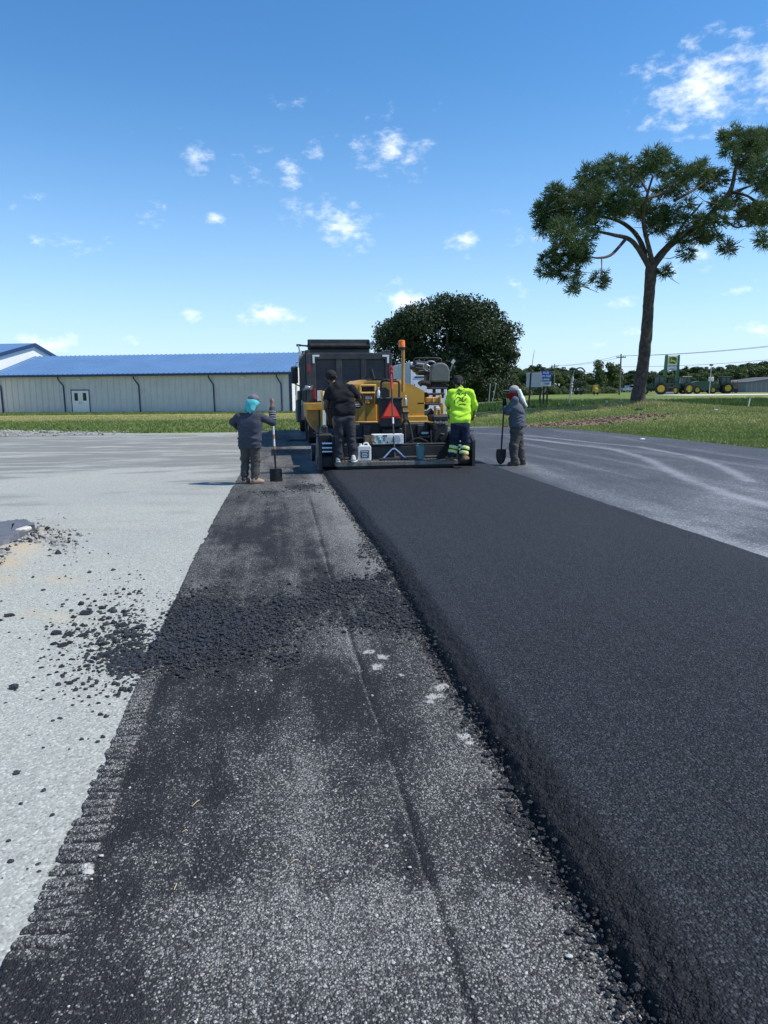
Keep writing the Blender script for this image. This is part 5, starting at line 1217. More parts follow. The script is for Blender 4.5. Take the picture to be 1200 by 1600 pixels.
# ---- white truck beyond the paver
m_boxg = mat('shaded_box_side', (.56, .57, .56), .5, var=.05, dirt=(.4, .4, .38), dscale=1.2); m_wt = mat('white_truck_paint', (.80, .80, .79), .4, var=.03)  # white box side painted greyer, its shade put into the colour
YB2 = 29.2; xl_ = Q(640.5, 600, YB2).x; xr_ = Q(669, 600, YB2).x; xlow = Q(699, 600, YB2).x; zlow = Q(690, 603, YB2).z; zt_ = Q(640, 565.5, YB2).z
Ln = Q(614, 566, 33.4); OX, OY, OZ = (xl_ + xr_) / 2, YB2, 0.0
bt = thing('box_truck', 'white box truck half hidden behind the yellow paver and its seat', 'truck', (OX, OY, 0))
w = (xr_ - xl_); BLn = 4.2
mb = MB(); mb.box((0, BLn / 2, (zt_ + .75) / 2), (w, BLn, zt_ - .75), b=.03); bx = mb.build('box_body', m_boxg, bt)
mb = MB(); mb.box((0, -.03, (zt_ + .75) / 2), (w - .04, .05, zt_ - .80), b=.01); mb.build('rear_frame', m_wt, bt)
mb = MB(); qbox(mb, 645.5, 586, 667, 640, YB2 - .06, .03, .004); rd = mb.build('rear_door', m_wt, bt)
mb = MB(); qbox(mb, 648, 588, 666, 590.2, YB2 - .075, .012, 0); qbox(mb, 647.3, 600, 648.3, 606, YB2 - .075, .012, 0); mb.build('door_marking', m_dkst, rd)
mb = MB(); mb.prism([(0, .6), (0, 2.1), (.5, 2.15), (1.1, 1.5), (1.9, 1.35), (1.95, .6)], -w / 2 + .1, w / 2 - .1, lambda p, q_, d: (d, BLn + .15 + p, q_)); mb.build('cab', m_wt, bt)
for y in (.9, BLn + 1.4):
    for sx in (-w / 2 + .16, w / 2 - .16): wheel(bt, (sx, y, .40), .40, .24)
mb = MB(); mb.box((0, 2.6, .62), (.9, 5.2, .2)); mb.build('chassis', m_blk, bt)
mb = MB(); mb.box((0, -.12, .55), (w, .12, .14)); mb.build('bumper', m_blk, bt)

mb = MB(); mb.box(((xlow + xr_) / 2 - OX, BLn / 2, (zlow + .62) / 2), (xlow - xr_ - .01, BLn - .1, zlow - .62), b=.03); mb.build('side_tank', m_wt, bt)
# ------------------------------------------------------------------ people: smooth-blended distance fields meshed with surface nets
def surface_nets(f, org, h):
    s = f < 0; nx, ny, nz = f.shape
    cor = [(i, j, k) for i in (0, 1) for j in (0, 1) for k in (0, 1)]
    sl = lambda a, c: a[c[0]:nx - 1 + c[0], c[1]:ny - 1 + c[1], c[2]:nz - 1 + c[2]]
    cnt = sum(sl(s, c).astype(np.int8) for c in cor); act = (cnt > 0) & (cnt < 8)
    ai = np.argwhere(act); idx = np.full(act.shape, -1, np.int64); idx[act] = np.arange(len(ai))
    pos = np.zeros((len(ai), 3)); num = np.zeros(len(ai))
    for a in cor:
        for ax in range(3):
            if a[ax]: continue
            b = list(a); b[ax] = 1
            fa = f[ai[:, 0] + a[0], ai[:, 1] + a[1], ai[:, 2] + a[2]]; fb = f[ai[:, 0] + b[0], ai[:, 1] + b[1], ai[:, 2] + b[2]]
            m = (fa < 0) != (fb < 0); t = np.where(m, fa / np.where(m, fa - fb, 1), 0)
            p = np.repeat(np.array(a, float)[None], len(ai), 0); p[:, ax] = t; pos += p * m[:, None]; num += m
    V = (ai + pos / num[:, None]) * h + org; F = []
    for ax in range(3):
        u, w = [(1, 2), (2, 0), (0, 1)][ax]
        d = [slice(None)] * 3; d[ax] = slice(0, -1); e = [slice(None)] * 3; e[ax] = slice(1, None)
        cr = s[tuple(d)] != s[tuple(e)]; ci = np.argwhere(cr)
        ci = ci[(ci[:, u] > 0) & (ci[:, w] > 0) & (ci[:, u] < f.shape[u] - 1) & (ci[:, w] < f.shape[w] - 1)]
        def g(du, dw):
            q = ci.copy(); q[:, u] -= du; q[:, w] -= dw; return idx[q[:, 0], q[:, 1], q[:, 2]]
        quad = np.stack([g(1, 1), g(0, 1), g(0, 0), g(1, 0)], 1)
        flip = ~s[ci[:, 0], ci[:, 1], ci[:, 2]]; quad[flip] = quad[flip][:, ::-1]; F.append(quad)
    return V, np.concatenate(F)
class SDF:
    """round cones and ellipsoids joined by smooth minimum; optional cuts and wrinkles"""
    def __init__(s): s.p = []; s.cuts = []; s.wr = None
    def cone(s, a, b, ra, rb=None, k=.02): s.p.append(('c', np.array(a, float), np.array(b, float), ra, ra if rb is None else rb, k)); return s
    def chain(s, pts, rs, k=.02):
        for i in range(len(pts) - 1): s.cone(pts[i], pts[i + 1], rs[i], rs[i + 1], k)
        return s
    def ell(s, c, r, k=.02, rot=None): s.p.append(('e', np.array(c, float), np.array(r, float), None if rot is None else np.array(Euler(rot).to_matrix().transposed()), 0, k)); return s
    def box(s, c, hd, rot=(0, 0, 0), r=.01, k=.005): s.p.append(('b', np.array(c, float), np.array(hd, float), np.array(Euler(rot).to_matrix().transposed()), r, k)); return s
    def cut(s, p, n): s.cuts.append((np.array(p, float), np.array(n, float) / np.linalg.norm(n))); return s
    def mesh(s, h):
        los = []; his = []
        for q in s.p:
            if q[0] == 'c':
                R = max(q[3], q[4]); los.append(np.minimum(q[1], q[2]) - R); his.append(np.maximum(q[1], q[2]) + R)
            else: R = np.max(q[2]) * (1.75 if q[0] == 'b' else 1) + (q[4] if q[0] == 'b' else 0); los.append(q[1] - R); his.append(q[1] + R)
        lo = np.min(los, 0) - .05; hi = np.max(his, 0) + .05; n = np.ceil((hi - lo) / h).astype(int) + 1
        f = np.full(n, 1.0); ax = [lo[i] + h * np.arange(n[i]) for i in range(3)]
        for q, l_, h_ in zip(s.p, los, his):
            k = q[5]; m = .05 + k; i0 = np.maximum(0, np.floor((l_ - m - lo) / h).astype(int)); i1 = np.minimum(n, np.ceil((h_ + m - lo) / h).astype(int) + 1)
            sub = tuple(slice(a, b) for a, b in zip(i0, i1))
            G_ = np.stack(np.meshgrid(*[ax[i][sub[i]] for i in range(3)], indexing='ij'), -1)
            if q[0] == 'c':
                ab = q[2] - q[1]; L = ab @ ab + 1e-12; t = np.clip(((G_ - q[1]) @ ab) / L, 0, 1)
                d = np.linalg.norm(G_ - q[1] - t[..., None] * ab, axis=-1) - (q[3] + (q[4] - q[3]) * t)
            elif q[0] == 'e':
                p = G_ - q[1]; p = p if q[3] is None else p @ q[3].T
                a_ = np.linalg.norm(p / q[2], axis=-1); b_ = np.linalg.norm(p / q[2] ** 2, axis=-1) + 1e-9; d = a_ * (a_ - 1) / b_
            else:
                p = np.abs((G_ - q[1]) @ q[3].T) - q[2] + q[4]; d = np.linalg.norm(np.maximum(p, 0), axis=-1) + np.minimum(np.max(p, -1), 0) - q[4]
            c = f[sub]; hh = np.clip(.5 + .5 * (c - d) / max(k, 1e-4), 0, 1); f[sub] = c * (1 - hh) + d * hh - k * hh * (1 - hh)
        if s.wr or s.cuts:
            G_ = np.stack(np.meshgrid(*ax, indexing='ij'), -1)
            if s.wr:
                near = np.abs(f) < .06; P_ = G_[near]; f[near] += s.wr(P_[:, 0], P_[:, 1], P_[:, 2])
            for p, n_ in s.cuts: f = np.maximum(f, (G_ - p) @ n_)
        return surface_nets(f, lo, h)
    def build(s, name, m, parent, h=.010):
        V, F = s.mesh(h); return link(name, mesh_np(name, V, F, m, True), parent)
def folds(amp, seed, sx=6, sz=16, zs=()):
    """cloth wrinkles: oblique ridges, tighter near the listed heights"""
    def w(x, y, z):
        n = vnoise(x * sx + .6 * z * sz, y * sx, z * sz + x * sx * .8, seed) - .5; n2 = vnoise(x * sx * 2.6, y * sx * 2.6, z * sz * 2.2, seed + 3) - .5
        g = .55 + sum(np.exp(-((z - c) / .08) ** 2) for c in zs)
        r = np.abs(vnoise(x * sx * 1.3 + 9, y * sx * 1.3, z * sz * 1.5 - x * 5, seed + 7) - .5) * 2
        return amp * g * (n * 1.3 + n2 * .5 + .7 * (r - .4))
    return w
def V3(*a): return np.array(a, float)
def unit(v): v = np.asarray(v, float); return v / np.linalg.norm(v)
def hand_grip(B, wrist, grip, axis, palm_side, r=.019, s=1.0):
    """palm plus four fingers and thumb wrapped round a bar of radius r along axis through grip"""
    axis = unit(axis); ps = unit(palm_side - axis * np.dot(palm_side, axis)); t = np.cross(axis, ps)
    fr = .0095 * s; kn = grip + ps * (r + .018)
    B.cone(wrist, kn + axis * .0, .027 * s, .030 * s, .02); B.cone(kn - axis * .026, kn + axis * .026, .021 * s, .021 * s, .012)
    for i, (o_, L) in enumerate(((-.033, .92), (-.011, 1.0), (.011, .97), (.033, .82))):
        R_ = r + fr; pts = [grip + axis * o_ + (ps * math.cos(a) + t * math.sin(a)) * R_ for a in (.35, 1.15, 1.95, 2.2 + .8 * L)]
        B.chain(pts, [fr * 1.1, fr, fr * .95, fr * .8], .004)
    pts = [kn - axis * .03 - t * .01, grip - axis * .038 - t * (r + fr), grip - axis * .02 - t * (r + fr) * .8 - ps * (r * .9)]
    B.chain(pts, [.014 * s, .011 * s, .009 * s], .006)
def hand_relaxed(B, wrist, d, side, s=1.0):
    """slightly curled hanging hand: palm along d, thumb on the +side"""
    d = unit(d); side = unit(side - d * np.dot(side, d)); nrm = np.cross(d, side)
    pc = wrist + d * .055; B.cone(wrist, wrist + d * .085, .026 * s, .024 * s, .012)
    B.cone(pc - side * .018, pc + side * .02, .022 * s, .022 * s, .012)
    for o_, L in ((-.030, .78), (-.010, .95), (.010, 1.0), (.029, .92)):
        b0 = wrist + d * .088 + side * o_; p1 = b0 + d * .038 * L + nrm * .006; p2 = p1 + d * .025 * L + nrm * .014; p3 = p2 + d * .014 * L + nrm * .016
        B.chain([b0, p1, p2, p3], [.0105 * s, .0098 * s, .009 * s, .0078 * s], .004)
    B.chain([wrist + d * .03 + side * .022, wrist + d * .055 + side * .045 + nrm * .012, wrist + d * .085 + side * .046 + nrm * .026], [.014 * s, .012 * s, .009 * s], .006)
def head_on(B, c, face, up, s=1.0):
    """skull, jaw, nose, mouth ridge, ears; c = head centre (eye height)"""
    face = unit(face); up = unit(up - face * np.dot(up, face)); sd = np.cross(face, up)
    p = lambda f_, u_, s_: c + (face * f_ + up * u_ + sd * s_) * s
    B.ell(p(-.012, .03, 0), V3(.088, .088, .10) * s, .02); B.cone(p(.030, -.055, 0), p(.040, -.085, 0), .058 * s, .042 * s, .03)
    B.cone(p(.086, .012, 0), p(.104, -.028, 0), .010 * s, .016 * s, .012); B.cone(p(.082, -.058, -.018), p(.082, -.058, .018), .011 * s, .011 * s, .010)
    B.cone(p(.078, .028, -.036), p(.078, .028, .036), .014 * s, .014 * s, .012)
    for k in (-1, 1): B.ell(p(-.005, -.005, k * .090), V3(.016, .022, .032) * s, .008)
    return p
def eyes(p, body, m):
    for k in (-1, 1):
        mb = MB(); mb.lathe([(0, -.012), (.0085, -.0085), (.012, 0), (.0085, .0085), (0, .012)], p(.074, .006, k * .032), n=10); mb.build('eye', m, body, True)
def torso(B, hip, hw, waist, ww, chest, cw, sho, sw, side, rr, k=.07):
    """stack of sideways capsules from pelvis to shoulders"""
    for c, w, r in ((hip, hw, rr[0]), ((hip + waist) / 2, (hw + ww) / 2, (rr[0] + rr[1]) / 2), (waist, ww, rr[1]), ((waist + chest) / 2, (ww + cw) / 2, (rr[1] + rr[2]) / 2), (chest, cw, rr[2]), (sho, sw, rr[3])):
        B.cone(c - side * w, c + side * w, r, r, k)
m_skinL = mat('brown_skin', (.26, .135, .085), .5, var=.1, scale=12); m_skinD = mat('dark_skin', (.085, .045, .030), .45, var=.1, scale=12); m_eye = mat('eye_surface', (.55, .52, .48), .3)
def cloth(name, c, var=.12, dirt=None, rough=.9): return mat(name, c, rough, var=var, scale=7, bump=.25, bscale=120, dirt=dirt, dscale=4, damt=.45, spec=.2)
def boot(parent, heel, toe, m, h=.10, w=.045, sole=None, name='shoe'):
    heel = np.array(heel, float); toe = np.array(toe, float); d = unit(toe - heel)
    B = SDF(); B.cone(heel + V3(0, 0, .045), toe + V3(0, 0, .032) - d * .04, w, w * .82, .02); B.cone(heel + V3(0, 0, .05) + d * .01, heel + V3(0, 0, h) + d * .015, w * .95, w * .95, .03); B.cone(heel + d * .05 + V3(0, 0, .07), toe - d * .09 + V3(0, 0, .05), w * .85, w * .8, .03)
    B.cut(heel + V3(0, 0, .006), (0, 0, -1)); o = B.build(name, m, parent, .009)
    if sole:
        B = SDF(); sd = unit(np.cross(d, V3(0, 0, 1))); B.cone(heel + V3(0, 0, .01), toe - d * .035 + V3(0, 0, .01), w * 1.04, w * .92, .01); B.cut(heel + V3(0, 0, .024), (0, 0, 1)); B.cut(heel + V3(0, 0, .001), (0, 0, -1)); B.build('sole', sole, o, .008)
    return o
def person(label, px, py, z0, Y=None):
    """empty at the feet; local axes follow the picture: x right, y away, z up. returns (empty, pixel->local)"""
    q = G(px, py, z0); o = thing('person', label, 'person', q, -YAW)
    D0 = q.dot(RWF)
    def L(x, y, dy=0.0):
        v = P(x, y, D0 + dy) - q; return V3(v.dot(RWR), dy, v.z)
    return o, L, q
BARS = {}
# ---------- A: worker with teal towel, left
o, L, qA = person('worker with teal towel under grey cap, dark slate shirt, leaning on a square shovel', 389, 755.5, .014)
wrist, gp = L(425, 634, .20), L(424.4, 627.5, .24)
shA, shB = L(424.2, 622, .245), L(430.8, 735, .245)
BARS['A'] = (qA, shA, shB)
ax = unit(shB - shA)
hip, waist, chest, sho = L(390, 689, .0), L(390, 674, .01), L(390, 660, .02), L(390.5, 650, .02)
side = unit(V3(1, -.15, 0)); hc = L(396.5, 628, .07); face = unit(V3(.55, .82, -.18))
elR, elL, haL = L(426, 660.5, .12), L(363.5, 659.5, .06), L(378, 672, .26)
B = SDF(); torso(B, hip, .06, waist, .06, chest, .07, sho, .12, side, (.095, .085, .09, .055))
B.cone(sho, hc - V3(0, 0, .06), .058, .052, .03); pf = head_on(B, hc, face, V3(0, 0, 1), .94)
B.chain([L(406.5, 650, .02), elR, wrist], [.052, .044, .031]); hand_grip(B, wrist, gp, ax, V3(.45, -.85, 0), .018)
B.chain([L(374.5, 650, .02), elL, haL], [.052, .044, .031]); hand_relaxed(B, haL, V3(.75, .35, -.15), V3(0, .4, 1))
kL, kR, fL, fR = L(383, 722, .02), L(399, 722, .03), L(382.5, 752, .0), L(398, 753, -.02)
B.chain([hip - side * .09, kL, fL], [.085, .062, .042], .04); B.chain([hip + side * .09, kR, fR], [.085, .062, .042], .04)
body = B.build('body', m_skinL, o, .0085); eyes(pf, body, m_eye)
m_shA = cloth('slate_blue_shirt', (.052, .058, .080), .12, (.10, .10, .115)); B = SDF()
torso(B, L(390, 696, 0), .090, waist, .085, chest, .10, sho + V3(0, 0, -.01), .135, side, (.122, .116, .112, .068))
B.chain([L(407, 651, .02), elR, L(425.2, 638.5, .19)], [.070, .060, .047], .018); B.chain([L(373.5, 651, .02), elL, L(374, 670, .22)], [.070, .060, .048], .018); B.cone(sho, sho + V3(.03, .02, .055), .075, .068, .02)
B.wr = folds(.016, 11, 5, 13, (.72, .82)); B.cut(L(390, 701, 0), (0.05, 0, -1)); B.build('shirt', m_shA, o, .0095)
mb = MB()
for i, t in enumerate((.25, .42, .6, .76)):
    c = elR + (L(425.2, 638.5, .19) - elR) * t; d = unit(L(425.2, 638.5, .19) - elR); R_ = .066 - .016 * t + .006
    u = unit(np.cross(d, V3(0, 1, 0))); w_ = np.cross(d, u); mb.tube([tuple(c + (u * math.cos(a) + w_ * math.sin(a)) * R_) for a in np.linspace(0, 6.283, 17)], .0055, 5, False)
mb.build('sleeve_stripe', cloth('pale_grey_cloth', (.42, .43, .48)), o, True)
m_trA = cloth('brown_grey_trousers', (.068, .064, .062), .18, (.12, .11, .10)); B = SDF()
B.cone(hip - side * .06, hip + side * .06, .115, .115, .05); B.chain([hip - side * .078, kL, L(382.5, 748, 0)], [.100, .076, .068], .015); B.chain([hip + side * .078, kR, L(398, 749.5, -.02)], [.104, .082, .072], .015)
B.wr = folds(.020, 12, 6, 15, (.42, .12)); B.cut(L(390, 753.3, 0), (0, 0, -1)); B.build('trousers', m_trA, o, .0095)
m_tanb = cloth('tan_suede', (.36, .235, .165), .15); boot(o, L(382.5, 756, -.02) * V3(1, 1, 0), (L(382.5, 756).item(0) + .07, .20, 0), m_tanb); boot(o, L(397, 757, -.05) * V3(1, 1, 0), (L(397).item(0) + .19 if False else L(397, 757)[0] + .185, .03, 0), m_tanb)
m_capA = cloth('grey_cap_cloth', (.16, .15, .165), .12); B = SDF(); B.ell(pf(-.012, .055, 0), V3(.101, .101, .082), .01); B.cut(pf(0, .035, 0), -unit(V3(0, 0, 1) - face * .12)); B.wr = lambda x, y, z: .006 * (vnoise(x * 25, y * 25, z * 25, 5) - .5)
cp = B.build('cap', m_capA, o, .009); B = SDF(); B.ell(pf(.13, .035, 0), V3(.085, .085, .030), .01); B.cut(pf(.13, .033, 0), (0, 0, -1)); B.cut(pf(.13, .047, 0), (0, 0, 1)); B.build('brim', m_capA, cp, .006)
m_teal_c = cloth('teal_towel_cloth', (.10, .47, .50), .15); B = SDF(); up = V3(0, 0, 1); sd = np.cross(face, up)
B.ell(pf(-.035, -.005, 0), V3(.096, .099, .080), .03); B.cone(pf(-.070, -.05, -.05), pf(-.095, -.16, -.115), .055, .026, .06); B.cone(pf(-.075, -.06, .02), pf(-.105, -.225, .04), .060, .016, .06); B.cone(pf(-.07, -.05, -.02), pf(-.10, -.17, -.03), .055, .030, .06); B.cone(pf(-.02, -.01, .085), pf(.015, -.02, .095), .030, .026, .03); B.cone(pf(-.05, -.05, .06), pf(-.085, -.16, .075), .05, .026, .06)
B.cut(pf(.035, -.01, 0), face); B.cut(pf(0, .052, 0), up); B.wr = folds(.018, 13, 12, 9); B.build('towel', m_teal_c, o, .008)
# ---------- B: big worker in black, on the walkway
o, L, qB = person('heavy set worker all in black standing on the walkway at the left control box', 540, 721.9, WZ)
hip, waist, chest, sho = L(537, 655, 0), L(536, 637, .03), L(533, 618, .05), L(530, 606.5, .06)
side = unit(V3(1, .25, .12)); hc = L(517.5, 590.5, .10); face = unit(V3(-.15, .95, -.15))
B = SDF(); torso(B, hip, .06, waist, .065, chest, .08, sho, .14, side, (.10, .10, .105, .055))
B.cone(sho + V3(-.05, 0, .0), hc - V3(0, 0, .05), .068, .060, .04); pf = head_on(B, hc, face, V3(-.15, 0, 1), 1.08)
elR, wR, gR = L(560.5, 622, .30), L(565, 630, .50), L(565.5, 632.5, .56)
elL, wL = L(510, 636, .06), L(513.5, 651, .14)
B.chain([L(549, 607, .08), elR, wR], [.072, .056, .036]); hand_relaxed(B, wR, V3(.1, .9, -.35), V3(-1, 0, .2), 1.1)
B.chain([L(513, 611, .06), elL, wL], [.072, .056, .036]); hand_relaxed(B, wL, V3(.15, .35, -.9), V3(.9, .3, 0), 1.1)
kL, kR, fL, fR = L(531, 690, .02), L(549, 690, .03), L(530.5, 717, 0), L(552, 716, .05)
B.chain([hip - side * .12, kL, fL], [.11, .08, .05], .04); B.chain([hip + side * .12, kR, fR], [.11, .08, .05], .04)
body = B.build('body', m_skinD, o, .009); eyes(pf, body, m_eye)
B = SDF(); torso(B, L(538, 645, .0), .10, waist + V3(0, 0, .03), .095, chest, .105, sho, .160, side, (.122, .126, .128, .072)); B.chain([L(549, 607.5, .08), L(556.5, 616.5, .19)], [.090, .082], .018); B.chain([L(514, 612, .06), L(511, 625, .06)], [.086, .084], .012); B.cone(sho + V3(-.03, 0, .02), sho + V3(-.05, .01, .06), .085, .080, .03)
B.wr = folds(.020, 21, 4, 11, (1.15, 1.25)); B.cut(L(537, 650, 0), (0, 0, -1)); B.build('t_shirt', cloth('black_cotton', (.016, .016, .018), .2), o, .010)
B = SDF(); B.cone(hip - side * .09, hip + side * .09, .125, .125, .05); B.chain([hip - side * .10, kL, L(530.5, 716, 0)], [.118, .098, .090], .012); B.chain([hip + side * .10, kR, L(552, 715, .05)], [.118, .094, .086], .012)
B.wr = folds(.022, 22, 5, 12, (.45, .10)); B.cut(L(540, 719.5, 0), (0, 0, -1)); B.build('trousers', cloth('charcoal_trousers', (.040, .041, .048), .2, (.075, .072, .072)), o, .010)
m_snk = mat('pale_sneaker', (.52, .50, .46), .7, var=.1); m_gsole = mat('white_sole', (.72, .70, .66), .7)
boot(o, V3(L(529, 721)[0], -.06, 0), (L(531, 721)[0] - .01, .22, 0), m_snk, .10, .046, m_gsole); boot(o, V3(L(552, 720)[0], -.04, 0), (L(553, 720)[0] + .05, .22, 0), m_snk, .10, .045, m_gsole)
m_hair = mat('black_hair', (.010, .009, .009), .85, var=.3, scale=40, bump=.6, bscale=90)
B = SDF(); B.ell(pf(-.024, .045, 0), V3(.110, .110, .105), .01); B.cut(pf(.06, .0, 0), unit(face * .9 - V3(0, 0, .6))); B.cut(pf(0, -.055, 0), (0, 0, -1)); B.wr = lambda x, y, z: .008 * (vnoise(x * 60, y * 60, z * 60, 3) - .5); B.build('hair', m_hair, o, .008)
B = SDF(); B.cone(pf(.035, -.075, -.055), pf(.075, -.09, 0), .028, .03, .02); B.cone(pf(.075, -.09, 0), pf(.035, -.075, .055), .03, .028, .02); B.build('beard', m_hair, o, .008)
# ---------- C: hi-vis worker on the walkway, head bowed
o, L, qC = person('worker in lime hi-vis shirt and navy trousers with striped ankles on the paver walkway', 712.5, 719.5, WZ)
hip, waist, chest, sho = L(719, 664, .0), L(719, 646, .04), L(719, 626, .11), L(719, 612, .17)
side = unit(V3(1, .06, 0)); hc = L(715.5, 597.5, .27); face = unit(V3(-.12, .75, -.65))
B = SDF(); torso(B, hip, .06, waist, .055, chest, .07, sho, .125, side, (.09, .085, .09, .055))
B.cone(sho, hc - V3(0, .03, .05), .06, .055, .03); pf = head_on(B, hc, face, V3(0, .5, 1), 1.0)
elR, wR = L(742, 633, .20), L(739.5, 651, .32); elL, wL = L(699.5, 629, .22), L(702.5, 648, .38)
B.chain([L(735, 613, .16), elR, wR], [.055, .046, .032]); hand_relaxed(B, wR, V3(-.2, .7, -.6), V3(-1, 0, 0))
B.chain([L(704, 613, .16), elL, wL], [.055, .046, .032]); hand_relaxed(B, wL, V3(.1, .8, -.4), V3(1, 0, 0))
kL, kR, fL, fR = L(710.5, 690, .10), L(728, 690, .06), L(706, 714, .06), L(723, 717, -.02)
B.chain([hip - side * .09, kL, fL], [.09, .066, .042], .04); B.chain([hip + side * .09, kR, fR], [.09, .066, .042], .04)
body = B.build('body', m_skinL, o, .009); eyes(pf, body, m_eye)
B = SDF(); torso(B, L(719.5, 658, .0), .085, waist, .080, chest, .10, sho - V3(0, 0, .01), .145, side, (.108, .104, .110, .070)); B.chain([L(735, 614, .16), elR, L(739, 648, .34)], [.072, .063, .050], .010); B.chain([L(704, 614, .16), elL, L(703, 645.5, .40)], [.072, .063, .050], .010); B.cone(sho, sho + V3(-.01, .05, .05), .082, .075, .02)
B.wr = folds(.022, 31, 4, 9, (.85, 1.0)); B.cut(L(719, 663, 0), (0.03, 0, -1)); m_hv = cloth('lime_hi_vis_cloth', (.50, .82, .055), .08); shirt = B.build('hi_vis_shirt', m_hv, o, .010)
# dark print on the back of the shirt: shaped to the cloth just above it
from mathutils.bvhtree import BVHTree
bv = BVHTree.FromPolygons([v.co for v in shirt.data.vertices], [tuple(p.vertices) for p in shirt.data.polygons])
def on_back(x, z):
    h = bv.ray_cast(Vector((x, -1.5, z)), Vector((0, 1, 0)))
    return None if h[0] is None else h[0] - Vector((0, .004, 0))
mb = MB(); r_ = np.random.default_rng(4)
pc = L(719, 620, 0)
STROKES = [[(-.03, .11), (.0, .14), (.04, .12), (.02, .08), (-.02, .09)], [(-.05, .06), (-.01, .10), (.03, .07), (.07, .10)], [(.06, .10), (.09, .04), (.05, .0)], [(-.07, .0), (-.03, .05), (.01, .02), (.05, .05), (.09, .01)], [(-.06, -.03), (-.02, .0), (.02, -.03), (.06, .0)], [(-.04, -.07), (.0, -.04), (.05, -.06), (.09, -.02)], [(-.08, -.09), (-.08, -.04)], [(-.02, -.10), (.03, -.09), (.08, -.10)], [(.03, .0), (.04, -.05)]]
for st_ in STROKES:
    pts = [on_back(pc[0] + a * 1.35, pc[2] + b_ * 1.5) for a, b_ in st_]; pts = [p for p in pts if p is not None]
    if len(pts) > 1: mb.tube(smooth_path(pts, 3), .0075, 4)
mb.build('shirt_print', cloth('dark_green_print', (.030, .075, .025)), shirt)
B = SDF(); B.cone(hip - side * .07, hip + side * .07, .118, .118, .05); B.chain([hip - side * .08, kL, L(706, 712, .06)], [.112, .084, .074], .015); B.chain([hip + side * .08, kR, L(723.5, 715, -.02)], [.112, .084, .074], .015)
B.wr = folds(.018, 32, 6, 13, (.4, .1)); B.cut(L(712, 714.5, .05), (0, 0, -1)); tr = B.build('trousers', cloth('navy_trousers', (.020, .026, .055), .2, (.06, .06, .075)), o, .0095)
m_band = cloth('silver_lime_band', (.66, .85, .10), .05); m_silv = mat('silver_reflective_stripe', (.78, .79, .76), .35)
for (ka, fa) in ((kL, L(706, 712, .06)), (kR, L(723.5, 715, -.02))):
    for t, w_ in ((.40, .045), (.70, .045)):
        c = ka + (fa - ka) * t; d = unit(fa - ka); B = SDF(); B.cone(c - d * .05, c + d * .05, .092, .090, .01); B.wr = folds(.010, 33, 6, 13); B.cut(c - d * w_ * .72, -d); B.cut(c + d * w_ * .72, d); bb = B.build('ankle_band', m_band, tr, .008)
        B = SDF(); B.cone(c - d * .05, c + d * .05, .0945, .0925, .01); B.wr = folds(.010, 33, 6, 13); B.cut(c - d * .012, -d); B.cut(c + d * .012, d); B.build('ankle_stripe', m_silv, tr, .007)
m_brb = cloth('brown_boot_leather', (.20, .125, .065), .2); boot(o, V3(L(706.5, 718)[0], .03, 0), (L(699, 718)[0] - .02, .23, 0), m_brb, .12, .044); boot(o, V3(L(724, 720)[0], -.09, 0), (L(729, 720)[0] + .05, .12, 0), m_brb, .12, .044)
B = SDF(); B.ell(pf(-.022, .040, 0), V3(.106, .106, .100), .01); B.cone(pf(-.05, -.01, -.03), pf(-.06, -.07, 0), .06, .05, .03); B.cut(pf(.065, .0, 0), face * .9 - V3(0, 0, .3)); B.wr = lambda x, y, z: .014 * (vnoise(x * 34, y * 34, z * 34, 3) - .5); B.build('hair', m_hair, o, .008)
# ---------- D: worker in profile with white towel, right
o, L, qD = person('worker with red bandana and white towel under his cap, standing right of the paver', 808, 727, .03)
hip, waist, chest, sho = L(807.5, 675, 0), L(808.5, 655, 0), L(808, 640, .0), L(806, 625, .0)
face = unit(V3(-.95, .30, -.02)); side = unit(np.cross(face, V3(0, 0, 1))); side = -side if side[1] > 0 else side    # side: towards camera
hc = L(802.5, 612.5, .02)
B = SDF(); torso(B, hip, .06, waist, .06, chest, .07, sho, .12, side, (.11, .115, .11, .065))
B.cone(sho, hc - V3(-.02, 0, .06), .06, .056, .03); pf = head_on(B, hc, face, V3(0, 0, 1), .95)
shD0, shD1 = L(788.3, 622.5, .06), L(783.2, 704, .06); axD = unit(shD1 - shD0); BARS['D'] = (qD, shD0, shD1)
elN, wN, gN = L(793, 644.5, -.14), L(788.5, 637, -.02), L(787.9, 631, .06); elF, wF, gF = L(791, 643, .20), L(787.5, 634, .12), L(788.2, 626, .06)
B.chain([sho + side * .15 + V3(0, 0, -.01), elN, wN], [.056, .047, .032]); hand_grip(B, wN, gN, axD, V3(.2, -1, 0), .018)
B.chain([sho - side * .15 + V3(0, 0, -.01), elF, wF], [.056, .047, .032]); hand_grip(B, wF, gF, axD, V3(.1, 1, 0), .018)
kN, kF, fN, fF = L(802.5, 700, -.09), L(813, 700, .08), L(803.5, 722, -.09), L(815.5, 721, .08)
B.chain([hip + side * .085, kN, fN], [.09, .066, .042], .04); B.chain([hip - side * .085, kF, fF], [.09, .066, .042], .04)
body = B.build('body', m_skinL, o, .0085); eyes(pf, body, m_eye)
m_shD = cloth('slate_grey_shirt', (.082, .094, .118), .12, (.14, .15, .17)); B = SDF(); torso(B, L(808.5, 664, 0), .09, waist, .09, chest, .10, sho - V3(0, 0, .01), .14, side, (.148, .150, .138, .078)); B.chain([sho + side * .155, elN, L(789.2, 637, -.03)], [.078, .064, .047], .015); B.chain([sho - side * .155, elF, L(788, 635.5, .13)], [.078, .064, .048], .015); B.cone(sho, sho + V3(-.02, .01, .05), .08, .072, .02)
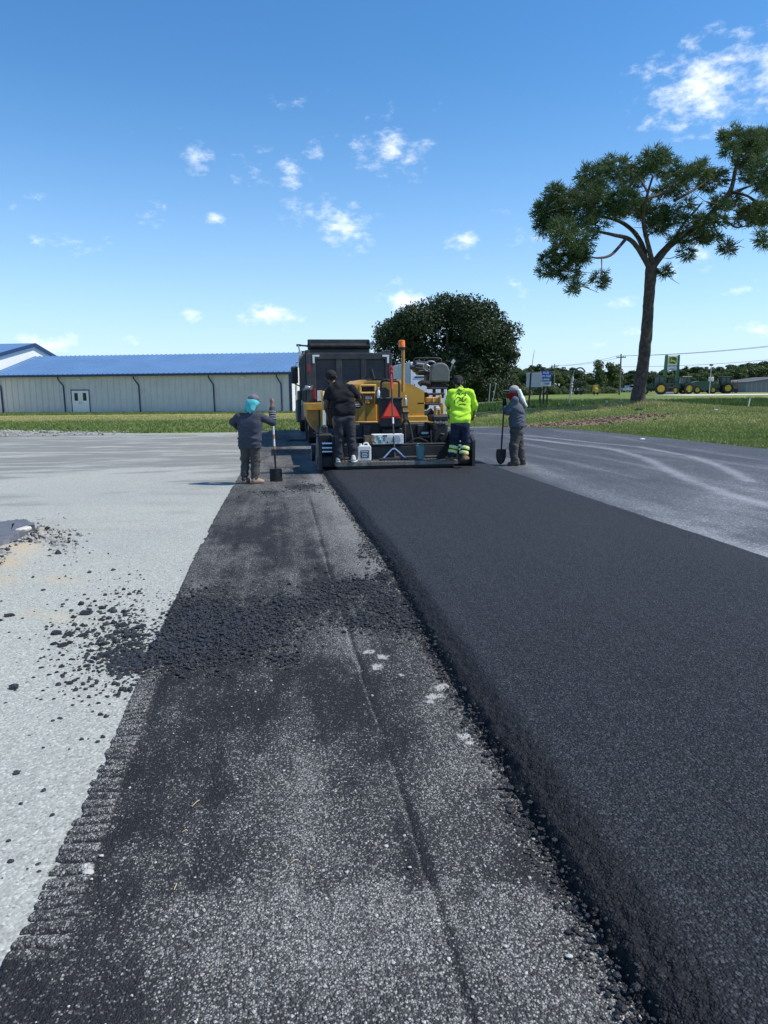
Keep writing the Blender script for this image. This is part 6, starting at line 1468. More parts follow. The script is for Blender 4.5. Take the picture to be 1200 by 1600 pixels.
B.wr = folds(.016, 41, 5, 12, (.95, 1.05)); B.cut(L(808, 667, 0), (.06, 0, -1)); B.build('shirt', m_shD, o, .0095)
B = SDF(); B.cone(hip + side * .06, hip - side * .06, .132, .132, .05); B.cone(hip + V3(0,0,.06) + side * .05, hip + V3(0,0,.06) - side * .05, .128, .128, .05); B.chain([hip + side * .075, kN, L(803.5, 720, -.09)], [.122, .090, .080], .015); B.chain([hip - side * .075, kF, L(815.5, 719, .08)], [.122, .088, .076], .015)
B.wr = folds(.020, 42, 6, 14, (.42, .1)); B.cut(L(808, 723.5, 0), (0, 0, -1)); B.build('trousers', cloth('olive_grey_trousers', (.082, .078, .070), .18, (.14, .13, .115)), o, .0095)
m_bt = cloth('dusty_boot_leather', (.12, .10, .085), .2); boot(o, V3(L(807.5, 728)[0], -.10, 0), (L(792, 728)[0], -.04, 0), m_bt, .13, .05); boot(o, V3(L(819.5, 725)[0], .08, 0), (L(806, 725)[0], .14, 0), m_bt, .13, .05)
m_glv = cloth('black_glove', (.014, .014, .016))
for (w_, g_, ps) in ((wN, gN, V3(.2, -1, 0)), (wF, gF, V3(.1, 1, 0))): B = SDF(); hand_grip(B, w_, g_, axD, ps, .0165, 1.22); B.build('glove', m_glv, o, .0075)
m_capD = cloth('pale_grey_cap', (.40, .37, .37), .12); B = SDF(); B.ell(pf(-.012, .052, 0), V3(.105, .103, .090), .01); B.cut(pf(0, .030, 0), (0, 0, -1)); cp = B.build('cap', m_capD, o, .009)
B = SDF(); B.ell(pf(.125, .04, 0), V3(.10, .085, .03), .01); B.cut(pf(.13, .030, 0), (0, 0, -1)); B.cut(pf(.13, .046, 0), (0, 0, 1)); B.build('brim', m_capD, cp, .006)
B = SDF(); B.ell(pf(.020, -.055, 0), V3(.090, .081, .058), .02); B.cone(pf(.02, -.08, 0), pf(.03, -.13, 0), .085, .07, .03); B.cut(pf(0, -.006, 0), (0, 0, 1)); B.cut(pf(-.055, 0, 0), -face); B.wr = folds(.012, 43, 14, 14); B.build('bandana', cloth('red_bandana_cloth', (.34, .010, .022), .15), o, .008)
B = SDF(); tw0, tw1, tw2 = L(811, 612, .0), L(815.5, 623, .0), L(822, 633, .0)
for s_ in (-.075, -.03, .02, .065): B.chain([tw0 + side * s_ * .9 + V3(0, 0, .02), tw1 + side * s_ * 1.1 + V3(.01, 0, 0), tw2 + side * s_ * 1.3 + V3(.012 * (1 if s_ > 0 else -1), 0, .05 * abs(s_) * 8 - .03)], [.034, .036, .022], .03)
B.wr = folds(.014, 44, 10, 7); B.build('towel', cloth('white_towel_cloth', (.78, .77, .74), .04), o, .008)
B = SDF(); c = L(812, 661, -.15); B.ell(c, V3(.045, .03, .05), .02); B.cone(c, c + V3(.005, -.015, -.07), .035, .03, .02); B.cone(c, c + V3(.01, 0, .06), .03, .01, .02); B.wr = folds(.02, 45, 18, 18); B.build('pocket_rag', mat('crumpled_clear_plastic', (.55, .62, .70), .3, var=.15), o, .007)

# ---------- shovels
def shovel(label, qv, p0, p1, mh, mb_, blade, wood=False):
    w = Vector(qv); c, s = math.cos(-YAW), math.sin(-YAW)
    o = thing('shovel', label, 'shovel', qv, -YAW)
    p0, p1 = np.array(p0), np.array(p1); d = unit(p1 - p0)
    bw, bl_, pointed, zt = blade
    mid = p0 + (p1 - p0) * .72
    MB().tube([tuple(p0), tuple(p0 + (p1 - p0) * .4), tuple(mid)], [.0165, .0175, .0165], 10).build('handle', mh, o, True)
    m = MB(); m.tube([tuple(mid - d * .02), tuple(p1)], [.020, .016], 10); m.build('socket', mb_, o, True)
    a0 = p1 - d * .03; dn = unit(V3(d[0] * .6, -.05, d[2])); sd = unit(np.cross(dn, V3(0, 1, 0))); nrm = np.cross(sd, dn); nv, nu = 15, 10; V = []
    for i in range(nv):
        v = i / (nv - 1)
        half = bw / 2 * (1 if not pointed else (math.sqrt(max(0, 1 - max(0, (v - .35) / .65) ** 2.0)) if v > .35 else 1.0)); half = max(half, .004)
        half *= (.94 + .06 * min(1, v * 4))
        for j in range(nu + 1):
            u = j / nu * 2 - 1; V.append(a0 + dn * bl_ * v + sd * u * half + nrm * (.030 * u * u - .03 * (1 - v) * (abs(u) > .95)))
    F = grid_faces(nv, nu + 1); V = np.array(V); n_ = len(V)
    V2 = np.concatenate([V, V + nrm * .005]); F2 = np.concatenate([F, F[:, ::-1] + n_])
    bo = link('blade', mesh_np('blade', V2, F2, mb_, True), o)
    m = MB(); m.tube([tuple(a0 - nrm * .006), tuple(a0 + dn * bl_ * .45 - nrm * .004)], [.017, .008], 8); m.build('blade_rib', mb_, bo, True)
    if wood:
        for t0, t1 in ((.34, .50), (.56, .66)): MB().tube([tuple(p0 + (p1 - p0) * t0), tuple(p0 + (p1 - p0) * t1)], .0188, 10).build('handle_wrap', m_paper, o, True)
    return o
m_blade = mat('tarred_steel_blade', (.020, .019, .019), .5, metal=.2, var=.4, scale=20); m_ash = mat('orange_brown_wood', (.50, .22, .07), .6, var=.25, scale=10); m_dkh = mat('dark_fibre_handle', (.035, .035, .038), .6)
zA = G(431, 757, .014)
shovel('square shovel with orange brown taped handle held upright by the worker in the teal towel', BARS['A'][0], BARS['A'][1], BARS['A'][2], m_ash, m_blade, (.225, .27, False, 0), True)
shovel('round point shovel with dark handle held by the worker with the white towel', BARS['D'][0], BARS['D'][1], BARS['D'][2], m_dkh, m_blade, (.215, .325, True, 0))
# ------------------------------------------------------------------ roadside signs, poles, tractors, cars
def text_mesh(name, txt, size, m, parent, loc, rot=(math.pi / 2, 0, 0), width=None, bold=.012):
    c = bpy.data.curves.new(name, 'FONT'); c.body = txt; c.size = size; c.align_x = 'CENTER'; c.align_y = 'CENTER'; c.extrude = .006; c.offset = bold * size; c.resolution_u = 2
    t = bpy.data.objects.new(name + '_tmp', c); COL.objects.link(t); dg = bpy.context.evaluated_depsgraph_get()
    me = bpy.data.meshes.new_from_object(t.evaluated_get(dg)); bpy.data.objects.remove(t); bpy.data.curves.remove(c)
    me.materials.clear(); me.materials.append(m); me.name = name
    o = link(name, me, parent, loc, rot)
    if width:
        xs = [v.co.x for v in me.vertices]; k = width / max(1e-3, max(xs) - min(xs)); o.scale = (k, 1, 1)
    return o
def far(name, label, cat, px, D, group=None, rz=0.0, z=None):
    q = P(px, 610, D); q.z = float(T(q.x, q.y)) if z is None else z
    return thing(name, label, cat, q, -YAW + rz, group)
def sc_(D): return D / F_PX
def zat(px, py, D, o): return P(px, py, D).z - o.location.z
m_signg = mat('sign_back_grey', (.42, .43, .44), .5, var=.04); m_sblue = mat('sign_blue', (.030, .085, .40), .45, var=.04); m_swhite = mat('sign_white', (.80, .80, .78), .5, var=.03)
m_post = mat('black_post', (.018, .018, .020), .6, var=.2); m_pole = mat('weathered_pole_wood', (.17, .145, .125), .85, var=.3, scale=4, bump=.4, bscale=10)
# signboard on three black posts
D = 47; s_ = sc_(D)
o = far('signboard', 'blue and white roadside signboard on three black posts behind the right worker', 'sign', 852, D); ox = 852
zt, zm, zb2, w = zat(852, 579.5, D, o), zat(852, 596, D, o), zat(852, 603.5, D, o), 16.5 * s_
mb = MB(); mb.box((0, 0, (zt + zb2) / 2), (w, .10, zt - zb2), b=.01); bo = mb.build('board', m_swhite, o)
mb = MB(); mb.box((0, -.055, (zt + zm) / 2), (w - .01, .016, zt - zm)); mb.build('blue_panel', m_sblue, bo)
for i, (tx, wd) in enumerate((('PLUS', .5), ('AUTO, TRAILER', .92), ('& MARINE', .66))):
    text_mesh('lettering', tx, .17, m_swhite, bo, (0, -.068, zt - (zt - zm) * (.20 + .31 * i)), width=w * wd, bold=.03)
text_mesh('lettering', '+ ACM', .15, m_post, bo, (.04, -.056, (zm + zb2) / 2), width=w * .5, bold=.02)
for px in (844.5, 850, 855.5): mb = MB(); mb.box(((px - 852) * s_, .08, zb2 / 2 - .1), (.10, .10, zb2 + .2 + (.4 if px else 0)), b=.01); mb.build('post', m_post, o)
D = 46; s_ = sc_(D)
o = far('billboard', 'blank grey board on a black post left of the blue roadside sign', 'sign', 834.5, D)
zt, zb2 = zat(834, 582.5, D, o), zat(834, 605, D, o)
mb = MB(); mb.box((-.02, .05, (zt + zb2) / 2), (23.5 * s_, .06, zt - zb2), b=.01); mb.build('board', m_signg, o)
mb = MB(); 
for dz in (.2, .8): mb.box((-.02, -.0 + .10, zb2 + (zt - zb2) * dz), (23 * s_, .06, .06))
mb.build('board_rail', m_post, o)
def featherflag(px0, D, pts, label, pole_m, cloth_m, w0, base):
    o = far('feather_flag', label, 'flag', px0, D)
    L = lambda x, y, d=0.: Vector(((x - px0) * sc_(D), d, zat(x, y, D, o)))
    path = smooth_path([L(*base)] + [L(x, y) for x, y in pts], 5); n = len(path)
    mb = MB(); mb.tube(path, list(np.linspace(.035, .010, n)), 6); mb.build('pole', pole_m, o, True)
    return o, L, path
o, L, path = featherflag(827, 45, [(827, 622), (828.5, 590), (831, 565), (833.4, 547)], 'thin dark leaning flag mast in front of the grey board', m_post, m_post, .05, (826.6, 637))
mb = MB(); mb.tube([L(826.8, 634), L(828.8, 583)], .055, 8); mb.build('sleeve', m_post, o, True)
mb = MB(); mb.box((0, 0, .02), (.5, .5, .06), b=.01); mb.build('base_plate', m_post, o)
m_flagc = mat('faded_flag_cloth', (.45, .46, .47), .8, var=.35, scale=3); m_flagd = mat('dark_flag_cloth', (.05, .07, .09), .8)
o, L, path = featherflag(890, 48, [(891, 618), (892.5, 600), (895, 584), (899, 576.5), (905, 574.3), (910, 576.5), (913.5, 581)], 'drooping feather flag on a curved pole, right of the blue sign', m_steel, m_flagc, .1, (890, 632))
mb = MB(); tip = [L(897, 578.5), L(900, 576.3), L(905, 574.6), L(909.5, 576.5), L(913, 581)]; mb.tube(smooth_path(tip, 4), .05, 6); mb.build('banner_top', m_flagd, o, True)
mb = MB(); mb.tube(smooth_path([L(891.2, 620), L(893, 604), L(892.8, 598), L(894.6, 588)], 5), [.05, .04, .09, .05, .07, .10, .05, .08, .11, .09, .06, .09, .10, .08, .05, .03], 6); mb.build('banner', m_flagc, o, True)
# utility poles with crossarms and wires
poles = []
for (px, pyt, pyb, D, lb, ca) in ((971, 553, 616, 118, 'wooden utility pole with crossarm left of the lone pine trunk', 7.0), (868.5, 568.5, 619, 165, 'distant wooden utility pole with crossarm behind the drooping flag', 5.5), (1330, 520, 616, 85, 'near wooden utility pole just outside the right edge', 8)):
    o = far('utility_pole', lb, 'pole', px - (3 if px < 1000 else 0), D); s_ = sc_(D); h = zat(px, pyt, D, o)
    mb = MB(); mb.tube([(0, 0, -.3), (.0, 0, h * .6), (.0, 0, h)], [.17, .14, .11], 8); mb.build('shaft', m_pole, o, True)
    mb = MB(); mb.box((0, -.1, h - .55), (ca * 2 * s_, .12, .14)); mb.build('crossarm', m_pole, o)
    for k in (-1, -.55, .55, 1): mb = MB(); mb.lathe([(.05, 0), (.07, .06), (.04, .12), (.06, .18), (0, .2)], (k * ca * s_ * .95, -.1, h - .48), n=8); mb.build('insulator', m_grey, o, True)
    poles.append((o, h, ca * s_))
m_wire = mat('wire', (.05, .05, .055), .6)
def wire(a, b, sag):
    a, b = Vector(a), Vector(b); pts = [a.lerp(b, t) - Vector((0, 0, sag * 4 * t * (1 - t))) for t in np.linspace(0, 1, 16)]
    mb = MB(); mb.tube([p - a for p in pts], .022, 4, False); o = mb.build('power_line', m_wire); o.location = a; return o
def ptop(i, k, dz): o, h, c = poles[i]; return o.location + RWR * (k * c * .95) + Vector((0, 0, h + dz))
for i, (a, b) in enumerate(((1, 0), (0, 2))):
    for k, dz, nm in ((-1, -.3, 'left upper'), (1, -.3, 'right upper'), (0, -2.0, 'lower')):
        tag(wire(ptop(a, k, dz), ptop(b, k, dz), .5), '%s power line strung %s' % (nm, 'between the two utility poles' if i == 0 else 'from the near utility pole past the dealer sign'), 'power line', 'power lines along the highway')
# tall dealer sign
D = 128; s_ = sc_(D); m_dg = mat('dealer_green', (.028, .125, .030), .5, var=.08); m_dgl = mat('emblem_green', (.020, .125, .030), .5); m_dy = mat('emblem_yellow', (.72, .60, .03), .5); m_txt = mat('dark_sign_text', (.08, .10, .12), .6)
o = far('dealer_sign', 'tall dealer sign on green pylons with leaping deer emblem above the parked tractors', 'sign', 1047, D)
Ls = lambda px, py: ((px - 1047) * s_, zat(px, py, D, o))
for (xa, xb, xc, xd) in ((1035.2, 1039.5, 1037.3, 1040), (1054, 1058.5, 1056, 1058.3)):
    mb = MB(); x0, z0 = Ls(xa, 601); x1, _ = Ls(xb, 601); x2, z1 = Ls(xc, 554.8); x3, _ = Ls(xd, 554.8)
    mb.prism([(x0, -.2), (x1, -.2), (x1, z0), (x3, z1), (x2, z1), (x0, z0)], -.3, .3, lambda p, q_, d: (p, d, q_)); mb.build('pylon', m_dg, o)
x0, z0 = Ls(1040, 578.8); x1, z1 = Ls(1055.8, 555.3); mb = MB(); mb.box(((x0 + x1) / 2, 0, (z0 + z1) / 2), (x1 - x0, .36, z1 - z0), b=.02); pn = mb.build('panel', m_swhite, o)
cx, cz = Ls(1048, 563.2); hw_, hh = 6.0 * s_, 6.2 * s_
mb = MB(); mb.prism([(cx - hw_, cz + hh * .62), (cx - hw_ * .8, cz + hh * .85), (cx, cz + hh), (cx + hw_ * .8, cz + hh * .85), (cx + hw_, cz + hh * .62), (cx + hw_, cz - hh * .6), (cx + hw_ * .7, cz - hh * .85), (cx, cz - hh), (cx - hw_ * .7, cz - hh * .85), (cx - hw_, cz - hh * .6)], -.22, -.18, lambda p, q_, d: (p, d, q_)); em = mb.build('emblem', m_dgl, pn)
mb = MB(); rim = [(cx + hw_ * .93 * math.copysign(abs(math.cos(t_)) ** .5, math.cos(t_)), -.225, cz + hh * .9 * math.copysign(abs(math.sin(t_)) ** .6, math.sin(t_))) for t_ in np.linspace(0, 6.2832, 41)]; mb.tube(rim, .035, 4, False); mb.build('emblem_rim', m_dy, em)
DEER = [(-.72, -.10), (-.52, .16), (-.50, .30), (-.62, .50), (-.46, .40), (-.36, .58), (-.36, .36), (-.22, .50), (-.26, .28), (-.34, .12), (-.10, .04), (.30, -.02), (.52, -.12), (.60, -.06), (.62, -.22), (.78, -.58), (.70, -.60), (.50, -.34), (.62, -.66), (.52, -.66), (.32, -.32), (.02, -.26), (-.28, -.24), (-.50, -.46), (-.62, -.40), (-.40, -.18), (-.60, -.30), (-.74, -.22), (-.46, -.06), (-.48, .06)]
mb = MB(); mb.prism([(cx + a * hw_ * 1.02, cz + b_ * hh * .95) for a, b_ in DEER], -.26, -.22, lambda p, q_, d: (p, d, q_)); mb.build('deer', m_dy, em)
for tx, py, hgt, wd in (('JOHN DEERE', 571.8, 1.7, .80), ('QUALITY', 575.6, .95, .5), ('EQUIPMENT', 577.3, .95, .72)):
    xx, zz = Ls(1048, py); text_mesh('lettering', tx, hgt * s_ * 1.35, m_txt, pn, (xx, -.19, zz), width=(x1 - x0) * wd, bold=.02)
# tractors
m_tg = mat('tractor_green', (.014, .070, .020), .35, var=.1); m_ty = mat('wheel_yellow', (.58, .40, .03), .45, var=.08); m_tglass = mat('tinted_cab_glass', (.05, .085, .085), .12)
def make_tractor(label):
    t = thing('tractor', label, 'tractor', (0, 0, 0), 0, 'green tractors parked across the highway')   # faces -x
    mb = MB(); mb.prism([(-2.3, .95), (-2.35, 1.35), (-2.1, 1.58), (-.35, 1.78), (-.3, .95)], -.42, .42, lambda p, q_, d: (p, d, q_)); mb.build('hood', m_tg, t)
    mb = MB(); mb.box((-.9, 0, .82), (2.9, .5, .4), b=.05); mb.box((.7, 0, .95), (1.2, .8, .6), b=.05); mb.build('chassis', m_post, t)
    mb = MB(); mb.box((-2.4, 0, .8), (.3, .7, .5), b=.05); mb.build('front_weight', m_tg, t)
    mb = MB(); mb.box((.45, 0, 2.83), (1.75, 1.6, .16), b=.06); mb.build('cab_roof', m_tg, t)
    mb = MB(); mb.prism([(-.28, 1.35), (-.18, 2.76), (1.1, 2.76), (1.25, 1.6), (.9, 1.2)], -.70, .70, lambda p, q_, d: (p, d, q_)); mb.build('cab_glass', m_tglass, t)
    for y in (-.73, .73):
        for (a, b_) in (((-.3, 1.3), (-.2, 2.78)), ((.45, 1.3), (.5, 2.78)), ((1.26, 1.6), (1.1, 2.78))): mb = MB(); mb.tube([(a[0], y, a[1]), (b_[0], y, b_[1])], .05, 6); mb.build('cab_pillar', m_post, t)
        mb = MB(); arc = [(.75 + 1.02 * math.cos(a), 1.0 + .98 * math.sin(a)) for a in np.linspace(.35, 2.6, 9)]; inn = [(.75 + .92 * math.cos(a), 1.0 + .88 * math.sin(a)) for a in np.linspace(2.6, .35, 9)]
        mb.prism(arc + inn, y * 1.0 - .05 if y < 0 else .70, y * 1.0 + (.05 if y > 0 else .03) + (.5 if y > 0 else 0), lambda p, q_, d: (p, d * 1.1 - (.25 if y < 0 else 0), q_)); mb.build('fender', m_tg, t)
        for (cx_, R_, w_) in ((.75, .92, .48), (-1.65, .64, .36)):
            c = (cx_, y * 1.28, R_)
            mb = MB(); mb.lathe([(R_ * .58, -w_ / 2), (R_ * .94, -w_ / 2), (R_, -w_ / 2 + .06), (R_, w_ / 2 - .06), (R_ * .94, w_ / 2), (R_ * .58, w_ / 2)], c, 'y', 22, True); ty = mb.build('tyre', m_rub, t, True)
            mb = MB(); mb.lathe([(0, -w_ / 2 + .02), (R_ * .2, -w_ / 2 - .02), (R_ * .25, -w_ / 2 + .08), (R_ * .5, -w_ / 2 + .08), (R_ * .60, -w_ / 2 + .02), (R_ * .60, w_ / 2 - .02), (R_ * .5, w_ / 2 - .08), (R_ * .2, w_ / 2 + .02), (0, w_ / 2 - .02)], c, 'y', 18); mb.build('rim', m_ty, ty, True)
    mb = MB(); mb.tube([(-.45, -.5, 1.7), (-.45, -.5, 2.75)], .06, 8); mb.build('exhaust_stack', m_post, t, True)
    mb = MB(); mb.box((.55, -.95, 1.9), (.06, .2, .35)); mb.build('mirror', m_post, t)
    return t
tr0 = make_tractor('green tractor with yellow wheels just right of the lone pine trunk')
for i, (px, D, lb) in enumerate(((1024.5, 112, None), (1065, 124, 'green tractor with yellow wheels below the tall dealer sign'), (1127, 126, 'green tractor with yellow wheels beside the parking lot lamp'))):
    t = tr0 if i == 0 else copy_tree(tr0)
    if lb: t['label'] = lb
    q = P(px, 610, D); q.z = float(T(q.x, q.y)); t.location = q; t.rotation_euler = (0, 0, -YAW + (-.35, .1, -.15)[i])
D = 126; o = far('hay_baler', 'rounded dark green baler with one yellow wheel between two tractors', 'farm machine', 1087, D)
mb = MB(); mb.prism([(-2.4, .7), (-2.2, 1.3), (-1.2, 1.9), (.2, 2.15), (1.6, 2.1), (2.3, 1.5), (2.3, .6)], -1.1, 1.1, lambda p, q_, d: (p, d, q_)); mb.build('body', mat('dark_baler_green', (.012, .062, .030), .4, var=.15), o)
mb = MB(); mb.tube([(-2.2, 0, .8), (-3.4, 0, .55)], .10, 6); mb.build('drawbar', m_post, o)
c = (-.3, -1.25, .66); mb = MB(); mb.lathe([(.40, -.2), (.66, -.16), (.66, .16), (.40, .2)], c, 'y', 20, True); ty = mb.build('tyre', m_rub, o, True); mb = MB(); mb.lathe([(0, -.14), (.1, -.19), (.14, -.12), (.40, -.12), (.40, .12), (0, .12)], c, 'y', 16); mb.build('rim', m_ty, ty, True)
mb = MB(); mb.tube([(-2.2, -.8, 2.0), (-1.6, -.9, 1.75), (-1.0, -.9, 1.9)], .05, 5); mb.build('hose_guide', m_swhite, o)
D = 120; o = far('attachment_frame', 'dark loader attachment rack between the first two tractors', 'farm machine', 1041, D)
for i, (x, h) in enumerate(((-.7, 2.2), (.2, 1.7), (.9, 2.5))): mb = MB(); mb.box((x, 0, h / 2), (.14, .5, h)); mb.build('upright', m_post, o)
for z in (.35, 1.0, 1.6): mb = MB(); mb.box((.1, -.05, z), (1.9, .5, .22), b=.03); mb.build('cross_beam', m_post, o)
mb = MB(); mb.box((.1, -.4, .18), (1.8, .5, .3), b=.04); mb.build('bucket', m_grey, o)
mb = MB(); mb.lathe([(.2, -.3), (.55, -.3), (.55, .3), (.2, .3)], (.9, .1, 1.9), 'y', 12); mb.build('roller', m_post, o)
# lamp post with head, white tanks behind the last tractor
D = 110; o = far('parking_lot_lamp', 'thin grey parking lot lamp post with square head above the tractors', 'street lamp', 1108.5, D); h = zat(1109, 571, D, o)
mb = MB(); mb.tube([(0, 0, 0), (.05, 0, h)], [.06, .045], 8); mb.build('post', m_signg, o, True); mb = MB(); mb.box((.04, 0, h + .05), (.40, .5, .22), b=.03); mb.build('lamp_head', m_post, o)
for (px, py0, py1, w, lb) in ((1107.5, 589, 596, 2.0, 'left white spray tank raised behind the lamp post'), (1111.7, 589, 596, 2.8, 'right white spray tank raised beside the third tractor')):
    D = 133; s_ = sc_(D); o = far('spray_tank', lb, 'tank', px, D, 'white tanks behind the tractors'); z0, z1 = zat(px, py1, D, o), zat(px, py0, D, o)
    mb = MB(); mb.box((0, 0, (z0 + z1) / 2), (w * s_, .5, z1 - z0), b=.06); mb.build('tank', m_swhite, o); 
    for x in (-.15, .15): mb = MB(); mb.box((x, .1, z0 / 2), (.08, .08, z0)); mb.build('stand_leg', m_post, o)
D = 138; s_ = sc_(D); o = far('hopper_wagon', 'brown slatted hopper wagon with pale awning right of the last tractor', 'wagon', 1140, D); z0, z1 = zat(1140, 606, D, o), zat(1140, 597.5, D, o)
m_rust = mat('rusty_brown_boards', (.16, .075, .050), .8, var=.3)
for i in range(5): mb = MB(); mb.box((0, 0, z0 + (z1 - z0) * (i + .5) / 5), (18 * s_, 1.8, (z1 - z0) / 5 - .03)); mb.build('side_board', m_rust, o)
mb = MB(); mb.box((.45 * 18 * s_ / 2, 0, z1 + .35), (9 * s_, 2.0, .10), rot=(0, -.04, 0)); mb.build('awning', m_cream, o)
for x in (-8, 1, 8): mb = MB(); mb.box((x * s_, -.85, (z1 + .3) / 2), (.09, .09, z1 + .3)); mb.build('post', m_post, o)
for x in (-6, 6): wheel_c = (x * s_, -.9, .42); mb = MB(); mb.lathe([(.2, -.12), (.42, -.12), (.42, .12), (.2, .12)], wheel_c, 'y', 14); mb.build('wheel', m_rub, o, True)
# cars
def car(kind, label, px, D, paint, rz=0, group=None):
    o = far('parked_car', label, 'car', px, D, group, rz)
    prof = {'suv': [(-2.3, .35), (-2.35, .75), (-2.2, 1.0), (-1.2, 1.12), (-.55, 1.72), (1.9, 1.75), (2.3, 1.15), (2.35, .4)], 'sedan': [(-2.35, .32), (-2.4, .68), (-2.2, .85), (-1.15, .98), (-.35, 1.45), (.95, 1.45), (1.75, 1.02), (2.3, .95), (2.38, .35)],
            'pickup': [(-2.7, .45), (-2.75, .95), (-2.6, 1.12), (-1.4, 1.22), (-.75, 1.85), (.75, 1.88), (.95, 1.25), (2.75, 1.22), (2.78, .5)]}[kind]
    win = {'suv': [(-1.05, 1.16), (-.52, 1.62), (1.78, 1.64), (2.05, 1.16)], 'sedan': [(-1.0, 1.0), (-.32, 1.37), (.9, 1.37), (1.5, 1.02)], 'pickup': [(-1.2, 1.27), (-.7, 1.76), (.66, 1.78), (.78, 1.27)]}[kind]
    mb = MB(); mb.prism(prof, -.88, .88, lambda p, q_, d: (p, d, q_)); b = mb.build('body', paint, o); bm = b.modifiers.new('bevel', 'BEVEL'); bm.width = .06; bm.segments = 2
    for y in (-.89, .89): mb = MB(); mb.prism(win, y - .012, y + .012, lambda p, q_, d: (p, d, q_)); mb.build('side_window', m_glass, o)
    for x in (-1.5, 1.5):
        for y in (-.8, .8):
            mb = MB(); mb.lathe([(.2, -.11), (.33, -.11), (.34, 0), (.33, .11), (.2, .11)], (x, y, .34), 'y', 16, True); w_ = mb.build('wheel', m_rub, o, True); mb = MB(); mb.lathe([(0, -.10), (.2, -.12), (.2, .12), (0, .10)], (x, y, .34), 'y', 12); mb.build('rim', m_steel, w_, True)
    for y in (-.6, .6): mb = MB(); mb.box((prof[1][0] - .01, y, .72), (.06, .34, .14)); mb.build('headlight', m_swhite, o)
    return o
m_cw = mat('white_car_paint', (.78, .78, .78), .3, var=.02); m_cd = mat('dark_car_paint', (.02, .022, .028), .3); m_cs = mat('silver_car_paint', (.5, .51, .53), .3, metal=.4)
car('suv', 'pale silver suv parked left of the white sedan at the far right', 1166, 185, m_cs, .0); car('sedan', 'black car parked just left of the silver suv', 1153.5, 188, m_cd, .1); car('pickup', 'white car with sloping roof parked at the far right by the grey shed', 1188, 160, m_cw, .05); car('suv', 'dark suv partly cut by the right edge of the picture', 1214, 160, m_cd, .0)
car('pickup', 'white truck parked just left of the lone pine trunk', 986, 190, m_cw, .2); car('suv', 'pale vehicle under the treeline left of the utility pole', 957, 190, m_cs, .4); car('sedan', 'blue car behind the posts of the grey board', 833, 150, mat('blue_car_paint', (.04, .07, .15), .3), .1); car('suv', 'white vehicle seen between the posts of the blue sign', 851, 150, m_cw, .6)
# equipment stack, yellow roller, shed, marker post
D = 128; s_ = sc_(D); o = far('stacked_trailers', 'stack of black flatbed trailers under the treeline by the drooping flag', 'trailer stack', 902, D)
for i in range(3):
    mb = MB(); mb.box((0, 0, .55 + i * .72), (15.5 * s_, 1.8, .16)); mb.build('deck', m_post, o)
    for x in (-7, -2.3, 2.3, 7): mb = MB(); mb.box((x * s_, -.85, .85 + i * .72), (.10, .10, .52)); mb.build('stake', m_post, o)
for x in (-4, -3, 4): mb = MB(); mb.lathe([(.15, -.12), (.36, -.12), (.36, .12), (.15, .12)], (x * s_, -.8, .36), 'y', 12); mb.build('wheel', m_rub, o, True)
o = far('yellow_skid_loader', 'small yellow machine parked at the foot of the treeline', 'machine', 930, 125)
mb = MB(); mb.box((0, 0, .75), (.62, 1.4, .8), b=.08); mb.build('body', m_ty, o); mb = MB(); mb.box((0, .1, 1.35), (.56, 1.0, .5), b=.05); mb.build('cab', m_yel_, o)
for x in (-.3, .3): mb = MB(); mb.lathe([(.1, -.09), (.3, -.09), (.3, .09), (.1, .09)], (x, -.45, .3), 'x', 12); mb.build('wheel', m_rub, o, True)
D = 150; o = far('metal_shed', 'large grey metal shed with sloping roofline at the right edge', 'building', 1232, D); s_ = sc_(D)
mb = MB(); mb.prism([(-66 * s_, -.2), (-66 * s_, zat(1166, 598.5, D, o)), (0, zat(1232, 590, D, o)), (60 * s_, zat(1232, 596, D, o)), (60 * s_, -.2)], 0, 14, lambda p, q_, d: (p, d, q_)); sh = mb.build('wall', mat('shed_grey', (.20, .20, .215), .6, var=.06), o)
mb = MB(); x = -65 * s_
while x < 58 * s_: mb.box((x, -.02, zat(1166, 598.5, D, o) / 2), (.09, .05, zat(1166, 598.5, D, o) - .1)); x += 1.0
tag(mb.build('wall_rib', m_grey, o), kind='stuff')
mb = MB(); mb.prism([(-67 * s_, zat(1166, 598.5, D, o)), (0, zat(1232, 589.6, D, o)), (61 * s_, zat(1232, 595.6, D, o)), (61 * s_, zat(1232, 596, D, o) + .2), (0, zat(1232, 590, D, o) + .3), (-67 * s_, zat(1166, 598.5, D, o) + .2)], -.3, 14.3, lambda p, q_, d: (p, d, q_)); mb.build('roof', mat('shed_roof_grey', (.12, .12, .13), .8, var=.08, spec=.2), o)
o = far('marker_post', 'thin white marker post leaning at the edge of the ditch weeds', 'post', 1170.5, 44.5); h = zat(1173, 619.5, 44.5, o)
mb = MB(); mb.tube([(0, 0, -.1), (.10, 0, h)], .035, 6); mb.build('shaft', m_swhite, o); mb = MB(); mb.tube([(.085, 0, h * .82), (.10, 0, h + .01)], .039, 6); mb.build('cap_band', m_signg, o)
o = far('flag_stub', 'tiny pale yellow survey flag on the lawn left of the pine', 'survey flag', 948, 42.5)
mb = MB(); mb.tube([(0, 0, 0), (0, 0, .3)], .008, 4); mb.build('wire_stem', m_steel, o); mb = MB(); mb.box((.03, 0, .24), (.14, .012, .12)); mb.build('flag', mat('pale_yellow_vinyl', (.8, .75, .35), .6), o)
m_chain = m_post
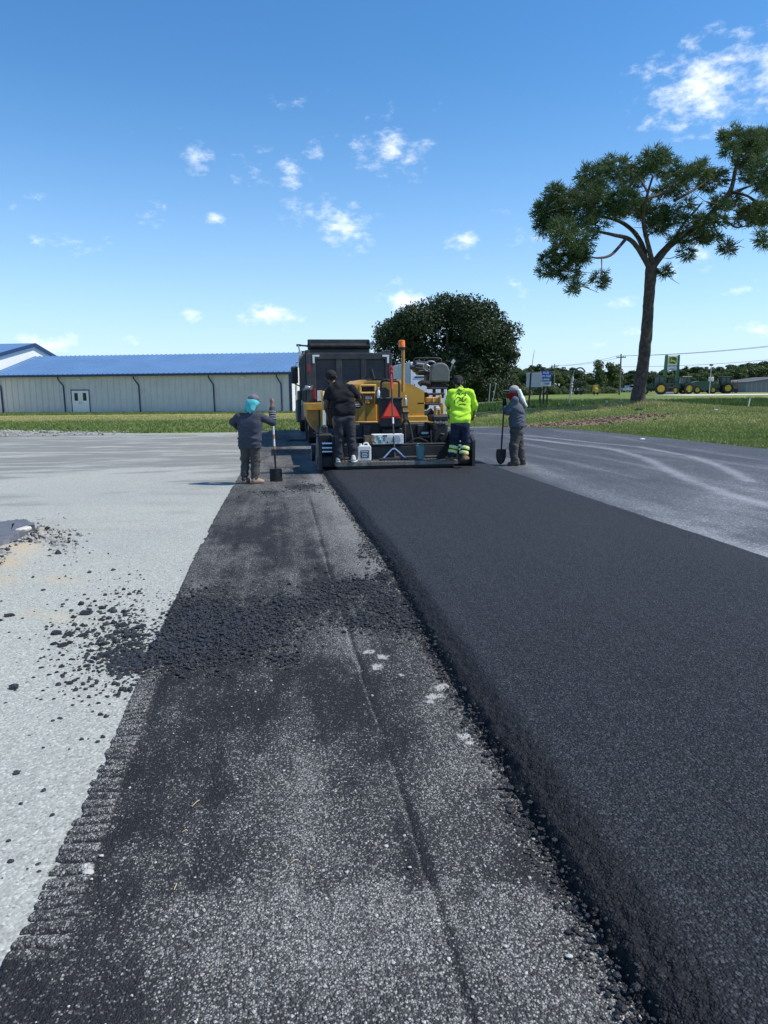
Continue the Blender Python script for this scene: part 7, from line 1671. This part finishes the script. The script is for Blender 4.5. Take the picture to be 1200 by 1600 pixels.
# concrete kerb piece with rails seen beyond the lime shirt
for px, lb in ((764, 'left thin pale post by the road beyond the capped worker'), (769.5, 'right thin leaning pale post by the road beyond the capped worker')):
    o = far('marker_post', lb, 'post', px, 72); mb = MB(); mb.tube([(0, 0, 0), (.12 if px < 766 else .35, 0, 1.9)], .025, 6); mb.build('shaft', m_signg, o); mb = MB(); mb.box((0, 0, .04), (.3, .3, .1)); mb.build('base', m_conc, o)
# ------------------------------------------------------------------ loose asphalt, rubble, small litter
def ico(sub):
    import bmesh
    bm = bmesh.new(); bmesh.ops.create_icosphere(bm, subdivisions=sub, radius=1.0); V = np.array([v.co for v in bm.verts]); F = np.array([[v.index for v in f.verts] for f in bm.faces]); bm.free(); return V, F
I1 = ico(1); I2 = ico(2)
def rocks(P_, size, flat=.7, nvar=12, base=I1, rough=.45):
    V0, F0 = base; var = []
    for k in range(nvar):
        d = 1 + rough * (rng.random(len(V0)) - .5) * 1.4; sc3 = np.array([1, rng.uniform(.65, 1), rng.uniform(.55, .9) * flat / .7]); var.append(V0 * d[:, None] * sc3)
    var = np.array(var); n = len(P_); k = rng.integers(0, nvar, n); a = rng.uniform(0, 6.283, n); c, s = np.cos(a), np.sin(a)
    V = var[k] * size[:, None, None]; X = V[..., 0] * c[:, None] - V[..., 1] * s[:, None]; Y = V[..., 0] * s[:, None] + V[..., 1] * c[:, None]
    V = np.stack([X, Y, V[..., 2]], -1) + P_[:, None, :]
    F = (F0[None] + (np.arange(n) * len(V0))[:, None, None]).reshape(-1, 3); return V.reshape(-1, 3), F
m_crumb = mat('loose_asphalt', (.022, .022, .026), .5, var=.45, scale=40, bump=.8, bscale=160, spec=.5); m_rubble = mat('concrete_rubble', (.31, .30, .275), .9, var=.4, scale=14); m_stone = mat('pale_stone_chips', (.46, .455, .42), .85, var=.3, scale=20)
# crumbs in the spilled heaps
pts = []; w = np.array([h[2] * h[3] * h[4] for h in HEAPS], float); w /= w.sum(); n = 19000
k = rng.choice(len(HEAPS), n, p=w); H_ = np.array(HEAPS)
px = H_[k, 0] + rng.normal(size=n) * H_[k, 2] * .62; py = H_[k, 1] + rng.normal(size=n) * H_[k, 3] * .75
G2 = np.array([tuple(G(a, b, .015)) for a, b in zip(px, py)]); ok = (G2[:, 0] < mat_left(G2[:, 1]) + .05); G2, px, py = G2[ok], px[ok], py[ok]
size = np.exp(rng.normal(math.log(.0058), .52, len(G2))).clip(.0022, .022)
pz = strip_fields(G2[:, 0], G2[:, 1], None)[0]; G2[:, 2] = np.maximum(pz, .0) + size * .35
V, F = rocks(G2, size); tag(link('loose_asphalt', mesh_np('loose_asphalt', V, F, m_crumb)), kind='stuff')
# finer spill on the pale gravel
n = 1500; px = 225 - np.abs(rng.normal(size=n)) * 62; py = 1005 + rng.normal(size=n) * 46 + (225 - px) * .10 * rng.normal(size=n)
extra = 110; px = np.concatenate([px, rng.uniform(0, 330, extra)]); py = np.concatenate([py, rng.uniform(890, 1380, extra)])
G3 = np.array([tuple(G(a, b, 0)) for a, b in zip(px, py)]); ok = G3[:, 0] < inter(G3[:, 1], EDGE_L) + .05; G3 = G3[ok]
size = np.exp(rng.normal(math.log(.0075), .5, len(G3))).clip(.003, .03); G3[:, 2] = size * .4
V, F = rocks(G3, size); tag(link('spilled_crumbs', mesh_np('spilled_crumbs', V, F, m_crumb)), kind='stuff')
# crumbs along the mat edge and pale chips on the strip
yy = 1.4 + 13 * rng.random(2600) ** 1.5; xx = mat_left(yy) + rng.normal(size=len(yy)) * .03 - .005; size = np.exp(rng.normal(math.log(.006), .4, len(yy))).clip(.003, .016)
V, F = rocks(np.stack([xx, yy, .014 + size * .3 + np.clip((xx - mat_left(yy)) * 1.0, 0, .05)], -1), size); tag(link('edge_crumbs', mesh_np('edge_crumbs', V, F, m_crumb)), kind='stuff')
yy = 1.3 + 2.6 * rng.random(520) ** 1.3; xx = rng.uniform(-.7, .93, len(yy)); size = np.exp(rng.normal(math.log(.0042), .35, len(yy))).clip(.002, .011); keep = (yy < 2.35) | (rng.random(len(yy)) < .25); xx, yy, size = xx[keep], yy[keep], size[keep]
V, F = rocks(np.stack([xx, yy, .015 + size * .3], -1), size); tag(link('stone_chips', mesh_np('stone_chips', V, F, m_stone)), kind='stuff')
# the larger clumps, one by one
CL = [(50, 782, 25, 15), (475, 768, 38, 17), (565, 740, 18, 13), (645, 663, 13, 9), (310, 878, 28, 18), (375, 885, 25, 16), (300, 938, 20, 13), (345, 945, 26, 18), (385, 932, 17, 13), (405, 790, 14, 14), (455, 835, 14, 13), (628, 822, 16, 14), (680, 835, 28, 17), (770, 845, 32, 14), (745, 893, 27, 17), (810, 890, 24, 10), (845, 945, 26, 18), (580, 1000, 28, 20),
      (480, 1060, 18, 12), (340, 1063, 16, 14), (315, 1095, 12, 9), (228, 1070, 13, 8), (505, 978, 18, 10), (440, 1080, 13, 9), (385, 1155, 18, 14), (297, 1243, 9, 8), (235, 1198, 10, 8), (85, 1195, 9, 7), (30, 1265, 10, 6), (5, 810, 12, 10), (470, 1187, 10, 7), (640, 1225, 7, 6), (185, 1125, 10, 8), (243, 1012, 10, 8), (283, 1027, 10, 7), (320, 1028, 10, 7), (165, 915, 7, 6), (925, 780, 14, 10), (660, 1040, 24, 13), (720, 1010, 24, 14), (600, 1075, 15, 11),
      (780, 660, 10, 6), (290, 832, 8, 5), (125, 800, 10, 6), (530, 1222, 8, 6), (263, 1180, 8, 6), (203, 1240, 8, 6), (80, 1018, 8, 5), (95, 1043, 7, 5), (150, 1150, 7, 5), (735, 940, 34, 13), (560, 805, 20, 9), (460, 890, 26, 14), (620, 1105, 18, 10), (700, 1100, 18, 9), (870, 875, 18, 10), (785, 1000, 22, 14), (640, 730, 12, 5), (270, 1110, 14, 6), (430, 1130, 12, 7)]
UNI = {0: 'isolated black asphalt clump nearest the left edge of the picture', 1: 'long flat black asphalt clump, farthest big one on the pale gravel', 2: 'round black asphalt clump just right of the long flat one', 3: 'lone small black asphalt clump farthest up the pale gravel', 4: 'large black asphalt clump at the left of the group of five', 7: 'large black asphalt clump at the front of the group of five', 17: 'broad black asphalt clump lying just before the dark spill', 16: 'black asphalt clump at the foot of the dark spill'}
vm_ = []
for k in range(7):
    V0, F0 = I2; d = 1 + .55 * (vnoise(V0[:, 0] * 2.2 + k * 9, V0[:, 1] * 2.2, V0[:, 2] * 2.2, 5) - .5) + .35 * (rng.random(len(V0)) - .5); V = V0 * d[:, None]; V[:, 2] = np.maximum(V[:, 2], -.55); vm_.append(mesh_np('asphalt_clump', V, F0, m_crumb))
for i, (zx, zy, rx, ry) in enumerate(CL):
    px, py = zx / 3.53, 740 + zy / 3.53; q = G(px, py + ry / 3.53 * .5, 0); dist = (q - Vector((0, 0, CAM_H))).length; r = rx / 3.53 * dist / F_PX * .9
    o = link('asphalt_clump', vm_[i % 7]); hh = min(r * .75, max(.25 * r, (ry / 3.53 * dist / F_PX) * .8)); o.scale = (r, r * rng.uniform(.7, 1.0), hh); o.rotation_euler = (0, 0, rng.uniform(-.3, .3)); o.location = (q.x, q.y, hh * .45)
    where = ('far up the pale gravel' if zy < 700 else 'in the cluster left of the spill' if 860 <= zy < 960 and 250 < zx < 420 else 'above the dark spill' if zx > 440 and zy < 900 else 'at the tip of the dark spill' if zx > 480 and zy < 1030
        else 'below the tip of the dark spill' if zx > 400 and zy < 1120 else 'among the lowest scattered crumbs' if zy > 1120 else 'far left of the dark spill')
    tag(o, UNI.get(i, 'small black asphalt clump ' + where), 'clump', 'asphalt clumps spilled on the pale gravel')
# dark lumps along the rubble bank at the far left
for i, (px, py, rx, lb) in enumerate(((35, 676.5, 5, 'leftmost dark lump on the rubble bank below the grass'), (76, 675.3, 3.2, 'second dark lump along the rubble bank'), (82.5, 675, 3, 'third dark lump along the rubble bank'), (106.5, 669, 2.6, 'dark lump on the crest of the rubble bank'), (122, 670, 2.4, 'small dark lump right of the crest lump on the rubble bank'), (115.5, 677, 3.2, 'rightmost dark lump low on the rubble bank'))):
    q = P(px, py, 29.6); o = link('asphalt_clump', vm_[(i * 3) % 7]); r = rx * 29.6 / F_PX; o.scale = (r, r * .8, r * .6); o.location = q; tag(o, lb, 'clump', 'dark lumps on the rubble bank')
n = 1600; x = rng.normal(-12.5, 3.4, n); y = 30.3 + rng.normal(size=n) * .42; size = np.exp(rng.normal(math.log(.028), .5, n)).clip(.01, .12); keep = (x < -5.5) & (y < inter(x, LOT_F) + .5)
x, y, size = x[keep], y[keep], size[keep]; V, F = rocks(np.stack([x, y, .02 + .16 * np.exp(-((x + 13) / 6) ** 2) * np.exp(-((y - 30.4) / .5) ** 2) + size * .3], -1), size); tag(link('rubble_bank', mesh_np('rubble_bank', V, F, m_rubble)), kind='stuff')
# old asphalt slab with sandy broken edge
q0 = [G(-60, 826), G(-15, 829.5), G(14, 826), G(28, 824), G(45, 823.5), G(52, 831), G(44, 838), G(30, 846), G(12, 856), G(-6, 866), G(-70, 890)]
c0 = sum(q0, Vector()) / len(q0); c0.z = 0
o = thing('asphalt_slab', 'raised old bluish asphalt slab with sandy broken edge at the left side', 'slab', c0)
ring = []
for a, b in zip(q0, q0[1:] + q0[:1]):
    for t in np.linspace(0, 1, 7)[:-1]: p = a.lerp(b, t) - c0; ring.append(p + Vector((rng.normal() * .018, rng.normal() * .018, 0)))
V = []; n = len(ring); hs = .10
for dz, s_ in ((-.03, 1.06), (.05, 1.02), (hs, .99), (hs + .004, .94), (hs + .006, .5)):
    for p in ring: V.append((p.x * s_, p.y * s_, dz + (rng.normal() * .008 if 0 < dz < hs else 0)))
F = [[r * n + k, r * n + (k + 1) % n, (r + 1) * n + (k + 1) % n, (r + 1) * n + k] for r in range(4) for k in range(n)]
V = np.array(V); me = bpy.data.meshes.new('slab'); me.from_pydata([tuple(v) for v in V], [], F + [[4 * n + k for k in range(n)]]); me.materials.append(mat('old_blue_grey_asphalt', (.135, .135, .150), .6, var=.22, scale=5, bump=.5, bscale=60, dirt=(.07, .065, .06), dscale=6)); link('slab', me, o)
q = G(37, 833, .05) - c0; mb = MB(); mb.box((q.x, q.y, hs * .9), (.08, .22, .05), rot=(0, .1, -.3), b=.015); mb.build('broken_kerb_piece', m_conc, o)
n = 900; px = np.concatenate([78 + rng.normal(size=600) * 24, rng.uniform(0, 60, 300)]); py = np.concatenate([846 + rng.normal(size=600) * 13, np.zeros(300)]); py[600:] = 872 - px[600:] * .62 + rng.normal(size=300) * 6
G4 = np.array([tuple(G(a, b, 0)) for a, b in zip(px, py)]); size = np.exp(rng.normal(math.log(.012), .5, n)).clip(.004, .045); G4[:, 2] = size * .35 + .03 * np.exp(-((px - 20) / 50) ** 2) * (np.arange(n) >= 600)
sel = rng.random(n) < .38
V, F = rocks(G4[sel], size[sel]); tag(link('dark_rubble', mesh_np('dark_rubble', V, F, m_crumb)), kind='stuff'); V, F = rocks(G4[~sel], size[~sel]); tag(link('pale_rubble', mesh_np('pale_rubble', V, F, m_rubble)), kind='stuff')
# single pebbles and straws on the strip
for (px, py, r, lb) in ((137, 1363, 7, 'large pale pebble on the ridged edge of the dark strip'), (889, 1494, 4.5, 'pale pebble beside the toe of the fresh asphalt'), (158, 1337, 3, 'small pale pebble above the large one on the ridged edge'), (640, 1355, 2.5, 'small pale pebble along the crack in the dark strip')):
    q = G(px, py, .02); dist = (q - Vector((0, 0, CAM_H))).length; o = link('pebble', vm_[2].copy()); o.data.materials.clear(); o.data.materials.append(m_stone); rr = r * dist / F_PX; o.scale = (rr, rr * .8, rr * .45); o.location = q; tag(o, lb, 'pebble')
m_straw = mat('dry_straw', (.55, .47, .26), .8)
for i, (px, py, dx, dy, lb) in enumerate(((455, 1348, 9, -4, 'dry grass straw left of the crack, long one'), (482, 1352, 4, 7, 'short forked dry straw right of the long straw'), (300, 1260, 12, -10, 'dry straw lying in the dark middle of the strip'), (285, 1300, 8, -2, 'dry straw below the upper straw on the strip'), (276, 1380, -4, 10, 'dry straw near the pale lower part of the strip'))):
    a, b = G(px, py, .022), G(px + dx, py + dy, .022); mb = MB(); m_ = (a + b) / 2 - a + Vector((0.003, 0, .006)); mb.tube(smooth_path([(0, 0, 0), m_, b - a], 3), .0016, 4); o = mb.build('straw', m_straw); o.location = a; tag(o, lb, 'straw')
# litter on the lawn and dark clods near the pine
for (px, py, D, lb, m_, r) in ((1004, 678, 22.8, 'crumpled white paper scrap on the lawn above the dark lot edge', m_paper, .09), (1118, 646, 36, 'pale clod on the mown lawn toward the right', m_stone, .13), (999, 645, 37.5, 'dark clod on the lawn below the pine', m_crumb, .20)):
    q = P(px, py, D); q.z = float(T(q.x, q.y)) + .03; o = link('litter' if m_ is m_paper else 'clod', vm_[3].copy()); o.data.materials.clear(); o.data.materials.append(m_); o.scale = (r, r * .7, r * .5); o.location = q; tag(o, lb, 'litter' if m_ is m_paper else 'clod')
# earth clods in the bare patch
n = 900; a = [P(930, 659.5, 33), P(868, 664, 31.8), P(985, 657, 34.5)]; kk = rng.integers(0, 3, n); cx = np.array([p.x for p in a])[kk] + rng.normal(size=n) * 1.6; cy = np.array([p.y for p in a])[kk] + rng.normal(size=n) * .45
k = (lotdist(cx, cy) > .1); cx, cy = cx[k], cy[k]; size = np.exp(rng.normal(math.log(.03), .5, len(cx))).clip(.01, .12)
V, F = rocks(np.stack([cx, cy, T(cx, cy) + size * .3], -1), size); tag(link('earth_clods', mesh_np('earth_clods', V, F, mat('brown_earth', (.16, .105, .075), .95, var=.35, scale=8))), kind='stuff')

# words that tell apart the trees that would otherwise share a label
same = {}
for o in COL.objects:
    if o.parent is None and o.get('category') in ('tree', 'bush', 'clump'): same.setdefault(o['label'], []).append(o)
ORD = {2: ['left of two', 'right of two'], 3: ['leftmost of three', 'middle of three', 'rightmost of three'], 4: ['leftmost of four', 'second of four', 'third of four', 'rightmost of four']}
NTH = ['first', 'second', 'third', 'fourth', 'fifth', 'sixth', 'seventh', 'eighth', 'ninth', 'tenth', 'eleventh', 'twelfth', 'thirteenth', 'fourteenth', 'fifteenth', 'sixteenth', 'seventeenth']
for lb, os_ in same.items():
    if len(os_) > 1:
        os_.sort(key=lambda o: PX(o.location)[0])
        for i, o in enumerate(os_): o['label'] = (ORD[len(os_)][i] if len(os_) in ORD else NTH[min(i, 16)] + ' from left') + ': ' + lb
